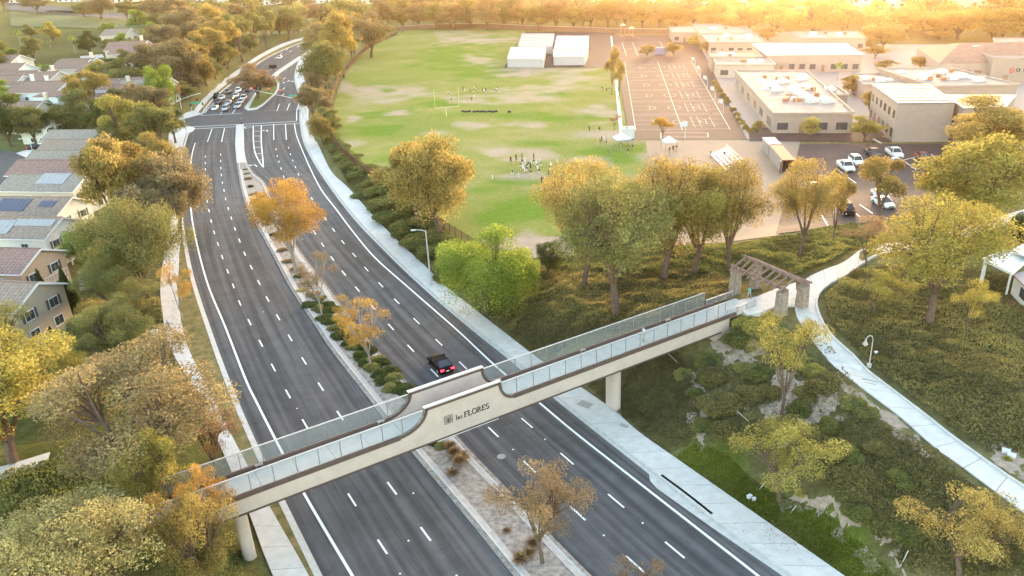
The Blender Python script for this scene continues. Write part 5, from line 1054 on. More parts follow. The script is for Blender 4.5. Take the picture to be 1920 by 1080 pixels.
def flat_building(label, px, h, wall=None, roof=None, units=0, wins=4, parapet=True, zg=2.45, seams=0, lwins=0, over=.35, name='school_building'):
    z = zg+h; Q = quad_at(px, z); c = sum(Q)/4
    t = thing(name, label, 'building', (0, 0, 0)); P = [q[:2] for q in Q]
    MB().prism(P, zg-.3, z-.3).build('wall', wall or M_SWALL, t)
    E_ = [c[:2]+(p-c[:2])*(1+over/np.linalg.norm(p-c[:2])) for p in P]
    rf = MB().prism(E_, z-.3, z).build('roof', roof or M_SROOF, t)
    if parapet:
        for i in range(4):
            a, b = np.array([*E_[i], z+.18]), np.array([*E_[(i+1) % 4], z+.18]); MB().bar(a, b, .35, .5).build('parapet', wall or M_SWALL, rf)
    for k in range(seams):
        s = (k+.5)/seams; a = Q[0]+(Q[3]-Q[0])*s; b = Q[1]+(Q[2]-Q[1])*s; MB().bar(a+[0, 0, .06], b+[0, 0, .06], .12, .14).build('seam', M_MROOF, rf)
    r = random.Random(label)
    for k in range(units):
        s, q = r.uniform(.15, .85), r.uniform(.2, .8); p = (Q[0]*(1-s)+Q[1]*s)*(1-q)+(Q[3]*(1-s)+Q[2]*s)*q
        if k % 3 == 2: MB().tube([(p[0], p[1], z), (p[0], p[1], z+.9)], [.7, .6], 10).build('vent_cowl', M_RUST, rf)
        elif k % 3 == 1: MB().box((p[0], p[1], z+.3), (2.4, 1.6, .6), top=.4).build('skylight', M_WHITE, rf)
        else: MB().box((p[0], p[1], z+.55), (2.2, 1.6, 1.1), rz=.1).box((p[0]+1.4, p[1], z+.3), (.7, .7, .6)).build('air_unit', M_UNIT, rf)
    for k in range(wins):
        s = (k+.5)/wins; hw = .28/wins
        if k % 4 == 1: wall_item(t, P[0], P[1], s-hw*.5, s+hw*.5, zg, zg+2.3, M_DOOR, 'door')
        else: wall_item(t, P[0], P[1], s-hw, s+hw, zg+1.0, zg+min(2.6, h-.9), M_GLASS, 'window')
    for k in range(lwins):
        s = (k+.5)/lwins; hw = .22/lwins; wall_item(t, P[3], P[0], s-hw, s+hw, zg+1.0, zg+min(2.8, h-.9), M_GLASS, 'window')
        if h > 7: wall_item(t, P[3], P[0], s-hw, s+hw, zg+5, zg+6.6, M_GLASS, 'window')
    return t
FB = flat_building
FB('large cream flat-roofed school block beside the ball courts', [(1451, 214), (1600, 213), (1512, 134), (1379, 134)], 4.6, units=40, wins=4, lwins=6)
FB('small flat-roofed annex on the right of the large cream block', [(1540, 180), (1590, 179), (1566, 163), (1516, 163)], 4.2, units=1, wins=2)
FB('two-storey school block with grey seamed metal roof', [(1684, 192), (1791, 191), (1742, 158), (1637, 158)], 8.6, roof=M_MROOF, wins=0, seams=6, lwins=6, parapet=False)
FB('two-storey block with pale sloping roof right of the seamed one', [(1808, 202), (1885, 199), (1905, 178), (1772, 178)], 8.0, roof=M_MROOF, wins=2, parapet=False)
FB('wide white-roofed block behind the seamed metal roof', [(1750, 163), (1908, 160), (1782, 129), (1648, 130)], 5.6, units=18, wins=6)
FB('low white-roofed block left of the wide white-roofed one', [(1622, 160), (1697, 158), (1655, 139), (1598, 142)], 4.4, units=4, wins=4)
FB('long cream block with lilac metal roof behind the courts', [(1438, 103), (1617, 102), (1586, 82), (1412, 82)], 5.6, roof=M_MROOF, wins=9, parapet=False)
FB('narrow flat-roofed block at the top among amber trees', [(1503, 73), (1624, 72), (1605, 60), (1486, 61)], 4.6, units=7, wins=7)
FB('rearmost flat-roofed block left of centre of the school', [(1312, 63), (1412, 62), (1392, 46), (1300, 46)], 4.6, wins=5, units=4)
FB('flat-roofed block in front of the rearmost one', [(1330, 80), (1432, 80), (1418, 65), (1315, 65)], 4.6, units=7, wins=6)
FB('small flat block at the upper right court corner', [(1262, 62), (1306, 62), (1300, 51), (1255, 52)], 4.2, wins=3)
FB('tan block with brown roof beside the upper court corner', [(1335, 108), (1428, 108), (1412, 97), (1328, 98)], 4.8, roof=M_BROOF, units=4, wins=4)
FB('low tan block between brown-roofed block and large cream block', [(1346, 122), (1452, 122), (1440, 112), (1340, 112)], 4.2, wall=M_SWALL2, units=4, wins=4)
FB('cream block with stepped roof right of the brown-roofed block', [(1437, 104), (1470, 104), (1462, 88), (1424, 88)], 4.2, wins=2)
FB('white strip roof at the right edge behind the brown hip roof', [(1868, 80), (1935, 80), (1932, 73), (1864, 73)], 5.0, wins=2)
# big brown hip-roofed hall
t = thing('school_hall', 'school hall with broad brown hip roof at the right edge', 'building', (0, 0, 0)); zg, ze, zr = 2.4, 7.4, 11.5
q = [at(1762, 119, ze), at(1930, 118, ze), at(1975, 84, ze), at(1720, 90, ze)]; P = [p[:2] for p in q]
MB().prism(P, zg-.3, ze).build('wall', M_SWALL, t)
r0, r1 = at(1800, 81, zr), at(1960, 80, zr); E_ = [np.array(p) for p in q]; o = MB()
for f in ([E_[0], E_[1], r1, r0], [E_[1], E_[2], r1], [E_[2], E_[3], r0, r1], [E_[3], E_[0], r0]): o.face([x+np.array([0, 0, .1]) for x in f])
rf = o.build('roof', M_BROOF, t); MB().box(tuple(at(1838, 86, 10.8)), (5, 2, .5)).build('skylight', M_WHITE, rf)
for k in range(4): wall_item(t, P[0], P[1], .05+.12*k, .13+.12*k, zg, zg+3, M_DOOR, 'door')
t = thing('school_gym', 'tall cream gym wall with red mark and dark letters at right edge', 'building', (0, 0, 0)); zt = 8.8
gq = [at(1862, 112, zt), at(1945, 113, zt), at(1932, 99, zt), at(1831, 99, zt)]; P = [p[:2] for p in gq]
MB().prism(P, 2.2, zt).build('wall', M_SWALL, t); rf = MB().prism(P, zt, zt+.12).build('roof', M_SROOF, t)
for i in range(4): MB().bar((*P[i], zt+.4), (*P[(i+1) % 4], zt+.4), .35, .8).build('parapet', M_SWALL, rf)
wall_item(t, P[0], P[1], .30, .42, 2.6, 4.6, mat('brown_hatch', (.30, .20, .16), .7, .1, 2), 'hatch', .08)
ga, gb = np.array(P[0]), np.array(P[1]); gd = (gb-ga)/np.linalg.norm(gb-ga); gn_ = np.array([gd[1], -gd[0]])
arc = lambda cx, cy, rx, ry, a0, a1, n=10: [(cx+rx*math.cos(R(a0+(a1-a0)*i/n)), cy+ry*math.sin(R(a0+(a1-a0)*i/n))) for i in range(n+1)]
LW = {'a': [(arc(.3, .3, .26, .26, 0, 360, 14), .14), ([(.56, .6), (.56, 0)], .14)], 'r': [([(.12, 0), (.12, .6)], .15), (arc(.4, .34, .28, .26, 150, 50), .13)], 'n': [([(.1, 0), (.1, .6)], .15), (arc(.33, .32, .23, .26, 180, 0), .13), ([(.56, .32), (.56, 0)], .14)], 'red': [(arc(.5, .45, .42, .5, 120, 420, 18), .2), ([(.35, .3), (.55, 1.4)], .16), ([(.1, -.2), (.6, .1)], .18)]}
def wall_letter(k, s, z, sc, m):
    o = MB()
    for pts, wd in LW[k]:
        P_ = np.array(pts, float); T_ = np.gradient(P_, axis=0); T_ /= np.linalg.norm(T_, axis=1)[:, None]; Nn = np.stack([-T_[:, 1], T_[:, 0]], 1)*wd/2
        f = lambda Qq: [(*(ga+gd*(s+x*sc)+gn_*.12), z+y*sc) for x, y in Qq]
        o.strip(f(P_+Nn), f(P_-Nn))
    o.build('letter', m, t)
M_LETR = mat('red_letter', (.55, .10, .06), .6, .1, 3)
wall_letter('red', 4.6, 5.4, 1.2, M_LETR)
for k, s in (('a', 6.2), ('r', 7.9), ('n', 9.6), ('n', 11.5)): wall_letter(k, s, 5.6, 1.5, M_LET)
M_PR1 = mat('portable_pale_roof', (.40, .405, .41), .7, .08, .5); M_PR2 = mat('portable_grey_roof', (.27, .275, .285), .7, .08, .5); M_PW = mat('portable_wall', (.42, .425, .43), .8, .06, 1)
# portable classrooms
for lab, px, hh, rm in (('white portable classroom nearest the field', [(951, 110), (1019, 110), (1024, 88), (958, 88)], 3.4, M_PR1), ('grey-roofed portable classroom behind the nearest white one', [(971, 86.5), (1035, 86.5), (1039, 63), (979, 62.5)], 3.4, M_PR2), ('rear portable with stepped white roof', [(1039, 90.5), (1103, 90), (1104, 67), (1044, 67)], 3.4, M_PR1), ('white portable right of the passage at the field edge', [(1038, 106), (1096, 105), (1103, 92), (1037, 92.5)], 3.4, M_PR1)):
    FB(lab, px, hh, wall=M_PW, roof=rm, wins=0, parapet=False, seams=4, over=.25, name='portable_classroom')

# ---------------------------------------------------------------- yard and field furniture
t = thing('goal_post', 'yellow-white football goal post on the field', 'goal post', G(837, 218)); a = G(837, 218); M_GOAL = mat('cream_goal_paint', (.75, .70, .42), .5, .05, 2)
L_ = at(816, 203, a[2]+3.0); R_ = at(861, 199, a[2]+3.0); ctr = (L_+R_)/2; half = (R_-L_)/2; half[2] = 0
MB().tube([(0, 0, 0), (0, 0, 2.4), (ctr[0]-a[0], ctr[1]-a[1], 3.0)], .07, 8).build('post', M_GOAL, t)
MB().tube([tuple(ctr-a-half), tuple(ctr-a+half)], .045, 8).build('crossbar', M_GOAL, t)
for s in (-1, 1): MB().tube([tuple(ctr-a+half*s), tuple(ctr-a+half*s+np.array([0, 0, 5.2]))], .035, 6).build('upright', M_GOAL, t)
M_TENT = mat('pale_blue_canvas', (.66, .71, .74), .8, .05, 1)
def tent(px, py, w_, lab, group=None):
    p = G(px, py); s = scale_at(p); a = w_/s/2; t = thing('canopy_tent', lab, 'tent', p, .2); o = MB()
    for k in range(4):
        x0, y0 = [(-a, -a), (a, -a), (a, a), (-a, a)][k]; x1, y1 = [(-a, -a), (a, -a), (a, a), (-a, a)][(k+1) % 4]
        o.face([(x0, y0, 2.2), (x1, y1, 2.2), (0, 0, 3.3)]); o.face([(x0, y0, 1.95), (x1, y1, 1.95), (x1, y1, 2.2), (x0, y0, 2.2)])
    o.build('canopy', M_TENT, t)
    for x0, y0 in ((-a, -a), (a, -a), (a, a), (-a, a)): MB().tube([(x0, y0, 0), (x0, y0, 2.1)], .04, 6).build('leg', M_RAIL, t)
tent(1166, 276, 28, 'pale canopy tent beside the white shed'); tent(1254, 282, 22, 'pale canopy tent right of the shed by the dirt')
p = G(1179, 262); s = scale_at(p); t = thing('storage_shed', 'small white storage shed at the corner of the courts', 'shed', p, .05)
MB().box((0, 1.2, 1.25), (2.6, 2.4, 2.5)).build('wall', M_WHITE, t); MB().box((0, 1.2, 2.56), (2.8, 2.6, .12)).build('roof', M_WHITE, t); MB().box((-.4, 0.6, 2.8), (.5, .5, .4)).build('vent', M_RAIL, t); MB().box((.2, -.02, 1.0), (1.0, .06, 2.0)).build('door', M_UNIT, t)
# bleachers
A_, B_ = G(1330, 292), G(1360, 322); d = (B_-A_)[:2]; LB = np.linalg.norm(d); t = thing('bleachers', 'white metal bleachers on the pale dirt', 'bleachers', A_, math.atan2(d[1], d[0]))
for k in range(5):
    MB().box((LB/2, .2+k*.75, .45+k*.28), (LB, .30, .05)).build('seat_plank', M_WHITE, t)
    if k: MB().box((LB/2, -.15+k*.75, .2+k*.28), (LB, .26, .04)).build('foot_plank', M_WHITE, t)
for j in range(4): MB().bar((LB*(.05+.3*j), 0, .05), (LB*(.05+.3*j), 3.4, 1.5), .06).bar((LB*(.05+.3*j), 3.3, 0), (LB*(.05+.3*j), 3.3, 2.3), .06).build('frame', M_UNIT, t)
MB().bar((0, 3.4, 2.3), (LB, 3.4, 2.3), .05).bar((0, 3.4, 1.9), (LB, 3.4, 1.9), .04).build('back_rail', M_UNIT, t)
# shipping containers
def container(pn, pf, lab, rm, open_=False):
    a, b = at(*pn, 5.25), at(*pf, 5.25); d = (b-a)[:2]; L_ = np.linalg.norm(d); a[2] = float(hgt(a[0], a[1]))+.1; t = thing('shipping_container', lab, 'container', a, math.atan2(d[1], d[0])); M_ = mat('grey_container', (.36, .32, .30), .6, .1, 2)
    MB().box((L_/2, 1.22, .1), (L_, 2.4, .14)).build('floor', M_RAIL, t)
    for y in (.03, 2.41):
        o = MB().box((L_/2, y, 1.4), (L_, .05, 2.5))
        for k in range(int(L_/.6)): o.box((.3+k*.6, y, 1.4), (.25, .12, 2.4))
        o.build('side_wall', M_, t)
    MB().box((L_/2, 1.22, 2.66), (L_, 2.44, .06)).build('roof', rm, t); MB().box((L_-.03, 1.22, 1.4), (.05, 2.4, 2.5)).build('end_wall', M_, t)
    if open_:
        for y, sg_ in ((-.02, -1), (2.46, 1)): MB().box((-.55, y+sg_*.35, 1.4), (1.2, .06, 2.4), rz=-.5*sg_).build('door', M_DOOR, t)
    else: MB().box((.03, 1.22, 1.4), (.05, 2.4, 2.5)).build('door', M_, t)
container((1492, 300), (1466, 272), 'long container with faded red roof and open end by the car park', mat('faded_red_roof', (.46, .07, .055), .7, .12, 2), True)
container((1464, 270), (1452, 258), 'short white container behind the red-roofed one', M_WHITE)
# hoops
def hoop(px, py, lab, rz):
    t = thing('basketball_hoop', lab, 'basketball hoop', G(px, py), rz, 'basketball hoops'); MB().tube([(0, 0, 0), (0, 0, 2.8), (.9, 0, 3.3)], .08, 6).build('pole', M_WHITE, t); MB().box((1.0, 0, 3.4), (.06, 1.8, 1.1)).build('backboard', M_WHITE, t)
    o = MB()
    for k in range(10):
        a, b = 2*math.pi*k/10, 2*math.pi*(k+1)/10; o.bar((1.28+.23*math.cos(a), .23*math.sin(a), 3.05), (1.28+.23*math.cos(b), .23*math.sin(b), 3.05), .03)
    o.build('rim', M_LETR, t)
for i, (x, y) in enumerate([(1303, 128), (1313, 146), (1326, 166), (1340, 188), (1356, 214)]): hoop(x, y, 'white basketball hoop on the right side of the courts, %s from the top' % ORD[i], R(200))
hoop(1284, 262, 'white basketball hoop at the near end of the courts', R(95))
# play structure
p = G(1176, 74); t = thing('play_structure', 'red play structure with mushroom caps behind the courts', 'play structure', p); M_PR = mat('red_plastic', (.42, .14, .11), .5, .1, 2)
for x, hgt_ in ((-2.2, 6.5), (2.0, 5.0)):
    for dx, dy in ((-.9, -.9), (.9, -.9), (.9, .9), (-.9, .9)): MB().tube([(x+dx, dy, 0), (x+dx, dy, hgt_)], .12, 6).build('post', M_PR, t)
    MB().box((x, 0, 1.8), (2, 2, .15)).build('platform', M_PR, t); MB().tube([(x, 0, hgt_-.2), (x, 0, hgt_+.4), (x, 0, hgt_+.9)], [1.5, 1.2, .3], 12).build('cap', mat('tan_plastic', (.55, .42, .33), .5, .1, 2), t)
MB().bar((-1.2, 0, 1.9), (1.1, 0, 1.9), 1.0, .1).build('bridge_deck', M_PR, t); MB().bar((3, 0, 1.8), (6, -.5, .2), .6, .15).build('slide', M_PR, t)
bb = G(1238, 102); t = thing('blue_bin', 'blue box-shaped cover at the top of the courts', 'bin', bb); MB().box((0, 0, 1.3), (4, 2, 2.6), top=.92).build('body', mat('blue_cover', (.30, .30, .48), .7, .1, 2), t); MB().box((0, 0, 2.65), (4.1, 2.1, .12)).build('lid', mat('blue_cover', (.3, .3, .48)), t)
# bags laid out on the field
M_BAG = mat('dark_bag', (.04, .035, .05), .7, .2, 5)
for i, x in enumerate([868, 874, 880, 889, 895, 901, 905, 911, 918, 924, 930, 955]):
    o = MB().tube([(-.5, 0, .2), (-.3, 0, .26), (.3, 0, .26), (.5, 0, .2)], [.12, .24, .24, .12], 8); tag(o.build('sports_bag', M_BAG, None, loc=G(x, 210+(i % 2))), 'dark sports bag in the row on the field, %s from the left' % ORD[i], 'bag', 'row of sports bags on the field')
# iron fence round the near side of the field
M_IRON = mat('rusty_brown_iron', (.12, .065, .045), .7, .2, 4)
FP = cr([np.array([*G(x, y)]) for x, y in [(744, 66), (690, 92), (655, 126), (634, 155), (622, 190), (617, 230), (622, 258), (640, 285), (668, 312), (700, 333), (740, 360), (790, 398), (840, 436), (870, 455), (910, 480)]], 1.0)
FP[:, 2] = hgt(FP[:, 0], FP[:, 1])
fence = thing('iron_fence', 'brown iron picket fence along the near edge of the field', 'fence', (0, 0, 0))
S_ = np.r_[0, np.cumsum(np.linalg.norm(np.diff(FP[:, :2], axis=0), axis=1))]; fpos = lambda s: np.array([np.interp(s, S_, FP[:, k]) for k in range(3)])
for z in (.25, 1.65):
    o = MB()
    for a, b in zip(FP[:-1:2], FP[2::2]): o.bar(a+[0, 0, z], b+[0, 0, z], .06, .06)
    o.build('rail', M_IRON, fence)
pm = MB().box((0, 0, .95), (.09, .09, 1.9)).mesh('post', M_IRON)
for s in np.arange(0, S_[-1], 2.4): link('post', pm, fence, fpos(s))
o = MB()
for s in np.arange(0, S_[-1], .2): q = fpos(s); o.bar(q+[0, 0, .1], q+[0, 0, 1.75], .04)
tag(o.build('pickets', M_IRON, fence), kind='stuff')
# low wall / hedge fence behind the field
W_ = gl([(745, 58), (800, 54), (900, 52), (985, 56), (1100, 60), (1150, 62), (1252, 64)], 4); o = MB()
wl_ = thing('boundary_wall', 'brown boundary wall behind the field and portables', 'wall', (0, 0, 0))
for a, b in zip(W_[:-1], W_[1:]): o.bar(a+[0, 0, 1.1], b+[0, 0, 1.1], .4, 2.4)
o.build('wall_run', mat('brown_block_wall', (.20, .12, .085), .9, .2, 1), wl_)
o = MB()
for a, b in zip(W_[:-1], W_[1:]): o.bar(a+[0, 0, 2.36], b+[0, 0, 2.36], .5, .12)
o.build('coping', M_STAMP, wl_)
# ---------------------------------------------------------------- houses
WALLC = {'white': (.68, .68, .65), 'cream': (.60, .53, .43), 'tan': (.46, .37, .28), 'peach': (.52, .37, .26), 'bluewhite': (.66, .72, .73), 'grey': (.50, .48, .45)}
ROOFC = {'brown': (.28, .19, .155), 'grey': (.31, .265, .225), 'red': (.30, .19, .165), 'greybrown': (.31, .235, .19)}
def roof_mat(k):
    name = 'tile_roof_'+k
    if name in MATS: return MATS[name]
    c = ROOFC[k]; m = bpy.data.materials.new(name); m.use_nodes = True; N = m.node_tree.nodes; L = m.node_tree.links; b = N['Principled BSDF']; b.inputs['Roughness'].default_value = .85
    uv = N.new('ShaderNodeTexCoord'); wv = N.new('ShaderNodeTexWave'); wv.wave_type = 'BANDS'; wv.bands_direction = 'X'; wv.inputs['Scale'].default_value = .5; wv.inputs['Distortion'].default_value = .3; L.new(uv.outputs['UV'], wv.inputs['Vector'])
    wy_ = N.new('ShaderNodeTexWave'); wy_.wave_type = 'BANDS'; wy_.bands_direction = 'Y'; wy_.wave_profile = 'SAW'; wy_.inputs['Scale'].default_value = .55; L.new(uv.outputs['UV'], wy_.inputs['Vector'])
    n = N.new('ShaderNodeTexNoise'); n.inputs['Scale'].default_value = 1.6; n.inputs['Detail'].default_value = 6; n.inputs['Roughness'].default_value = .8; L.new(uv.outputs['UV'], n.inputs['Vector'])
    mr = N.new('ShaderNodeMapRange'); mr.inputs[1].default_value = .3; mr.inputs[2].default_value = .7; mr.inputs[3].default_value = .62; mr.inputs[4].default_value = 1.38; L.new(n.outputs['Fac'], mr.inputs[0])
    h = N.new('ShaderNodeHueSaturation'); h.inputs['Color'].default_value = (*c, 1); L.new(h.outputs[0], b.inputs['Base Color']); b.inputs['Specular IOR Level'].default_value = .08
    a = N.new('ShaderNodeMath'); a.operation = 'ADD'; L.new(wv.outputs['Fac'], a.inputs[0]); L.new(wy_.outputs['Fac'], a.inputs[1])
    tm_ = N.new('ShaderNodeMapRange'); tm_.inputs[2].default_value = 2; tm_.inputs[3].default_value = .8; tm_.inputs[4].default_value = 1.2; L.new(a.outputs[0], tm_.inputs[0]); mm_ = N.new('ShaderNodeMath'); mm_.operation = 'MULTIPLY'; L.new(tm_.outputs[0], mm_.inputs[0]); L.new(mr.outputs[0], mm_.inputs[1]); L.new(mm_.outputs[0], h.inputs['Value'])  # wave bands put the shading of tile courses and columns into the colour
    bp_ = N.new('ShaderNodeBump'); bp_.inputs['Strength'].default_value = .9; bp_.inputs['Distance'].default_value = .12; L.new(a.outputs[0], bp_.inputs['Height']); L.new(bp_.outputs[0], b.inputs['Normal'])
    MATS[name] = m; return m
M_WTRIM = mat('white_house_trim', (.72, .72, .70), .7, .05, 2); M_SHUT = mat('dark_shutter', (.10, .09, .085), .7, .1, 3); M_SOLAR = mat('solar_glass_sky_sheen', (.36, .345, .35), .5, .1, 2, spec=.12); M_SOLARD = mat('dark_solar_glass', (.10, .105, .15), .45, .1, 2, spec=.15); M_GAR = mat('brown_garage_door', (.13, .07, .06), .6, .1, 3)  # light solar panels: the sky's reflection is put into their pale base colour
def uv_planar(me, sx=1.0):
    ul = me.uv_layers.new(name='UVMap')
    for p in me.polygons:
        n = p.normal; u = Vector((0, 0, 1)).cross(n)
        if u.length < 1e-3: u = Vector((1, 0, 0))
        u.normalize(); v = n.cross(u)
        for li in p.loop_indices:
            c = me.vertices[me.loops[li].vertex_index].co; ul.data[li].uv = (c.dot(u)*sx, c.dot(v)*sx)
def roof_obj(o, k, par):
    me = o.mesh('roof', roof_mat(k)); me.update(); uv_planar(me); return link('roof', me, par)
def gable(o, x0, x1, yh, ze, zr, ov=.45, th=.16):              # ridge along x
    sl = (zr-ze)/yh; a, b = x0-ov, x1+ov; e = yh+ov; zee = ze-ov*sl
    for s in (-1, 1):
        T_ = [(a, s*e, zee+th), (b, s*e, zee+th), (b, 0, zr+th), (a, 0, zr+th)]; U_ = [(p[0], p[1], p[2]-th) for p in T_]
        if s > 0: T_ = T_[::-1]; U_ = U_[::-1]
        o.face(T_); o.face(U_[::-1])
        for i in range(4): o.face([T_[i], U_[i], U_[(i+1) % 4], T_[(i+1) % 4]][::1])
def hip(o, x0, x1, yh, ze, zr, ov=.45, th=.16):
    a, b, e = x0-ov, x1+ov, yh+ov; zee = ze-ov*(zr-ze)/yh; r0, r1 = x0+yh, x1-yh
    if r1 < r0: r0 = r1 = (r0+r1)/2
    Bq = [(a, -e, zee+th), (b, -e, zee+th), (b, e, zee+th), (a, e, zee+th)]; r0, r1 = (r0, 0, zr+th), (r1, 0, zr+th)
    o.face([Bq[0], Bq[1], r1, r0]); o.face([Bq[1], Bq[2], r1]); o.face([Bq[2], Bq[3], r0, r1]); o.face([Bq[3], Bq[0], r0])
    L_ = [(p[0], p[1], p[2]-th) for p in Bq]; o.face(L_[::-1])
    for i in range(4): o.face([L_[i], L_[(i+1) % 4], Bq[(i+1) % 4], Bq[i]])
def window(par, x, y, z, w_, h_, face, shutters=False):
    """face: '+x','-x','+y','-y' outward side of the local wall"""
    ax = face[1]; sg_ = 1 if face[0] == '+' else -1
    def B(cx, cz, dw, dh, dep, off): return ((x+sg_*off, y+cx, z+cz), (dep, dw, dh)) if ax == 'x' else ((x+cx, y+sg_*off, z+cz), (dw, dep, dh))
    c, d = B(0, 0, w_+.2, h_+.2, .10, .03); f = MB().box(c, d).build('window', M_WTRIM, par)
    for s in (-.5, .5):
        c, d = B(s*w_/2, 0, w_/2-.06, h_-.06, .06, .075); MB().box(c, d).build('pane', M_GLASS, f)
    if shutters:
        for s in (-1, 1): c, d = B(s*(w_/2+.32), 0, .38, h_+.1, .07, .06); MB().box(c, d).build('shutter', M_SHUT, f)
def house(label, p, rz, L_, W_, wall, roof, kind='gable', he=5.4, hr=2.0, wing=None, garage=None, chimney=None, solar=(), sc=1.0, wins=True, balcony=False, dark=False, cross=None):
    """p = ground point under the +x gable end (back of the house); ridge runs along local x towards -x"""
    t = thing('house', label, 'house', p, rz, None, (sc, sc, sc)); mw = mat('stucco_'+wall, WALLC[wall], .9, .06, 1.2)
    o = MB().box((-L_/2, 0, he/2-.4), (L_, W_, he+.8))
    if kind == 'gable':
        for x in (0, -L_): o.face([(x, -W_/2, he), (x, W_/2, he), (x, 0, he+hr)] if x == 0 else [(x, W_/2, he), (x, -W_/2, he), (x, 0, he+hr)])
    if wing: wx0, wx1, wy, wd_ = wing; o.box(((wx0+wx1)/2, wy, he*.42), (wx1-wx0, wd_, he*.9))
    o.build('wall', mw, t); r = MB(); (gable if kind == 'gable' else hip)(r, -L_, 0, W_/2, he, he+hr); rf = roof_obj(r, roof, t)
    if wing:
        r = MB(); hip(r, -(wx1-wx0)/2, (wx1-wx0)/2, wd_/2, 0, wd_*.2, .35); o2 = roof_obj(r, roof, t); o2.location = ((wx0+wx1)/2, wy, he*.87)
    if wins:
        for z in ((1.3, 4.0) if he > 4 else (1.4,)):
            for y in (-W_*.27, W_*.22): window(t, 0, y, z, 1.5, 1.25, '+x', shutters=(z > 3))
            for x in (-L_*.25, -L_*.6): window(t, x, -W_/2, z, 1.3, 1.2, '-y')
            window(t, -L_*.45, W_/2, z, 1.3, 1.2, '+y'); window(t, -L_, W_*.2, z, 1.4, 1.2, '-x')
    if garage is not None: MB().box((-L_-.03, garage, 1.1), (.08, 4.8 if W_ > 8 else 2.6, 2.2)).build('garage_door', M_GAR, t)
    if chimney: cx, cy = chimney; c = MB().box((cx, cy, he+hr*.75), (1.0, .8, hr*1.5+1.2)).build('chimney', mw, rf); MB().box((cx, cy, he+hr*1.5+.65), (1.2, 1.0, .16)).build('cap', M_WTRIM, t)
    MB().bar((-L_-.45, 0, he+hr+.2), (.45, 0, he+hr+.2), .26, .14).build('ridge_cap', roof_mat(roof), rf)
    if kind == 'gable':                                        # pale barge boards and eaves gutters
        sl_ = hr/(W_/2); ez = he-.45*sl_
        for s_ in (-1, 1):
            MB().bar((.47, s_*(W_/2+.45), ez+.04), (.47, 0, he+hr+.04), .06, .24).build('barge_board', M_WTRIM, rf)
            MB().bar((-L_-.4, s_*(W_/2+.5), ez+.06), (.4, s_*(W_/2+.5), ez+.06), .12, .14).build('gutter', M_WTRIM, rf)
    if cross:                                                  # gabled bay facing the side
        xc, cw, cd, ch = cross; y0 = -W_/2-cd
        o = MB().box((xc, (y0-W_*.1)/2, ch/2-.3), (cw, -W_*.1-y0, ch+.6)); o.face([(xc+cw/2, y0, ch), (xc-cw/2, y0, ch), (xc, y0, ch+cw*.22)][::-1]); o.build('bay_wall', mw, t)
        r = MB(); gable(r, 0, -W_*.02-y0, cw/2, ch, ch+cw*.22, .35); o2 = roof_obj(r, roof, t); o2.rotation_euler = (0, 0, math.pi/2); o2.location = (xc, y0, 0)
        window(t, xc, y0, ch-1.4, 1.5, 1.2, '-y', shutters=True); MB().bar((xc-cw/2-.35, y0-.37, ch-.13), (xc, y0-.37, ch+cw*.22+.03), .06, .22).bar((xc, y0-.37, ch+cw*.22+.03), (xc+cw/2+.35, y0-.37, ch-.13), .06, .22).build('barge_board', M_WTRIM, t)
    sl = math.atan2(hr, W_/2); cs, sn = math.cos(sl), math.sin(sl)
    for (sx, sv, wv_, hv) in solar:                            # panels on the -y slope, each module its own piece
        nx_, ny_ = max(1, round(wv_/1.05)), max(1, round(hv/1.7))
        for i in range(nx_):
            for j in range(ny_):
                x0 = sx+i*1.05; v0 = sv+j*1.7; P_ = []
                for (xx, vv) in ((x0, v0), (x0+1.0, v0), (x0+1.0, v0+1.64), (x0, v0+1.64)): P_.append((xx, -W_/2+vv*cs, he+vv*sn+.30))
                q = MB().face(P_).face([(a, b, c-.06) for a, b, c in P_][::-1])
                for k in range(4): a, b = P_[k], P_[(k+1) % 4]; q.face([a, (a[0], a[1], a[2]-.06), (b[0], b[1], b[2]-.06), b])
                q.build('solar_panel', M_SOLARD if dark else M_SOLAR, rf)
    if balcony:
        b = MB().box((.9, 0, 2.7), (1.8, W_*.5, .18)).build('balcony', mw, t)
        for y in np.linspace(-W_*.25, W_*.25, 9): MB().box((1.75, y, 3.25), (.05, .05, 1.0)).build('baluster', M_WTRIM, b)
        MB().box((1.75, 0, 3.8), (.08, W_*.5, .07)).build('handrail', M_WTRIM, b)
        for y in (-W_*.22, W_*.22): MB().box((1.6, y, 1.3), (.2, .2, 2.7)).build('support', M_WTRIM, b)
    return t
def hp(px, py, z): return at(px, py, z)
def place(ridge_px, zr, along_px):           # ground point and angle from the visible ridge end and a second ridge point
    a, b = at(*ridge_px, zr), at(*along_px, zr); d = (a-b)[:2]; return a, math.atan2(d[1], d[0])
def hs(label, ridge, along, L_, W_, wall, roof, **k):
    he, hr = k.get('he', 5.4), k.get('hr', 2.0); g = 0.0
    for _ in range(6): a, rz = place(ridge, he+hr+g, along); g = float(hgt(a[0], a[1]))
    rz = k.pop('rz', R(-8)+.15*rz)
    return house(label, (a[0], a[1], g), rz, L_, W_, wall, roof, **k)
hs('beige house with shuttered window and patio at the left edge', (66, 532), (-30, 512), 15, 8.8, 'tan', 'greybrown', he=5.6, hr=1.9)
hs('peach house with red-brown tiled roof behind the conifers', (72, 468), (-20, 458), 15, 9.0, 'peach', 'red', he=5.6, hr=1.9, balcony=True, cross=(-7.2, 4.6, 1.2, 4.6))
hs('white house with two light solar arrays and patio umbrella', (114, 409), (30, 400), 16, 9.2, 'white', 'greybrown', he=5.6, hr=1.9, solar=((-7.6, 2.6, 7.4, 1.7), (-11.5, .6, 4.3, 3.4)), balcony=True)
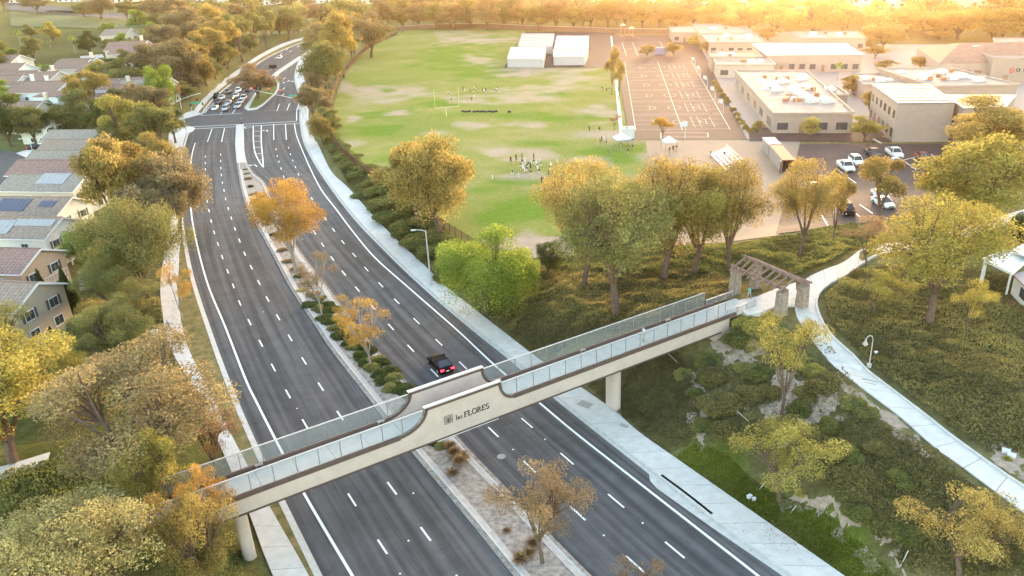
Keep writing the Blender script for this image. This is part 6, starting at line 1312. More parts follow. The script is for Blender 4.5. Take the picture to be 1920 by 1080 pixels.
hs('house with dark solar panels on a grey hipped roof', (132, 371), (40, 362), 17, 9.0, 'white', 'greybrown', he=5.6, hr=1.9, solar=((-13.5, .8, 6.4, 3.4), (-5.0, 2.0, 3.2, 1.7)), dark=True, balcony=True)
hs('house with a single solar array on its grey tiled roof', (160, 329), (98, 321), 17, 9.0, 'cream', 'grey', he=5.6, hr=1.9, solar=((-9.5, 1.8, 6.4, 3.4),))
hs('house with faded red tiled roof beside the tall golden trees', (165, 301), (100, 297), 17, 8.6, 'white', 'red', he=5.6, hr=2.0, cross=(-6.5, 5, 1.2, 4.8))
hs('grey-roofed house just behind the red-roofed one', (172, 283), (130, 280), 15, 8.6, 'cream', 'grey', he=5.6, hr=2.0, cross=(-6, 5, 1.2, 4.8))
hs('light grey-roofed house with pinkish tiles near the dark trees', (190, 262), (145, 258), 15, 8.6, 'cream', 'greybrown', he=5.6, hr=2.0, cross=(-6, 5, 1.4, 4.8))
hs('grey-roofed house with white gable beside the bright yellow tree', (213, 244), (150, 241), 18, 9.2, 'white', 'grey', he=5.6, hr=1.9, cross=(-6, 5.4, 1.4, 4.8))
hs('small white house with dark windows behind the grey roofs', (100, 226), (86, 222), 9, 7, 'white', 'grey', he=4.6, hr=1.6)
# older street behind: sizes follow their roofs
for lab, ridge, along, L_, W_, wc, rc, k in [
    ('pale blue-white house with stepped gable on the residential street', (112, 100), (70, 94), 20, 13, 'bluewhite', 'brown', dict(wing=(-6, 3, -6, 7), chimney=(-17, 3))),
    ('white house with dark window at the left edge of the street', (60, 124), (10, 121), 20, 13, 'cream', 'brown', dict(chimney=(-2, 4))),
    ('cream house with brown garage and tall chimney at the street end', (245, 66), (180, 69), 20, 13, 'cream', 'brown', dict(chimney=(-1.5, -5), wing=(-18, -10, -7, 6))),
    ('white-gabled house in the middle of the far left row', (125, 65), (85, 60), 18, 13, 'white', 'brown', dict(chimney=(-15, 2))),
    ('brown-roofed house at the top left of the far row', (88, 57), (45, 54), 18, 13, 'cream', 'brown', dict(chimney=(-4, 2))),
    ('white house with two chimneys at the far left edge', (28, 54), (-10, 52), 18, 12, 'white', 'brown', dict(chimney=(-3, 1))),
    ('far grey-brown house by the lawn right of the palms', (245, 55), (215, 56), 14, 11, 'cream', 'greybrown', dict()),
    ('low grey-roofed house beside the wooded bank', (300, 62), (272, 66), 16, 12, 'grey', 'grey', dict()),
    ('pink-brown roofed house stepping down the wooded bank', (296, 88), (250, 96), 18, 12, 'cream', 'red', dict()),
    ('brown-roofed house lower on the wooded bank', (270, 106), (225, 116), 18, 12, 'cream', 'red', dict()),
    ('roof with rooflights beside the golden street tree', (226, 122), (190, 132), 16, 12, 'white', 'red', dict(solar=((-9, 2, 4, 1.7),))),
    ('brown roof just behind the bright green weeping tree', (220, 148), (200, 153), 14, 11, 'white', 'brown', dict()),
    ('low dark-roofed house behind the blue-white one', (60, 94), (10, 90), 20, 12, 'cream', 'brown', dict()),
    ('house with dark brown roof at the left edge below two chimneys', (30, 82), (-20, 78), 18, 12, 'cream', 'brown', dict(garage=0)),
    ('cream house between the garage house and the wooded bank', (275, 78), (255, 80), 16, 12, 'cream', 'brown', dict(chimney=(-3, 2))),
    ('white house right of the blue-white one facing the street', (175, 100), (150, 98), 13, 10, 'white', 'brown', dict()),
    ('cream house behind the white-gabled one near the lawn', (165, 58), (135, 57), 15, 11, 'cream', 'greybrown', dict(chimney=(-3, 2))),
    ('white house at the left edge above the round green tree', (30, 100), (0, 98), 15, 11, 'white', 'brown', dict()),
    ('cream house beside the palms in the middle of the far left row', (205, 84), (180, 83), 13, 10, 'cream', 'brown', dict()),
    ('short brown-roofed house in front of the white-gabled one', (160, 82), (135, 80), 14, 11, 'cream', 'brown', dict(garage=0))]:
    hs(lab, ridge, along, L_, W_, wc, rc, he=6.0, hr=2.6, **k)
# streets by the houses
sheet('residential_street', [(-20, 290), (45, 288), (38, 360), (-30, 380)], M_ASPH2, .10, 8, 12)
sheet('residential_street', [(-30, 282), (60, 286), (70, 300), (-30, 300)], M_ASPH2, .09, 8, 4)
sheet('residential_street', [(122, 128), (152, 122), (100, 205), (60, 205)], M_ASPH2, .10, 6, 16)
sheet('residential_street', [(128, 112), (196, 106), (200, 116), (132, 128)], M_ASPH2, .11, 10, 4)
sheet('driveway', [(30, 288), (62, 278), (76, 296), (66, 304)], M_CONC, .14, 6, 4)
sheet('driveway', [(150, 106), (192, 102), (196, 108), (152, 113)], M_CONC, .15, 6, 4)
sheet('pavement', [(118, 126), (124, 126), (66, 180), (56, 180)], M_CONC, .16, 3, 14)
sheet('front_lawn', [(-10, 266), (75, 266), (60, 284), (-20, 284)], mat('dull_lawn', (.125, .14, .045), .95, .25, .6), .08, 8, 5)
sheet('front_lawn', [(88, 150), (118, 132), (122, 140), (78, 172)], mat('dull_lawn', (.125, .14, .045)), .12, 5, 6)
sheet('far_lawn', [(20, 22), (300, 42), (300, 58), (20, 50)], mat('far_lawn_grass', (.13, .13, .06), .95, .2, .05, col2=(.10, .12, .045)), .3, 30, 10)
sheet('far_road', [(10, 4), (300, 30), (320, 44), (15, 20)], M_ASPH2, .35, 30, 6)
sheet('back_patio', [(88, 596), (126, 612), (118, 650), (64, 646)], M_CONC, .12, 6, 6); sheet('back_lawn', [(110, 590), (168, 578), (170, 612), (130, 626)], mat('artificial_turf', (.055, .10, .035), .9, .15, 1), .10, 6, 6)
sheet('back_patio', [(145, 520), (178, 516), (180, 545), (150, 545)], M_CONC, .12, 5, 5)
gw = gl([(72, 588), (100, 594), (150, 586), (172, 575)], 1.5, 0); o = MB()
for a, b in zip(gw[:-1], gw[1:]): o.bar(a+[0, 0, .8], b+[0, 0, .8], .2, 1.8)
tt = thing('garden_wall', 'brown garden wall behind the small lawn', 'wall', (0, 0, 0)); o.build('wall_run', mat('dark_brown_fence', (.10, .06, .045), .9, .2, 2), tt)
gw = gl([(70, 160), (102, 135)], 1.5, 0); tt = thing('white_wall', 'white garden wall beside the blue-white house', 'wall', (0, 0, 0)); o = MB()
for a, b in zip(gw[:-1], gw[1:]): o.bar(a+[0, 0, 1], b+[0, 0, 1], .2, 2.2)
o.build('wall_run', M_WTRIM, tt)
# umbrellas, tables
def umbrella(px, py, w_, lab):
    p = G(px, py); s = scale_at(p); a = w_/s/2; t = thing('patio_umbrella', lab, 'umbrella', p); o = MB()
    for k in range(8):
        u, v = 2*math.pi*k/8, 2*math.pi*(k+1)/8; o.face([(a*math.cos(u), a*math.sin(u), 2.2), (a*math.cos(v), a*math.sin(v), 2.2), (0, 0, 2.85)])
    o.build('canopy', M_TENT, t); MB().tube([(0, 0, 0), (0, 0, 2.8)], .04, 6).build('pole', M_RAIL, t); MB().tube([(0, 0, 0), (0, 0, .12)], .3, 10).build('base', M_RAIL, t)
umbrella(124, 500, 30, 'pale grey patio umbrella beside the white solar-panel house'); umbrella(138, 440, 26, 'white patio umbrella behind the house with dark solar panels')
def patio_table(px, py, lab):
    t = thing('patio_table', lab, 'table', G(px, py)); MB().tube([(0, 0, .70), (0, 0, .76)], .75, 14).build('table_top', M_WHITE, t)
    for k in range(4): MB().box((.45*math.cos(k*1.57), .45*math.sin(k*1.57), .35), (.07, .07, .7)).build('leg', M_DOOR, t)
patio_table(72, 624, 'round white table on the curved patio'); patio_table(157, 517, 'small pale table in the garden behind the peach house')
# white patio cover at the right edge
t = thing('patio_house', 'white house corner with flat patio cover at the right edge', 'house', (0, 0, 0)); zc_ = 10.0
q = [at(x, y, zc_) for x, y in [(1843, 488), (1883, 471), (1932, 484), (1897, 514)]]
MB().prism([p[:2] for p in q], zc_-.12, zc_).build('patio_cover', M_WHITE, t)
for i in range(4): MB().bar(q[i]+[0, 0, .06], q[(i+1) % 4]+[0, 0, .06], .18, .3).build('fascia', M_WTRIM, t)
for k, i in enumerate((0, 3)):
    c = q[i]+(sum(q)/4-q[i])*.12; MB().bar((c[0], c[1], float(hgt(c[0], c[1]))-.3), (c[0], c[1], zc_-.1), .28 if k == 0 else .15).build('post', M_WTRIM, t)
q2 = [at(x, y, 10.6) for x, y in [(1897, 467), (1925, 455), (1965, 470), (1930, 484)]]; MB().prism([p[:2] for p in q2], 10.45, 10.6).build('patio_cover', M_WHITE, t)
hw_ = [at(x, y, 9.4)[:2] for x, y in [(1902, 518), (1960, 500), (2010, 540), (1945, 560)]]; hw_b = hw_; gz = float(hgt(*hw_[0]))
MB().prism(hw_, gz-1.5, 9.4).build('wall', M_WHITE, t); wall_item(t, hw_[0], hw_[3], .35, .6, gz+.8, gz+1.9, M_GLASS, 'window'); MB().prism([np.array(p)+(np.array(p)-sum(np.array(k) for k in hw_)/4)*.06 for p in hw_], 9.4, 9.6).build('roof', mat('mauve_roof', (.42, .33, .32), .9, .1, 1), t)
sheet('patio_slab', [(1880, 545), (1940, 575), (1940, 600), (1878, 568)], mat('red_patio', (.34, .14, .11), .9, .1, 2), .10, 4, 4)
# far flats on the skyline
def flats(label, px, py, L_, D_, st, wc, rz, name='apartment_block'):
    p = G(px, py); t = thing(name, label, 'building', p, rz); H_ = 3.0*st
    MB().box((0, 0, H_/2), (L_, D_, H_)).build('wall', mat('stucco_'+wc, WALLC[wc], .9, .06, 1.2), t); r = MB(); hip(r, -L_/2, L_/2, D_/2, 0, 2.4, .6); o2 = roof_obj(r, 'greybrown', t); o2.location = (0, 0, H_)
    n = max(3, int(L_/4.5))
    for s in range(st):
        for k in range(n):
            x = -L_/2+L_*(k+.5)/n; MB().box((x, -D_/2-.03, 1.5+3*s), (1.8, .12, 1.5)).build('window', M_GLASS, t)
            if k % 3 == 1: MB().box((x, -D_/2-.7, .55+3*s), (3.2, 1.4, 1.0)).build('balcony', M_WTRIM, t)
fl = [(1000, 12, 26, 'cream'), (1060, 16, 30, 'peach'), (1120, 14, 28, 'cream'), (1180, 12, 30, 'cream'), (1240, 16, 30, 'peach'), (1300, 14, 28, 'cream'), (1420, 20, 34, 'cream'), (1490, 22, 34, 'cream'), (1640, 26, 40, 'cream'), (1690, 22, 36, 'white'), (1760, 20, 36, 'cream'), (1840, 20, 36, 'cream'), (940, 10, 24, 'cream'), (860, 8, 24, 'white'), (790, 6, 24, 'cream'), (700, 6, 26, 'cream')]
for i, (x, y, L_, wc) in enumerate(sorted(fl)): flats('hazy pale apartment block beyond the tree belt, %s from the left' % ORD[i], x, y, L_*.7, 12, 3 if x > 950 else 2, wc, random.uniform(-.2, .2))
for i, (x, y, wc) in enumerate([(465, 12, 'bluewhite'), (505, 8, 'white'), (428, 6, 'bluewhite'), (545, 5, 'white'), (390, 4, 'white'), (590, 6, 'bluewhite'), (630, 4, 'white'), (150, 2, 'white'), (230, 4, 'white'), (60, 4, 'white')]): flats('pale low building on the top left skyline, %s listed outward from the far road' % ORD[i], x, y, 30, 16, 2, wc, random.uniform(-.3, .3))
# second row of ground far right of the lot: nothing more is seen
# ---------------------------------------------------------------- cars
M_TYRE = mat('black_tyre', (.02, .02, .02), .9, .1, 5); M_RIM = mat('silver_rim', (.5, .5, .52), .35, .05, 5, metal=.7); M_CGL = mat('tinted_car_glass', (.03, .035, .04), .08, .05, 3, spec=.7)
M_HEAD = mat('headlight_glass', (.8, .8, .78), .2, .05, 3); M_TAIL = emis('tail_lamp_red', (.6, .02, .03), .25); M_TAILON = emis('tail_lamp_lit', (1.0, .02, .05), .9); M_BLKP = mat('black_plastic', (.02, .02, .022), .5, .1, 3)
def paint(name, c, met=.0): m = mat('paint_'+name, c, .38, .03, 1, spec=.2, metal=met); m.node_tree.nodes['Principled BSDF'].inputs['Coat Weight'].default_value = .0; return m
PAINT = {'white': paint('white', (.78, .78, .77)), 'black': paint('black', (.008, .006, .006)), '_b': None, 'silver': paint('silver', (.45, .46, .47), .3), 'grey': paint('grey', (.16, .165, .17), .2), 'dark': paint('dark', (.045, .045, .05)), 'red': paint('red', (.22, .04, .035)), 'maroon': paint('maroon', (.10, .03, .03))}
del PAINT['_b']; _bb = PAINT['black'].node_tree.nodes['Principled BSDF']; _bb.inputs['Roughness'].default_value = .5; _bb.inputs['Specular IOR Level'].default_value = .06
# side profiles: x = length (front +), stations of the lower body: (x, half width, sill, shoulder)
KIND = {'sedan': dict(L=4.7, body=[(-2.35, .70, .40, .82), (-2.28, .82, .26, .98), (-1.6, .89, .2, 1.02), (-.6, .91, .2, .97), (.7, .91, .2, .93), (1.5, .88, .2, .85), (2.1, .80, .24, .74), (2.33, .64, .36, .62)], roof=[(-1.95, 1.0), (-1.0, 1.43), (.1, 1.45), (1.2, .92)], wx=(-1.4, 1.42)),
        'suv': dict(L=4.7, body=[(-2.35, .76, .45, .95), (-2.3, .88, .3, 1.1), (-1.5, .93, .26, 1.12), (0, .94, .26, 1.08), (1.0, .93, .26, 1.04), (1.6, .90, .26, .98), (2.15, .84, .3, .9), (2.33, .70, .42, .74)], roof=[(-2.25, 1.1), (-1.85, 1.66), (.2, 1.70), (1.05, 1.04)], wx=(-1.4, 1.45)),
        'pickup': dict(L=5.6, body=[(-2.8, .86, .5, 1.12), (-2.75, .95, .36, 1.18), (-1.5, .97, .34, 1.18), (-.3, .98, .32, 1.18), (1.2, .97, .32, 1.14), (2.1, .94, .34, 1.10), (2.7, .88, .36, 1.0), (2.8, .76, .46, .84)], roof=[(-.75, 1.16), (-.55, 1.80), (.75, 1.84), (1.5, 1.12)], wx=(-1.75, 1.8))}
def weld(me):                                                    # merge seams and shade the panels softly
    bm = bmesh.new(); bm.from_mesh(me); bmesh.ops.remove_doubles(bm, verts=bm.verts, dist=1e-4); bmesh.ops.recalc_face_normals(bm, faces=bm.faces)
    ed = [e for e in bm.edges if len(e.link_faces) == 2 and e.calc_face_angle(0) > .6]
    if ed: bmesh.ops.bevel(bm, geom=ed, offset=.05, segments=2, affect='EDGES', profile=.6)
    for f in bm.faces: f.smooth = True
    bm.to_mesh(me); bm.free(); me.update()
def car_meshes(kind):
    K = KIND[kind]; o = MB(); n = len(K['body']); rings = []
    for x, hw, z0, z1 in K['body']:
        zm = z0+(z1-z0)*.55
        rings.append([(x, -hw*.92, z0), (x, -hw, zm), (x, -hw*.96, z1-.05), (x, -hw*.80, z1), (x, 0, z1+.025), (x, hw*.80, z1), (x, hw*.96, z1-.05), (x, hw, zm), (x, hw*.92, z0)])
    for a, b in zip(rings[:-1], rings[1:]):
        for k in range(8): o.face([a[k], a[k+1], b[k+1], b[k]])
        o.face([a[8], a[0], b[0], b[8]])
    o.face(rings[0][::-1]); o.face(rings[-1])
    if kind == 'pickup': o.box((-1.75, 0, 1.215), (1.85, 1.62, .01), m=1)
    body = o.mesh('body', [PAINT['white'], M_BLKP]); weld(body)
    R_ = K['roof']; hwb = .82 if kind != 'pickup' else .88; hwt = hwb*.76; parts = {}
    def pt(i, s): x, z = R_[i]; return (x, s*(hwb if i in (0, 3) else hwt), z)
    m = MB(); top = [pt(1, -1), pt(1, 1), pt(2, 1), pt(2, -1)]; m.face([(p[0], p[1], p[2]) for p in (top[0], top[3], top[2], top[1])]); m.face([(p[0], p[1], p[2]-.05) for p in top])
    for s in (-1, 1):                                            # pillars and roof rails
        for i in (0, 1, 2): m.bar(pt(i, s), pt(i+1, s), .07, .06)
        x0 = (R_[1][0]+R_[2][0])/2; m.bar((x0, s*hwt, R_[1][1]), (x0, s*hwb, R_[3][1]), .09, .05)
    m.bar(pt(1, -1), pt(1, 1), .08, .06); m.bar(pt(2, -1), pt(2, 1), .08, .06)
    parts['roof'] = m.mesh('roof', PAINT['white'])
    parts['windscreen'] = MB().face([pt(3, -1), pt(3, 1), pt(2, 1), pt(2, -1)]).mesh('windscreen', M_CGL); parts['rear_window'] = MB().face([pt(0, 1), pt(0, -1), pt(1, -1), pt(1, 1)]).mesh('rear_window', M_CGL)
    for s in (-1, 1):
        f = [pt(0, s), pt(3, s), pt(2, s), pt(1, s)]; parts['side_window%d' % s] = MB().face(f if s < 0 else f[::-1]).mesh('side_window', M_CGL)
        x0, hw, z0, z1 = K['body'][-1]; z = z0+(z1-z0)*.75; xf = K['L']/2
        parts['headlight%d' % s] = MB().box((xf-.16, s*hw*.86, z), (.22, .36, .14), rz=-s*.3).mesh('headlight', M_HEAD)
        xr = -K['L']/2; hr_ = K['body'][1][1]; parts['taillight%d' % s] = MB().box((xr+.05, s*hr_*.74, .80 if kind == 'sedan' else 1.0), (.16, .46 if kind == 'sedan' else .2, .2 if kind == 'sedan' else .32), rz=s*.2).mesh('taillight', M_TAIL)
        parts['mirror%d' % s] = MB().box((R_[3][0]-.35, s*(hwb+.17), R_[3][1]+.08), (.16, .22, .15)).mesh('mirror', M_BLKP)
    parts['grille'] = MB().box((K['L']/2-.05, 0, .52), (.1, .9, .2)).mesh('grille', M_BLKP); parts['plate'] = MB().box((-K['L']/2+.0, 0, .62), (.06, .4, .14)).mesh('plate', M_WHITE)
    w_ = MB(); k = 16; rr = .34 if kind == 'sedan' else .38
    w_.tube([(0, -.11, 0), (0, .11, 0)], rr, k); tyre = w_.mesh('wheel', M_TYRE); rim = MB().tube([(0, .105, 0), (0, .125, 0)], rr*.62, 10).mesh('rim', M_RIM)
    return body, parts, tyre, rim, K, rr
CARM = {k: car_meshes(k) for k in KIND}
def car(px, py, toward, kind, colr, label, group=None, lit=False, z=None, detail=True, sc=1.0):
    """stands with its middle at pixel (px,py), nose pointing to pixel `toward`"""
    p = G(px, py) if z is None else at(px, py, z); q = G(*toward) if z is None else at(*toward, z); d = (q-p)[:2]
    body, parts, tyre, rim, K, rr = CARM[kind]
    t = thing('car' if kind != 'pickup' else 'pickup_truck', label, 'car' if kind != 'pickup' else 'pickup', (p[0], p[1], p[2]+(.02 if z is None else 0)), math.atan2(d[1], d[0]), group, (sc,)*3)
    o = link('body', body, t); o.material_slots[0].link = 'OBJECT'; o.material_slots[0].material = PAINT[colr]
    for nm, m in parts.items():
        if not detail and nm[:5] in ('mirro', 'grill', 'plate'): continue
        c = link(m.name.split('.')[0], m, t)
        if nm == 'roof': c.material_slots[0].link = 'OBJECT'; c.material_slots[0].material = PAINT[colr]
        if lit and nm.startswith('tail'): c.material_slots[0].link = 'OBJECT'; c.material_slots[0].material = M_TAILON
    for x in K['wx']:
        for s in (-1, 1):
            wob = link('wheel', tyre, t, (x, s*.80, rr))
            if s < 0: wob.rotation_euler = (0, 0, math.pi)
            if detail: link('rim', rim, wob)
    return t
car(825, 688, (806, 668), 'sedan', 'black', 'black sedan with lit red tail lamps driving towards the crossing', lit=True, z=.006)
Q_ = [(404, 206, 'sedan', 'white', 'white sedan first in the kerb lane of the queue'), (423.5, 207, 'suv', 'silver', 'silver car first in the middle lane of the queue'), (446, 202.5, 'suv', 'silver', 'pale car first in the inner lane of the queue'), (409, 195.5, 'suv', 'dark', 'dark car second in the kerb lane of the queue'), (429, 196, 'sedan', 'silver', 'silver car second in the middle lane of the queue'), (452, 193.5, 'sedan', 'white', 'white car second in the inner lane of the queue'), (416, 186, 'sedan', 'white', 'white car third in the kerb lane of the queue'), (434, 189, 'sedan', 'maroon', 'dark maroon car third in the middle lane'), (457, 187, 'suv', 'white', 'white car third in the inner lane of the queue'), (406, 184, 'suv', 'black', 'black car turning at the kerb beside the queue'), (428, 175, 'suv', 'grey', 'grey car with bright roof at the back of the queue'), (443, 182, 'sedan', 'white', 'white car fourth in the middle lane'), (447, 173, 'suv', 'white', 'white car near the back of the inner queue'), (455, 167, 'sedan', 'dark', 'dark car under the island tree at the back'), (466, 171, 'suv', 'dark', 'dark car with pale bonnet beside the traffic island')]
for x, y, k, c, lab in Q_: car(x, y, (x-11, y+9), k, c, lab, 'cars queueing at the crossing', z=.012, detail=False)
car(525, 110, (505, 124), 'sedan', 'white', 'white car approaching on the far road', z=.012, detail=False)
for x, y, k, c, lab in [(566, 62, 'sedan', 'white', 'white car parked near the tall lamp at the top of the road'), (580, 58, 'suv', 'silver', 'silver car parked at the top of the road'), (555, 61, 'sedan', 'grey', 'grey car parked at the top of the road')]: car(x, y, (x+8, y-1), k, c, lab, 'cars parked at the top of the far road', detail=False)
# school car park
for x, y, k, c, to, lab in [(1585, 318, 'pickup', 'white', (1598, 328), 'white pickup at the front of the car park row'), (1605, 308, 'suv', 'white', (1617, 317), 'pale car behind the white pickup'), (1636, 294, 'pickup', 'dark', (1648, 303), 'dark pickup with pale bonnet in the back row'), (1676, 293, 'pickup', 'white', (1688, 301), 'white pickup in the back row of the car park'), (1679, 311, 'sedan', 'silver', (1691, 319), 'silver car behind the airy amber tree'), (1730, 300, 'sedan', 'red', (1742, 308), 'dark red sedan alone in its bay'), (1586, 400, 'suv', 'black', (1597, 410), 'black car with bright windscreen nearest the slope'), (1650, 372, 'sedan', 'white', (1662, 378), 'white car seen through the airy amber tree'), (1655, 386, 'sedan', 'white', (1668, 392), 'white car beside the trunk of the airy amber tree'), (1525, 358, 'sedan', 'white', (1537, 364), 'white car seen through the umbrella-shaped tree')]:
    car(x, y, to, k, c, lab, 'cars in the school car park')
for x, y, k, c, to, lab in [(38, 328, 'suv', 'white', (26, 326), 'white car parked on the drive of the cul-de-sac'), (4, 366, 'suv', 'silver', (-8, 362), 'silver car at the left edge of the cul-de-sac'), (68, 279, 'sedan', 'dark', (84, 276), 'dark car on the driveway beside the small tree'), (99, 167, 'sedan', 'dark', (86, 178), 'dark car parked on the residential street'), (130, 151, 'sedan', 'grey', (118, 162), 'grey car parked further up the residential street'), (140, 144, 'sedan', 'dark', (128, 154), 'black car parked in front of the grey one on the street')]:
    car(x, y, to, k, c, lab, 'cars parked by the houses', detail=False)
# motorcyclist's bike on the crossing
p = at(453, 232, .01); t = thing('motorcycle', 'dark motorcycle on the crossing', 'motorcycle', p, R(-70), None, (1.25,)*3)
for x in (-.7, .7): link('rim', MB().tube([(0, -.03, 0), (0, .03, 0)], .18, 10).mesh('rim', M_RIM), link('wheel', MB().tube([(0, -.06, 0), (0, .06, 0)], .31, 14).mesh('wheel', M_TYRE), t, (x, 0, .31)))
MB().tube([(-.5, 0, .62), (-.1, 0, .66), (.3, 0, .82), (.5, 0, .8)], [.1, .16, .2, .1], 8).build('body', PAINT['black'], t); MB().bar((.7, 0, .31), (.45, 0, 1.0), .08).build('fork', M_RIM, t); MB().bar((.42, -.35, 1.02), (.42, .35, 1.02), .05).build('handlebar', M_BLKP, t); MB().box((-.3, 0, .75), (.6, .28, .1)).build('seat', M_BLKP, t)

# ---------------------------------------------------------------- people
SKIN = mat('skin', (.42, .25, .17), .7, .05, 3); HAIR = mat('dark_hair', (.03, .02, .015), .8, .1, 5)
CLOTH = {k: mat('cloth_'+k, c, .9, .1, 6) for k, c in {'white': (.72, .72, .71), 'navy': (.04, .05, .10), 'red': (.22, .05, .05), 'maroon': (.14, .04, .035), 'teal': (.12, .38, .34), 'grey': (.28, .29, .31), 'black': (.03, .03, .035), 'beige': (.48, .40, .32), 'pale': (.60, .66, .70)}.items()}
def body_mesh(pose):
    P = {'pelvis': (0, 0, .96), 'waist': (0, 0, 1.1), 'chest': (0, .01, 1.30), 'neck': (0, .0, 1.50), 'chin': (0, .02, 1.57), 'head': (0, .02, 1.66), 'crown': (0, .0, 1.745)}
    sw = {'stand': 0, 'walk': .22, 'run': .38}[pose]
    for s, n in ((-1, 'l'), (1, 'r')):
        f = sw*s
        P['hip'+n] = (s*.10, 0, .92); P['knee'+n] = (s*.10, f*.7+.03, .51); P['ank'+n] = (s*.10, f*1.2-(.12 if f < 0 else 0)*(sw > .1), .09+(.18 if (f < 0 and sw > .3) else .06 if f < 0 else 0)); P['toe'+n] = (s*.11, P['ank'+n][1]+.16, P['ank'+n][2]-.05)
        P['sho'+n] = (s*.19, 0, 1.43); P['elb'+n] = (s*.25, -f*.5-.02, 1.15+(.02 if sw else 0)); P['wri'+n] = (s*.23, -f*.8+.10+(.1 if sw > .3 else 0), .95+(.15 if sw > .3 else 0)); P['palm'+n] = (s*.225, P['wri'+n][1]+.05, P['wri'+n][2]-.08)
    names = list(P); idx = {k: i for i, k in enumerate(names)}
    E_ = [('pelvis', 'waist'), ('waist', 'chest'), ('chest', 'neck'), ('neck', 'chin'), ('chin', 'head'), ('head', 'crown')]
    for n in 'lr': E_ += [('pelvis', 'hip'+n), ('hip'+n, 'knee'+n), ('knee'+n, 'ank'+n), ('ank'+n, 'toe'+n), ('chest', 'sho'+n), ('sho'+n, 'elb'+n), ('elb'+n, 'wri'+n), ('wri'+n, 'palm'+n)]
    rad = {'pelvis': (.15, .11), 'waist': (.14, .10), 'chest': (.17, .115), 'neck': (.055, .055), 'chin': (.07, .08), 'head': (.085, .10), 'crown': (.05, .06), 'hip': (.085, .09), 'knee': (.06, .062), 'ank': (.042, .045), 'toe': (.04, .03), 'sho': (.06, .06), 'elb': (.045, .045), 'wri': (.03, .032), 'palm': (.022, .04)}
    me = bpy.data.meshes.new('figure_skeleton'); me.from_pydata([P[k] for k in names], [(idx[a], idx[b]) for a, b in E_], [])
    o = bpy.data.objects.new('figure_skeleton', me); COL.objects.link(o); sk = o.modifiers.new('skin', 'SKIN'); sk.use_smooth_shade = True
    sv = me.skin_vertices[0].data
    for k in names:
        b = k[:-1] if k[-1] in 'lr' and k not in ('pel',) and k[:-1] in rad else k
        sv[idx[k]].radius = rad[b]
    sv[idx['pelvis']].use_root = True
    o.modifiers.new('sub', 'SUBSURF').levels = 1
    dg = bpy.context.evaluated_depsgraph_get(); res = bpy.data.meshes.new_from_object(o.evaluated_get(dg)); bpy.data.objects.remove(o); bpy.data.meshes.remove(me)
    res.name = 'person'; res.materials.clear()
    for m in (SKIN, CLOTH['white'], CLOTH['navy'], HAIR, CLOTH['black']): res.materials.append(m)
    for p in res.polygons:
        c = p.center; arm = abs(c.x) > .205; mi = 0
        if c.z > 1.69 or (c.z > 1.6 and c.y < -.02): mi = 3
        elif c.z > 1.49: mi = 0
        elif arm: mi = 1 if c.z > 1.2 else 0
        elif c.z > .98: mi = 1
        elif c.z > .48: mi = 2
        elif c.z < .1: mi = 4
        p.material_index = mi; p.use_smooth = True
    return res
BODY = {k: body_mesh(k) for k in ('stand', 'walk', 'run')}
def person(px, py, pose, shirt, legs, label, group=None, rz=0.0, h=1.72, z=None, p=None, helmet=None):
    p = (G(px, py) if z is None else at(px, py, z)) if p is None else p
    o = tag(link('person', BODY[pose], None, (p[0], p[1], p[2]+.06 if z is None else p[2]), rz, h/1.78), label, 'person', group)
    for i, m in ((1, CLOTH[shirt]), (2, CLOTH[legs])): o.material_slots[i].link = 'OBJECT'; o.material_slots[i].material = m
    if helmet:
        o.material_slots[3].link = 'OBJECT'; o.material_slots[3].material = CLOTH[helmet]
    return o
person(318, 622, 'walk', 'grey', 'black', 'person in grey top and black leggings walking on the left pavement', z=.15, rz=R(15))
person(1207, 640, 'stand', 'pale', 'beige', 'person in pale shirt standing on the footbridge', z=6.72, rz=R(120), h=1.75)
person(1404, 562, 'walk', 'teal', 'grey', 'person in teal shirt walking off the footbridge by the pergola', z=6.74, rz=R(-50))
person(454, 230, 'stand', 'grey', 'black', 'rider in grey jacket beside the motorcycle on the crossing', z=.01, rz=R(110))
coach = [(958, 308), (968, 304), (979, 302), (1001, 302), (995, 320), (1016, 347), (1029, 333)]
for i, (x, y) in enumerate(coach): person(x, y, 'stand', 'maroon', 'maroon' if i % 2 else 'black', 'adult in maroon clothes watching the players, %s from the far side' % ORD[i], 'adults in maroon on the field', rz=random.uniform(0, 6), h=1.85)
play = [(984, 306), (980, 311), (985, 312), (976, 317), (980, 321), (976, 324), (982, 320), (989, 319), (984, 326), (988, 325), (996, 312), (1001, 311), (1006, 313), (1008, 319), (1013, 310), (1014, 315), (1008, 322), (1011, 329), (1033, 317), (1032, 323), (1045, 311), (961, 331), (973, 338), (996, 332), (1022, 344), (991, 316), (924, 341)]
for i, (x, y) in enumerate(play): person(x, y, ('run', 'walk', 'stand')[i % 3], 'navy' if i % 2 else 'white', 'white', 'player in %s shirt with white helmet in the near practice group, %s listed' % ('navy' if i % 2 else 'white', ORD[i]), 'players of the near practice group', rz=random.uniform(0, 6), h=1.55, helmet='white')
far = [(841, 176), (847, 190), (868, 168), (872, 172), (882, 172), (888, 172), (890, 168), (896, 171), (905, 171), (908, 172), (911, 170), (928, 172), (931, 170), (933, 168), (884, 188), (889, 184), (870, 165), (893, 167)]
for i, (x, y) in enumerate(far): person(x, y+3, ('run', 'stand', 'walk')[i % 3], ('white', 'navy', 'red')[i % 3], 'beige' if i % 2 else 'black', 'small player in %s shirt in the far practice group, %s from the left side' % (('white', 'navy', 'red')[i % 3], ORD[i]), 'players of the far practice group', rz=random.uniform(0, 6), h=1.6)
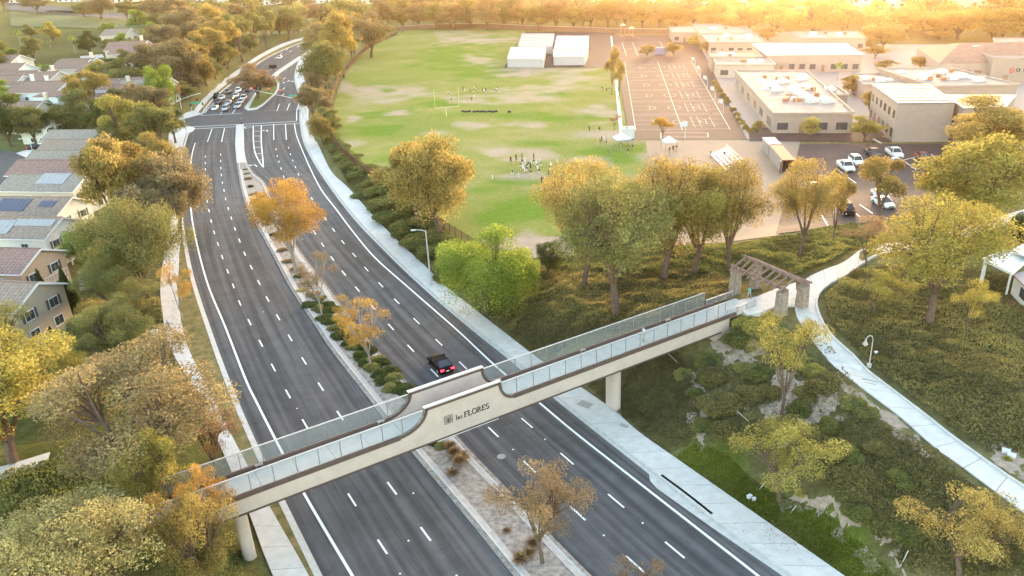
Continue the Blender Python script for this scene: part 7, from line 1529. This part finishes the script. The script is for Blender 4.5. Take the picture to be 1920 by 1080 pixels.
for i, (x, y, c) in enumerate([(1105, 248, 'navy'), (1116, 250, 'beige'), (1124, 250, 'black'), (1128, 268, 'red'), (1133, 268, 'white'), (1125, 274, 'maroon'), (1137, 272, 'grey'), (1164, 279, 'black'), (1178, 283, 'red'), (1186, 280, 'grey'), (1177, 292, 'black'), (1255, 290, 'maroon'), (1262, 286, 'black'), (1268, 285, 'red'), (1129, 172, 'black'), (1137, 174, 'red'), (1142, 173, 'black'), (1332, 296, 'maroon'), (1358, 298, 'black'), (1334, 222, 'maroon'), (1146, 292, 'grey')]):
    person(x, y, 'stand', c, ('black', 'beige', 'grey')[i % 3], 'onlooker in %s top at the right side of the field, %s in order' % (c, ORD[i]), 'onlookers beside the field', rz=random.uniform(0, 6), h=1.7)

# ---------------------------------------------------------------- lamps, signals, boxes
M_GALV = mat('galvanised_steel', (.55, .55, .55), .45, .06, 3, metal=.3); M_LENS = mat('lamp_lens', (.75, .74, .70), .3, .05, 3)
def cobra(px, py, ytop, armpx, lab, z=None, double=False):
    p = G(px, py) if z is None else at(px, py, z); top = z_for(p, ytop); H_ = top-p[2]
    q = at(*armpx, top); d = np.array([q[0]-p[0], q[1]-p[1]]); t = thing('street_lamp', lab, 'street lamp', p)
    MB().tube([(0, 0, -.1), (0, 0, H_*.5), (0, 0, H_)], [.13, .11, .08], 8).build('pole', M_GALV, t); MB().tube([(0, 0, -.1), (0, 0, .25)], .22, 10).build('base', M_KERB, t)
    for sgn_ in ((1, -1) if double else (1,)):
        e = d*sgn_; MB().tube([(0, 0, H_-.15), (e[0]*.3, e[1]*.3, H_+.1), (e[0]*.8, e[1]*.8, H_+.2)], .05, 6).build('arm', M_GALV, t)
        hd = MB().bar((e[0]*.75, e[1]*.75, H_+.2), (e[0]*1.1, e[1]*1.1, H_+.18), .3, .14).build('lamp_head', M_GALV, t); MB().bar((e[0]*.85, e[1]*.85, H_+.11), (e[0]*1.05, e[1]*1.05, H_+.1), .2, .04).build('lens', M_LENS, hd)
    return t
cobra(808, 534, 432, (773, 434), 'tall grey street lamp on the right pavement', z=.15)
cobra(573, 340, 262, (562, 262), 'slim lamp post on the right pavement above the bank gap', z=.15) if False else None
cobra(321, 212, 162, (309, 165), 'slim pale lamp post in front of the bright green weeping tree')
cobra(345, 318-0, 0, (0, 0), 'x') if False else None
cobra(66, 300, 260, (36, 262), 'bent-arm street lamp at the cul-de-sac')
cobra(586, 66, 36, (578, 38), 'tall double-arm street lamp at the top of the far road', double=True); cobra(618, 46, 20, (607, 24), 'tall street lamp beside the maroon tree at the top')
# gooseneck lamp by the footpath
p = G(1629, 688); H_ = z_for(p, 626)-p[2]; t = thing('path_lamp', 'gooseneck path lamp with bell shade beside the footpath', 'lamp', p)
MB().tube([(0, 0, -.2), (0, 0, .35)], .22, 10).build('base', M_KERB, t); MB().tube([(0, 0, 0), (0, 0, H_*.8)], [.06, .045], 8).build('pole', M_STAMP, t)
e = ray(1622, 640)-ray(1634, 640); e = np.array([e[0], e[1]]); e /= np.linalg.norm(e)
MB().tube([(0, 0, H_*.8)]+[(e[0]*(.34-.34*math.cos(a)), e[1]*(.34-.34*math.cos(a)), H_*.8+.55*math.sin(a)) for a in np.linspace(.2, 2.9, 10)], .04, 6).build('gooseneck', M_GALV, t)
MB().tube([(e[0]*.68, e[1]*.68, H_*.8+.15), (e[0]*.68, e[1]*.68, H_*.8-.05), (e[0]*.68, e[1]*.68, H_*.8-.35)], [.07, .13, .28], 14).build('lamp_shade', mat('cream_enamel', (.42, .36, .31), .5, .05, 2), t); MB().tube([(e[0]*.68, e[1]*.68, H_*.8-.5), (e[0]*.68, e[1]*.68, H_*.8-.32)], [.1, .2], 10).build('bulb', M_LENS, t)
# traffic signals
M_SIG = mat('black_signal_housing', (.02, .02, .02), .6, .1, 3); M_RED = emis('red_signal', (1, .02, .03), 2.5); M_OFF = mat('dark_lens', (.04, .03, .02), .4, .1, 3); M_GSIGN = mat('green_street_sign', (.05, .38, .26), .5, .05, 3)
def signal_head(par, c, face, sc_=1.0):
    hd = MB().box(c, (.36*sc_, .30*sc_, 1.05*sc_), rz=face).build('signal_head', M_SIG, par); fx_, fy_ = math.sin(face), -math.cos(face)
    for k, m in enumerate((M_RED, M_OFF, M_OFF)):
        z = c[2]+(.33-.33*k)*sc_; MB().tube([(c[0]+fx_*.14*sc_, c[1]+fy_*.14*sc_, z), (c[0]+fx_*.2*sc_, c[1]+fy_*.2*sc_, z)], .14*sc_, 10).build('lamp', m, hd)
def mast(px, py, ytop, lab, arm=None, heads=(), lamp=None, sign=None):
    p = at(px, py, .15); top = z_for(p, ytop); H_ = top-.15; t = thing('traffic_signal', lab, 'traffic signal', p)
    MB().tube([(0, 0, -.1), (0, 0, H_)], [.16, .10], 8).build('pole', M_GALV, t)
    if lamp: q = at(*lamp, top+.4); MB().tube([(0, 0, H_-.2), ((q[0]-p[0])*.6, (q[1]-p[1])*.6, H_+.25), (q[0]-p[0], q[1]-p[1], H_+.3)], .06, 6).build('lamp_arm', M_GALV, t); MB().box((q[0]-p[0], q[1]-p[1], H_+.3), (.9, .35, .14)).build('lamp_head', M_GALV, t)
    if arm: za = arm[2]; q = at(arm[0], arm[1], za); MB().tube([(0, 0, za-.3), (q[0]-p[0], q[1]-p[1], za-.15)], [.09, .05], 6).build('signal_arm', M_GALV, t)
    for hx, hy, hz in heads: q = at(hx, hy, hz); signal_head(t, (q[0]-p[0], q[1]-p[1], hz-.15), 0.0)
    if sign: q = at(sign[0], sign[1], sign[2]); MB().box((q[0]-p[0], q[1]-p[1], sign[2]), (2.4, .06, .5)).build('street_sign', M_GSIGN, t)
mast(569, 222, 154, 'signal mast with long arm over the far carriageway', arm=(470, 168, 6.0), heads=((473, 167.5, 5.9), (504, 168.5, 5.9), (526, 171.5, 5.9)), lamp=(548, 152), sign=(549, 180, 5.0)); 
mast(349, 244, 186, 'signal pole with lamp arm at the near left corner', heads=((342, 207, 4.6),), lamp=(373, 175))
mast(573, 214, 180, 'short signal pole on the right pavement by the crossing', heads=((569.5, 184, 4.0),))
for i, (x, y, yt) in enumerate([(361, 214, 194), (382, 204, 192), (374, 208, 184)]):
    p = at(x, y, .15); H_ = max(2.2, z_for(p, yt)-.15); t = thing('signal_post', 'short crossing signal post on the far left corner, %s from the left' % ORD[i], 'signal post', p, 0, 'short signal posts at the far left corner'); MB().tube([(0, 0, 0), (0, 0, H_)], .07, 6).build('pole', M_GALV, t); hd = MB().box((0, -.1, H_-.5), (.4, .3, .9)).build('signal_head', M_SIG, t); MB().box((0, -.27, H_-.3), (.25, .04, .25)).build('lens', M_OFF, hd)
p = at(370, 211, .15); t = thing('street_name_sign', 'green street name sign at the far left corner', 'sign', p); MB().tube([(0, 0, 0), (0, 0, 3)], .05, 6).build('pole', M_GALV, t); MB().box((0, -.05, 3.1), (3.0, .06, .6)).build('plate', M_GSIGN, t)
p = at(513, 132, .2); t = thing('information_sign', 'black sign board at the tip of the traffic island', 'sign', p); MB().box((0, 0, 1.6), (3.4, .15, 1.6)).build('board', M_BLKP, t)
for x in (-1.2, 1.2): MB().tube([(x, 0, 0), (x, 0, .9)], .06, 6).build('post', M_GALV, t)
# utility boxes, stakes, hydrant, covers
def ubox(px, py, w_, h_, lab, m=M_WHITE, rz=0.0):
    t = thing('utility_box', lab, 'utility box', G(px, py), rz); MB().box((0, 0, h_/2), (w_, w_*.7, h_), top=.94).build('body', m, t); MB().box((0, 0, h_+.03), (w_*1.06, w_*.75, .07)).build('lid', m, t)
ubox(294, 640, .8, 1.5, 'pale utility cabinet beside the left pavement'); ubox(1405, 934, .42, .25, 'small white valve box on the lawn', rz=.5); ubox(1413, 938, .3, .22, 'tiny white valve cap beside the valve box', rz=.2); ubox(1886, 848, .6, .2, 'white ground box left of two beside the footpath', rz=-.6); ubox(1896, 856, .6, .2, 'white ground box right of two beside the footpath', rz=-.6); ubox(1642, 664, .3, .25, 'small pale box behind the gooseneck lamp'); ubox(562, 206, .9, 1.4, 'pale signal cabinet by the right pavement')
for i, (a, b) in enumerate([((1250, 666), (1270, 684)), ((1297, 704), (1306, 713)), ((1379, 774), (1404, 796))]):
    P0, P1 = G(*a), G(*b); tag(MB().tube([P0+[0, 0, .35], P1+[0, 0, .3]], .04, 6).build('irrigation_pipe', M_STAMP), 'exposed pale irrigation pipe on the sandy slope, %s going down' % ORD[i], 'pipe', 'irrigation pipes on the slope')
for i, (x, y, yt) in enumerate([(1688, 1062, 1034), (1424, 918, 906), (1482, 962, 950)]):
    P0 = G(x, y); tag(MB().tube([P0, P0+np.array([.5, .2, 1.3 if i == 0 else .6])], .03, 6).build('marker_stake', M_WHITE), 'leaning white marker stake near the lawn, %s by size' % ORD[i], 'stake', 'white stakes near the lawn')
M_CGREY = mat('brown_grey_cover', (.33, .30, .27), .8, .2, 4)
for x0, y0, w_, h_, lab in ((1097, 758, 1.5, 1.1, 'large'), (1170, 798, .9, .5, 'small')):
    p = at(x0, y0, .155); MB().box((p[0], p[1], .156), (w_, h_, .012), rz=R(140)).build('access_cover', M_CGREY, road_r)
p = at(1420, 580, 6.7)
M_LITTER = mat('pale_leaf_litter', (.60, .50, .28), .9, .2, 3)
r3 = np.random.default_rng(77); lq = []
for cx, cy, n_, sx, sy in ((1470, 1000, 260, 90, 50), (866, 582, 260, 20, 18), (330, 560, 260, 12, 60), (430, 870, 200, 30, 60), (650, 620, 120, 12, 40)):
    for _ in range(n_):
        x, y = cx+r3.normal()*sx*.5, cy+r3.normal()*sy*.5; p = G(x, y); 
        if p[2] < .05: p = at(x, y, .16)
        lq.append(p+np.array([0, 0, .05]))
lt = quads_mesh('leaf_litter', leaf_quads(np.array(lq), .11, .7, .9, 0, r3), r3.random(len(lq)), LEAF['rust']); tag(link('leaf_litter', lt), 'scattered fallen leaves along pavements and lawn', kind='stuff')
# ---------------------------------------------------------------- haze: the evening air, one even box
hm = bpy.data.materials.new('evening_haze'); hm.use_nodes = True; N = hm.node_tree.nodes; N.remove(N['Principled BSDF'])
pv = N.new('ShaderNodeVolumePrincipled'); pv.inputs['Color'].default_value = (1.0, .78, .60, 1); pv.inputs['Density'].default_value = HAZE; pv.inputs['Anisotropy'].default_value = HAZE_G
hm.node_tree.links.new(pv.outputs[0], N['Material Output'].inputs['Volume'])
hz = MB().box((-100, 1150, 29), (4700, 2400, 62)).build('haze', hm); tag(hz, 'thin evening haze over the whole place', kind='stuff')
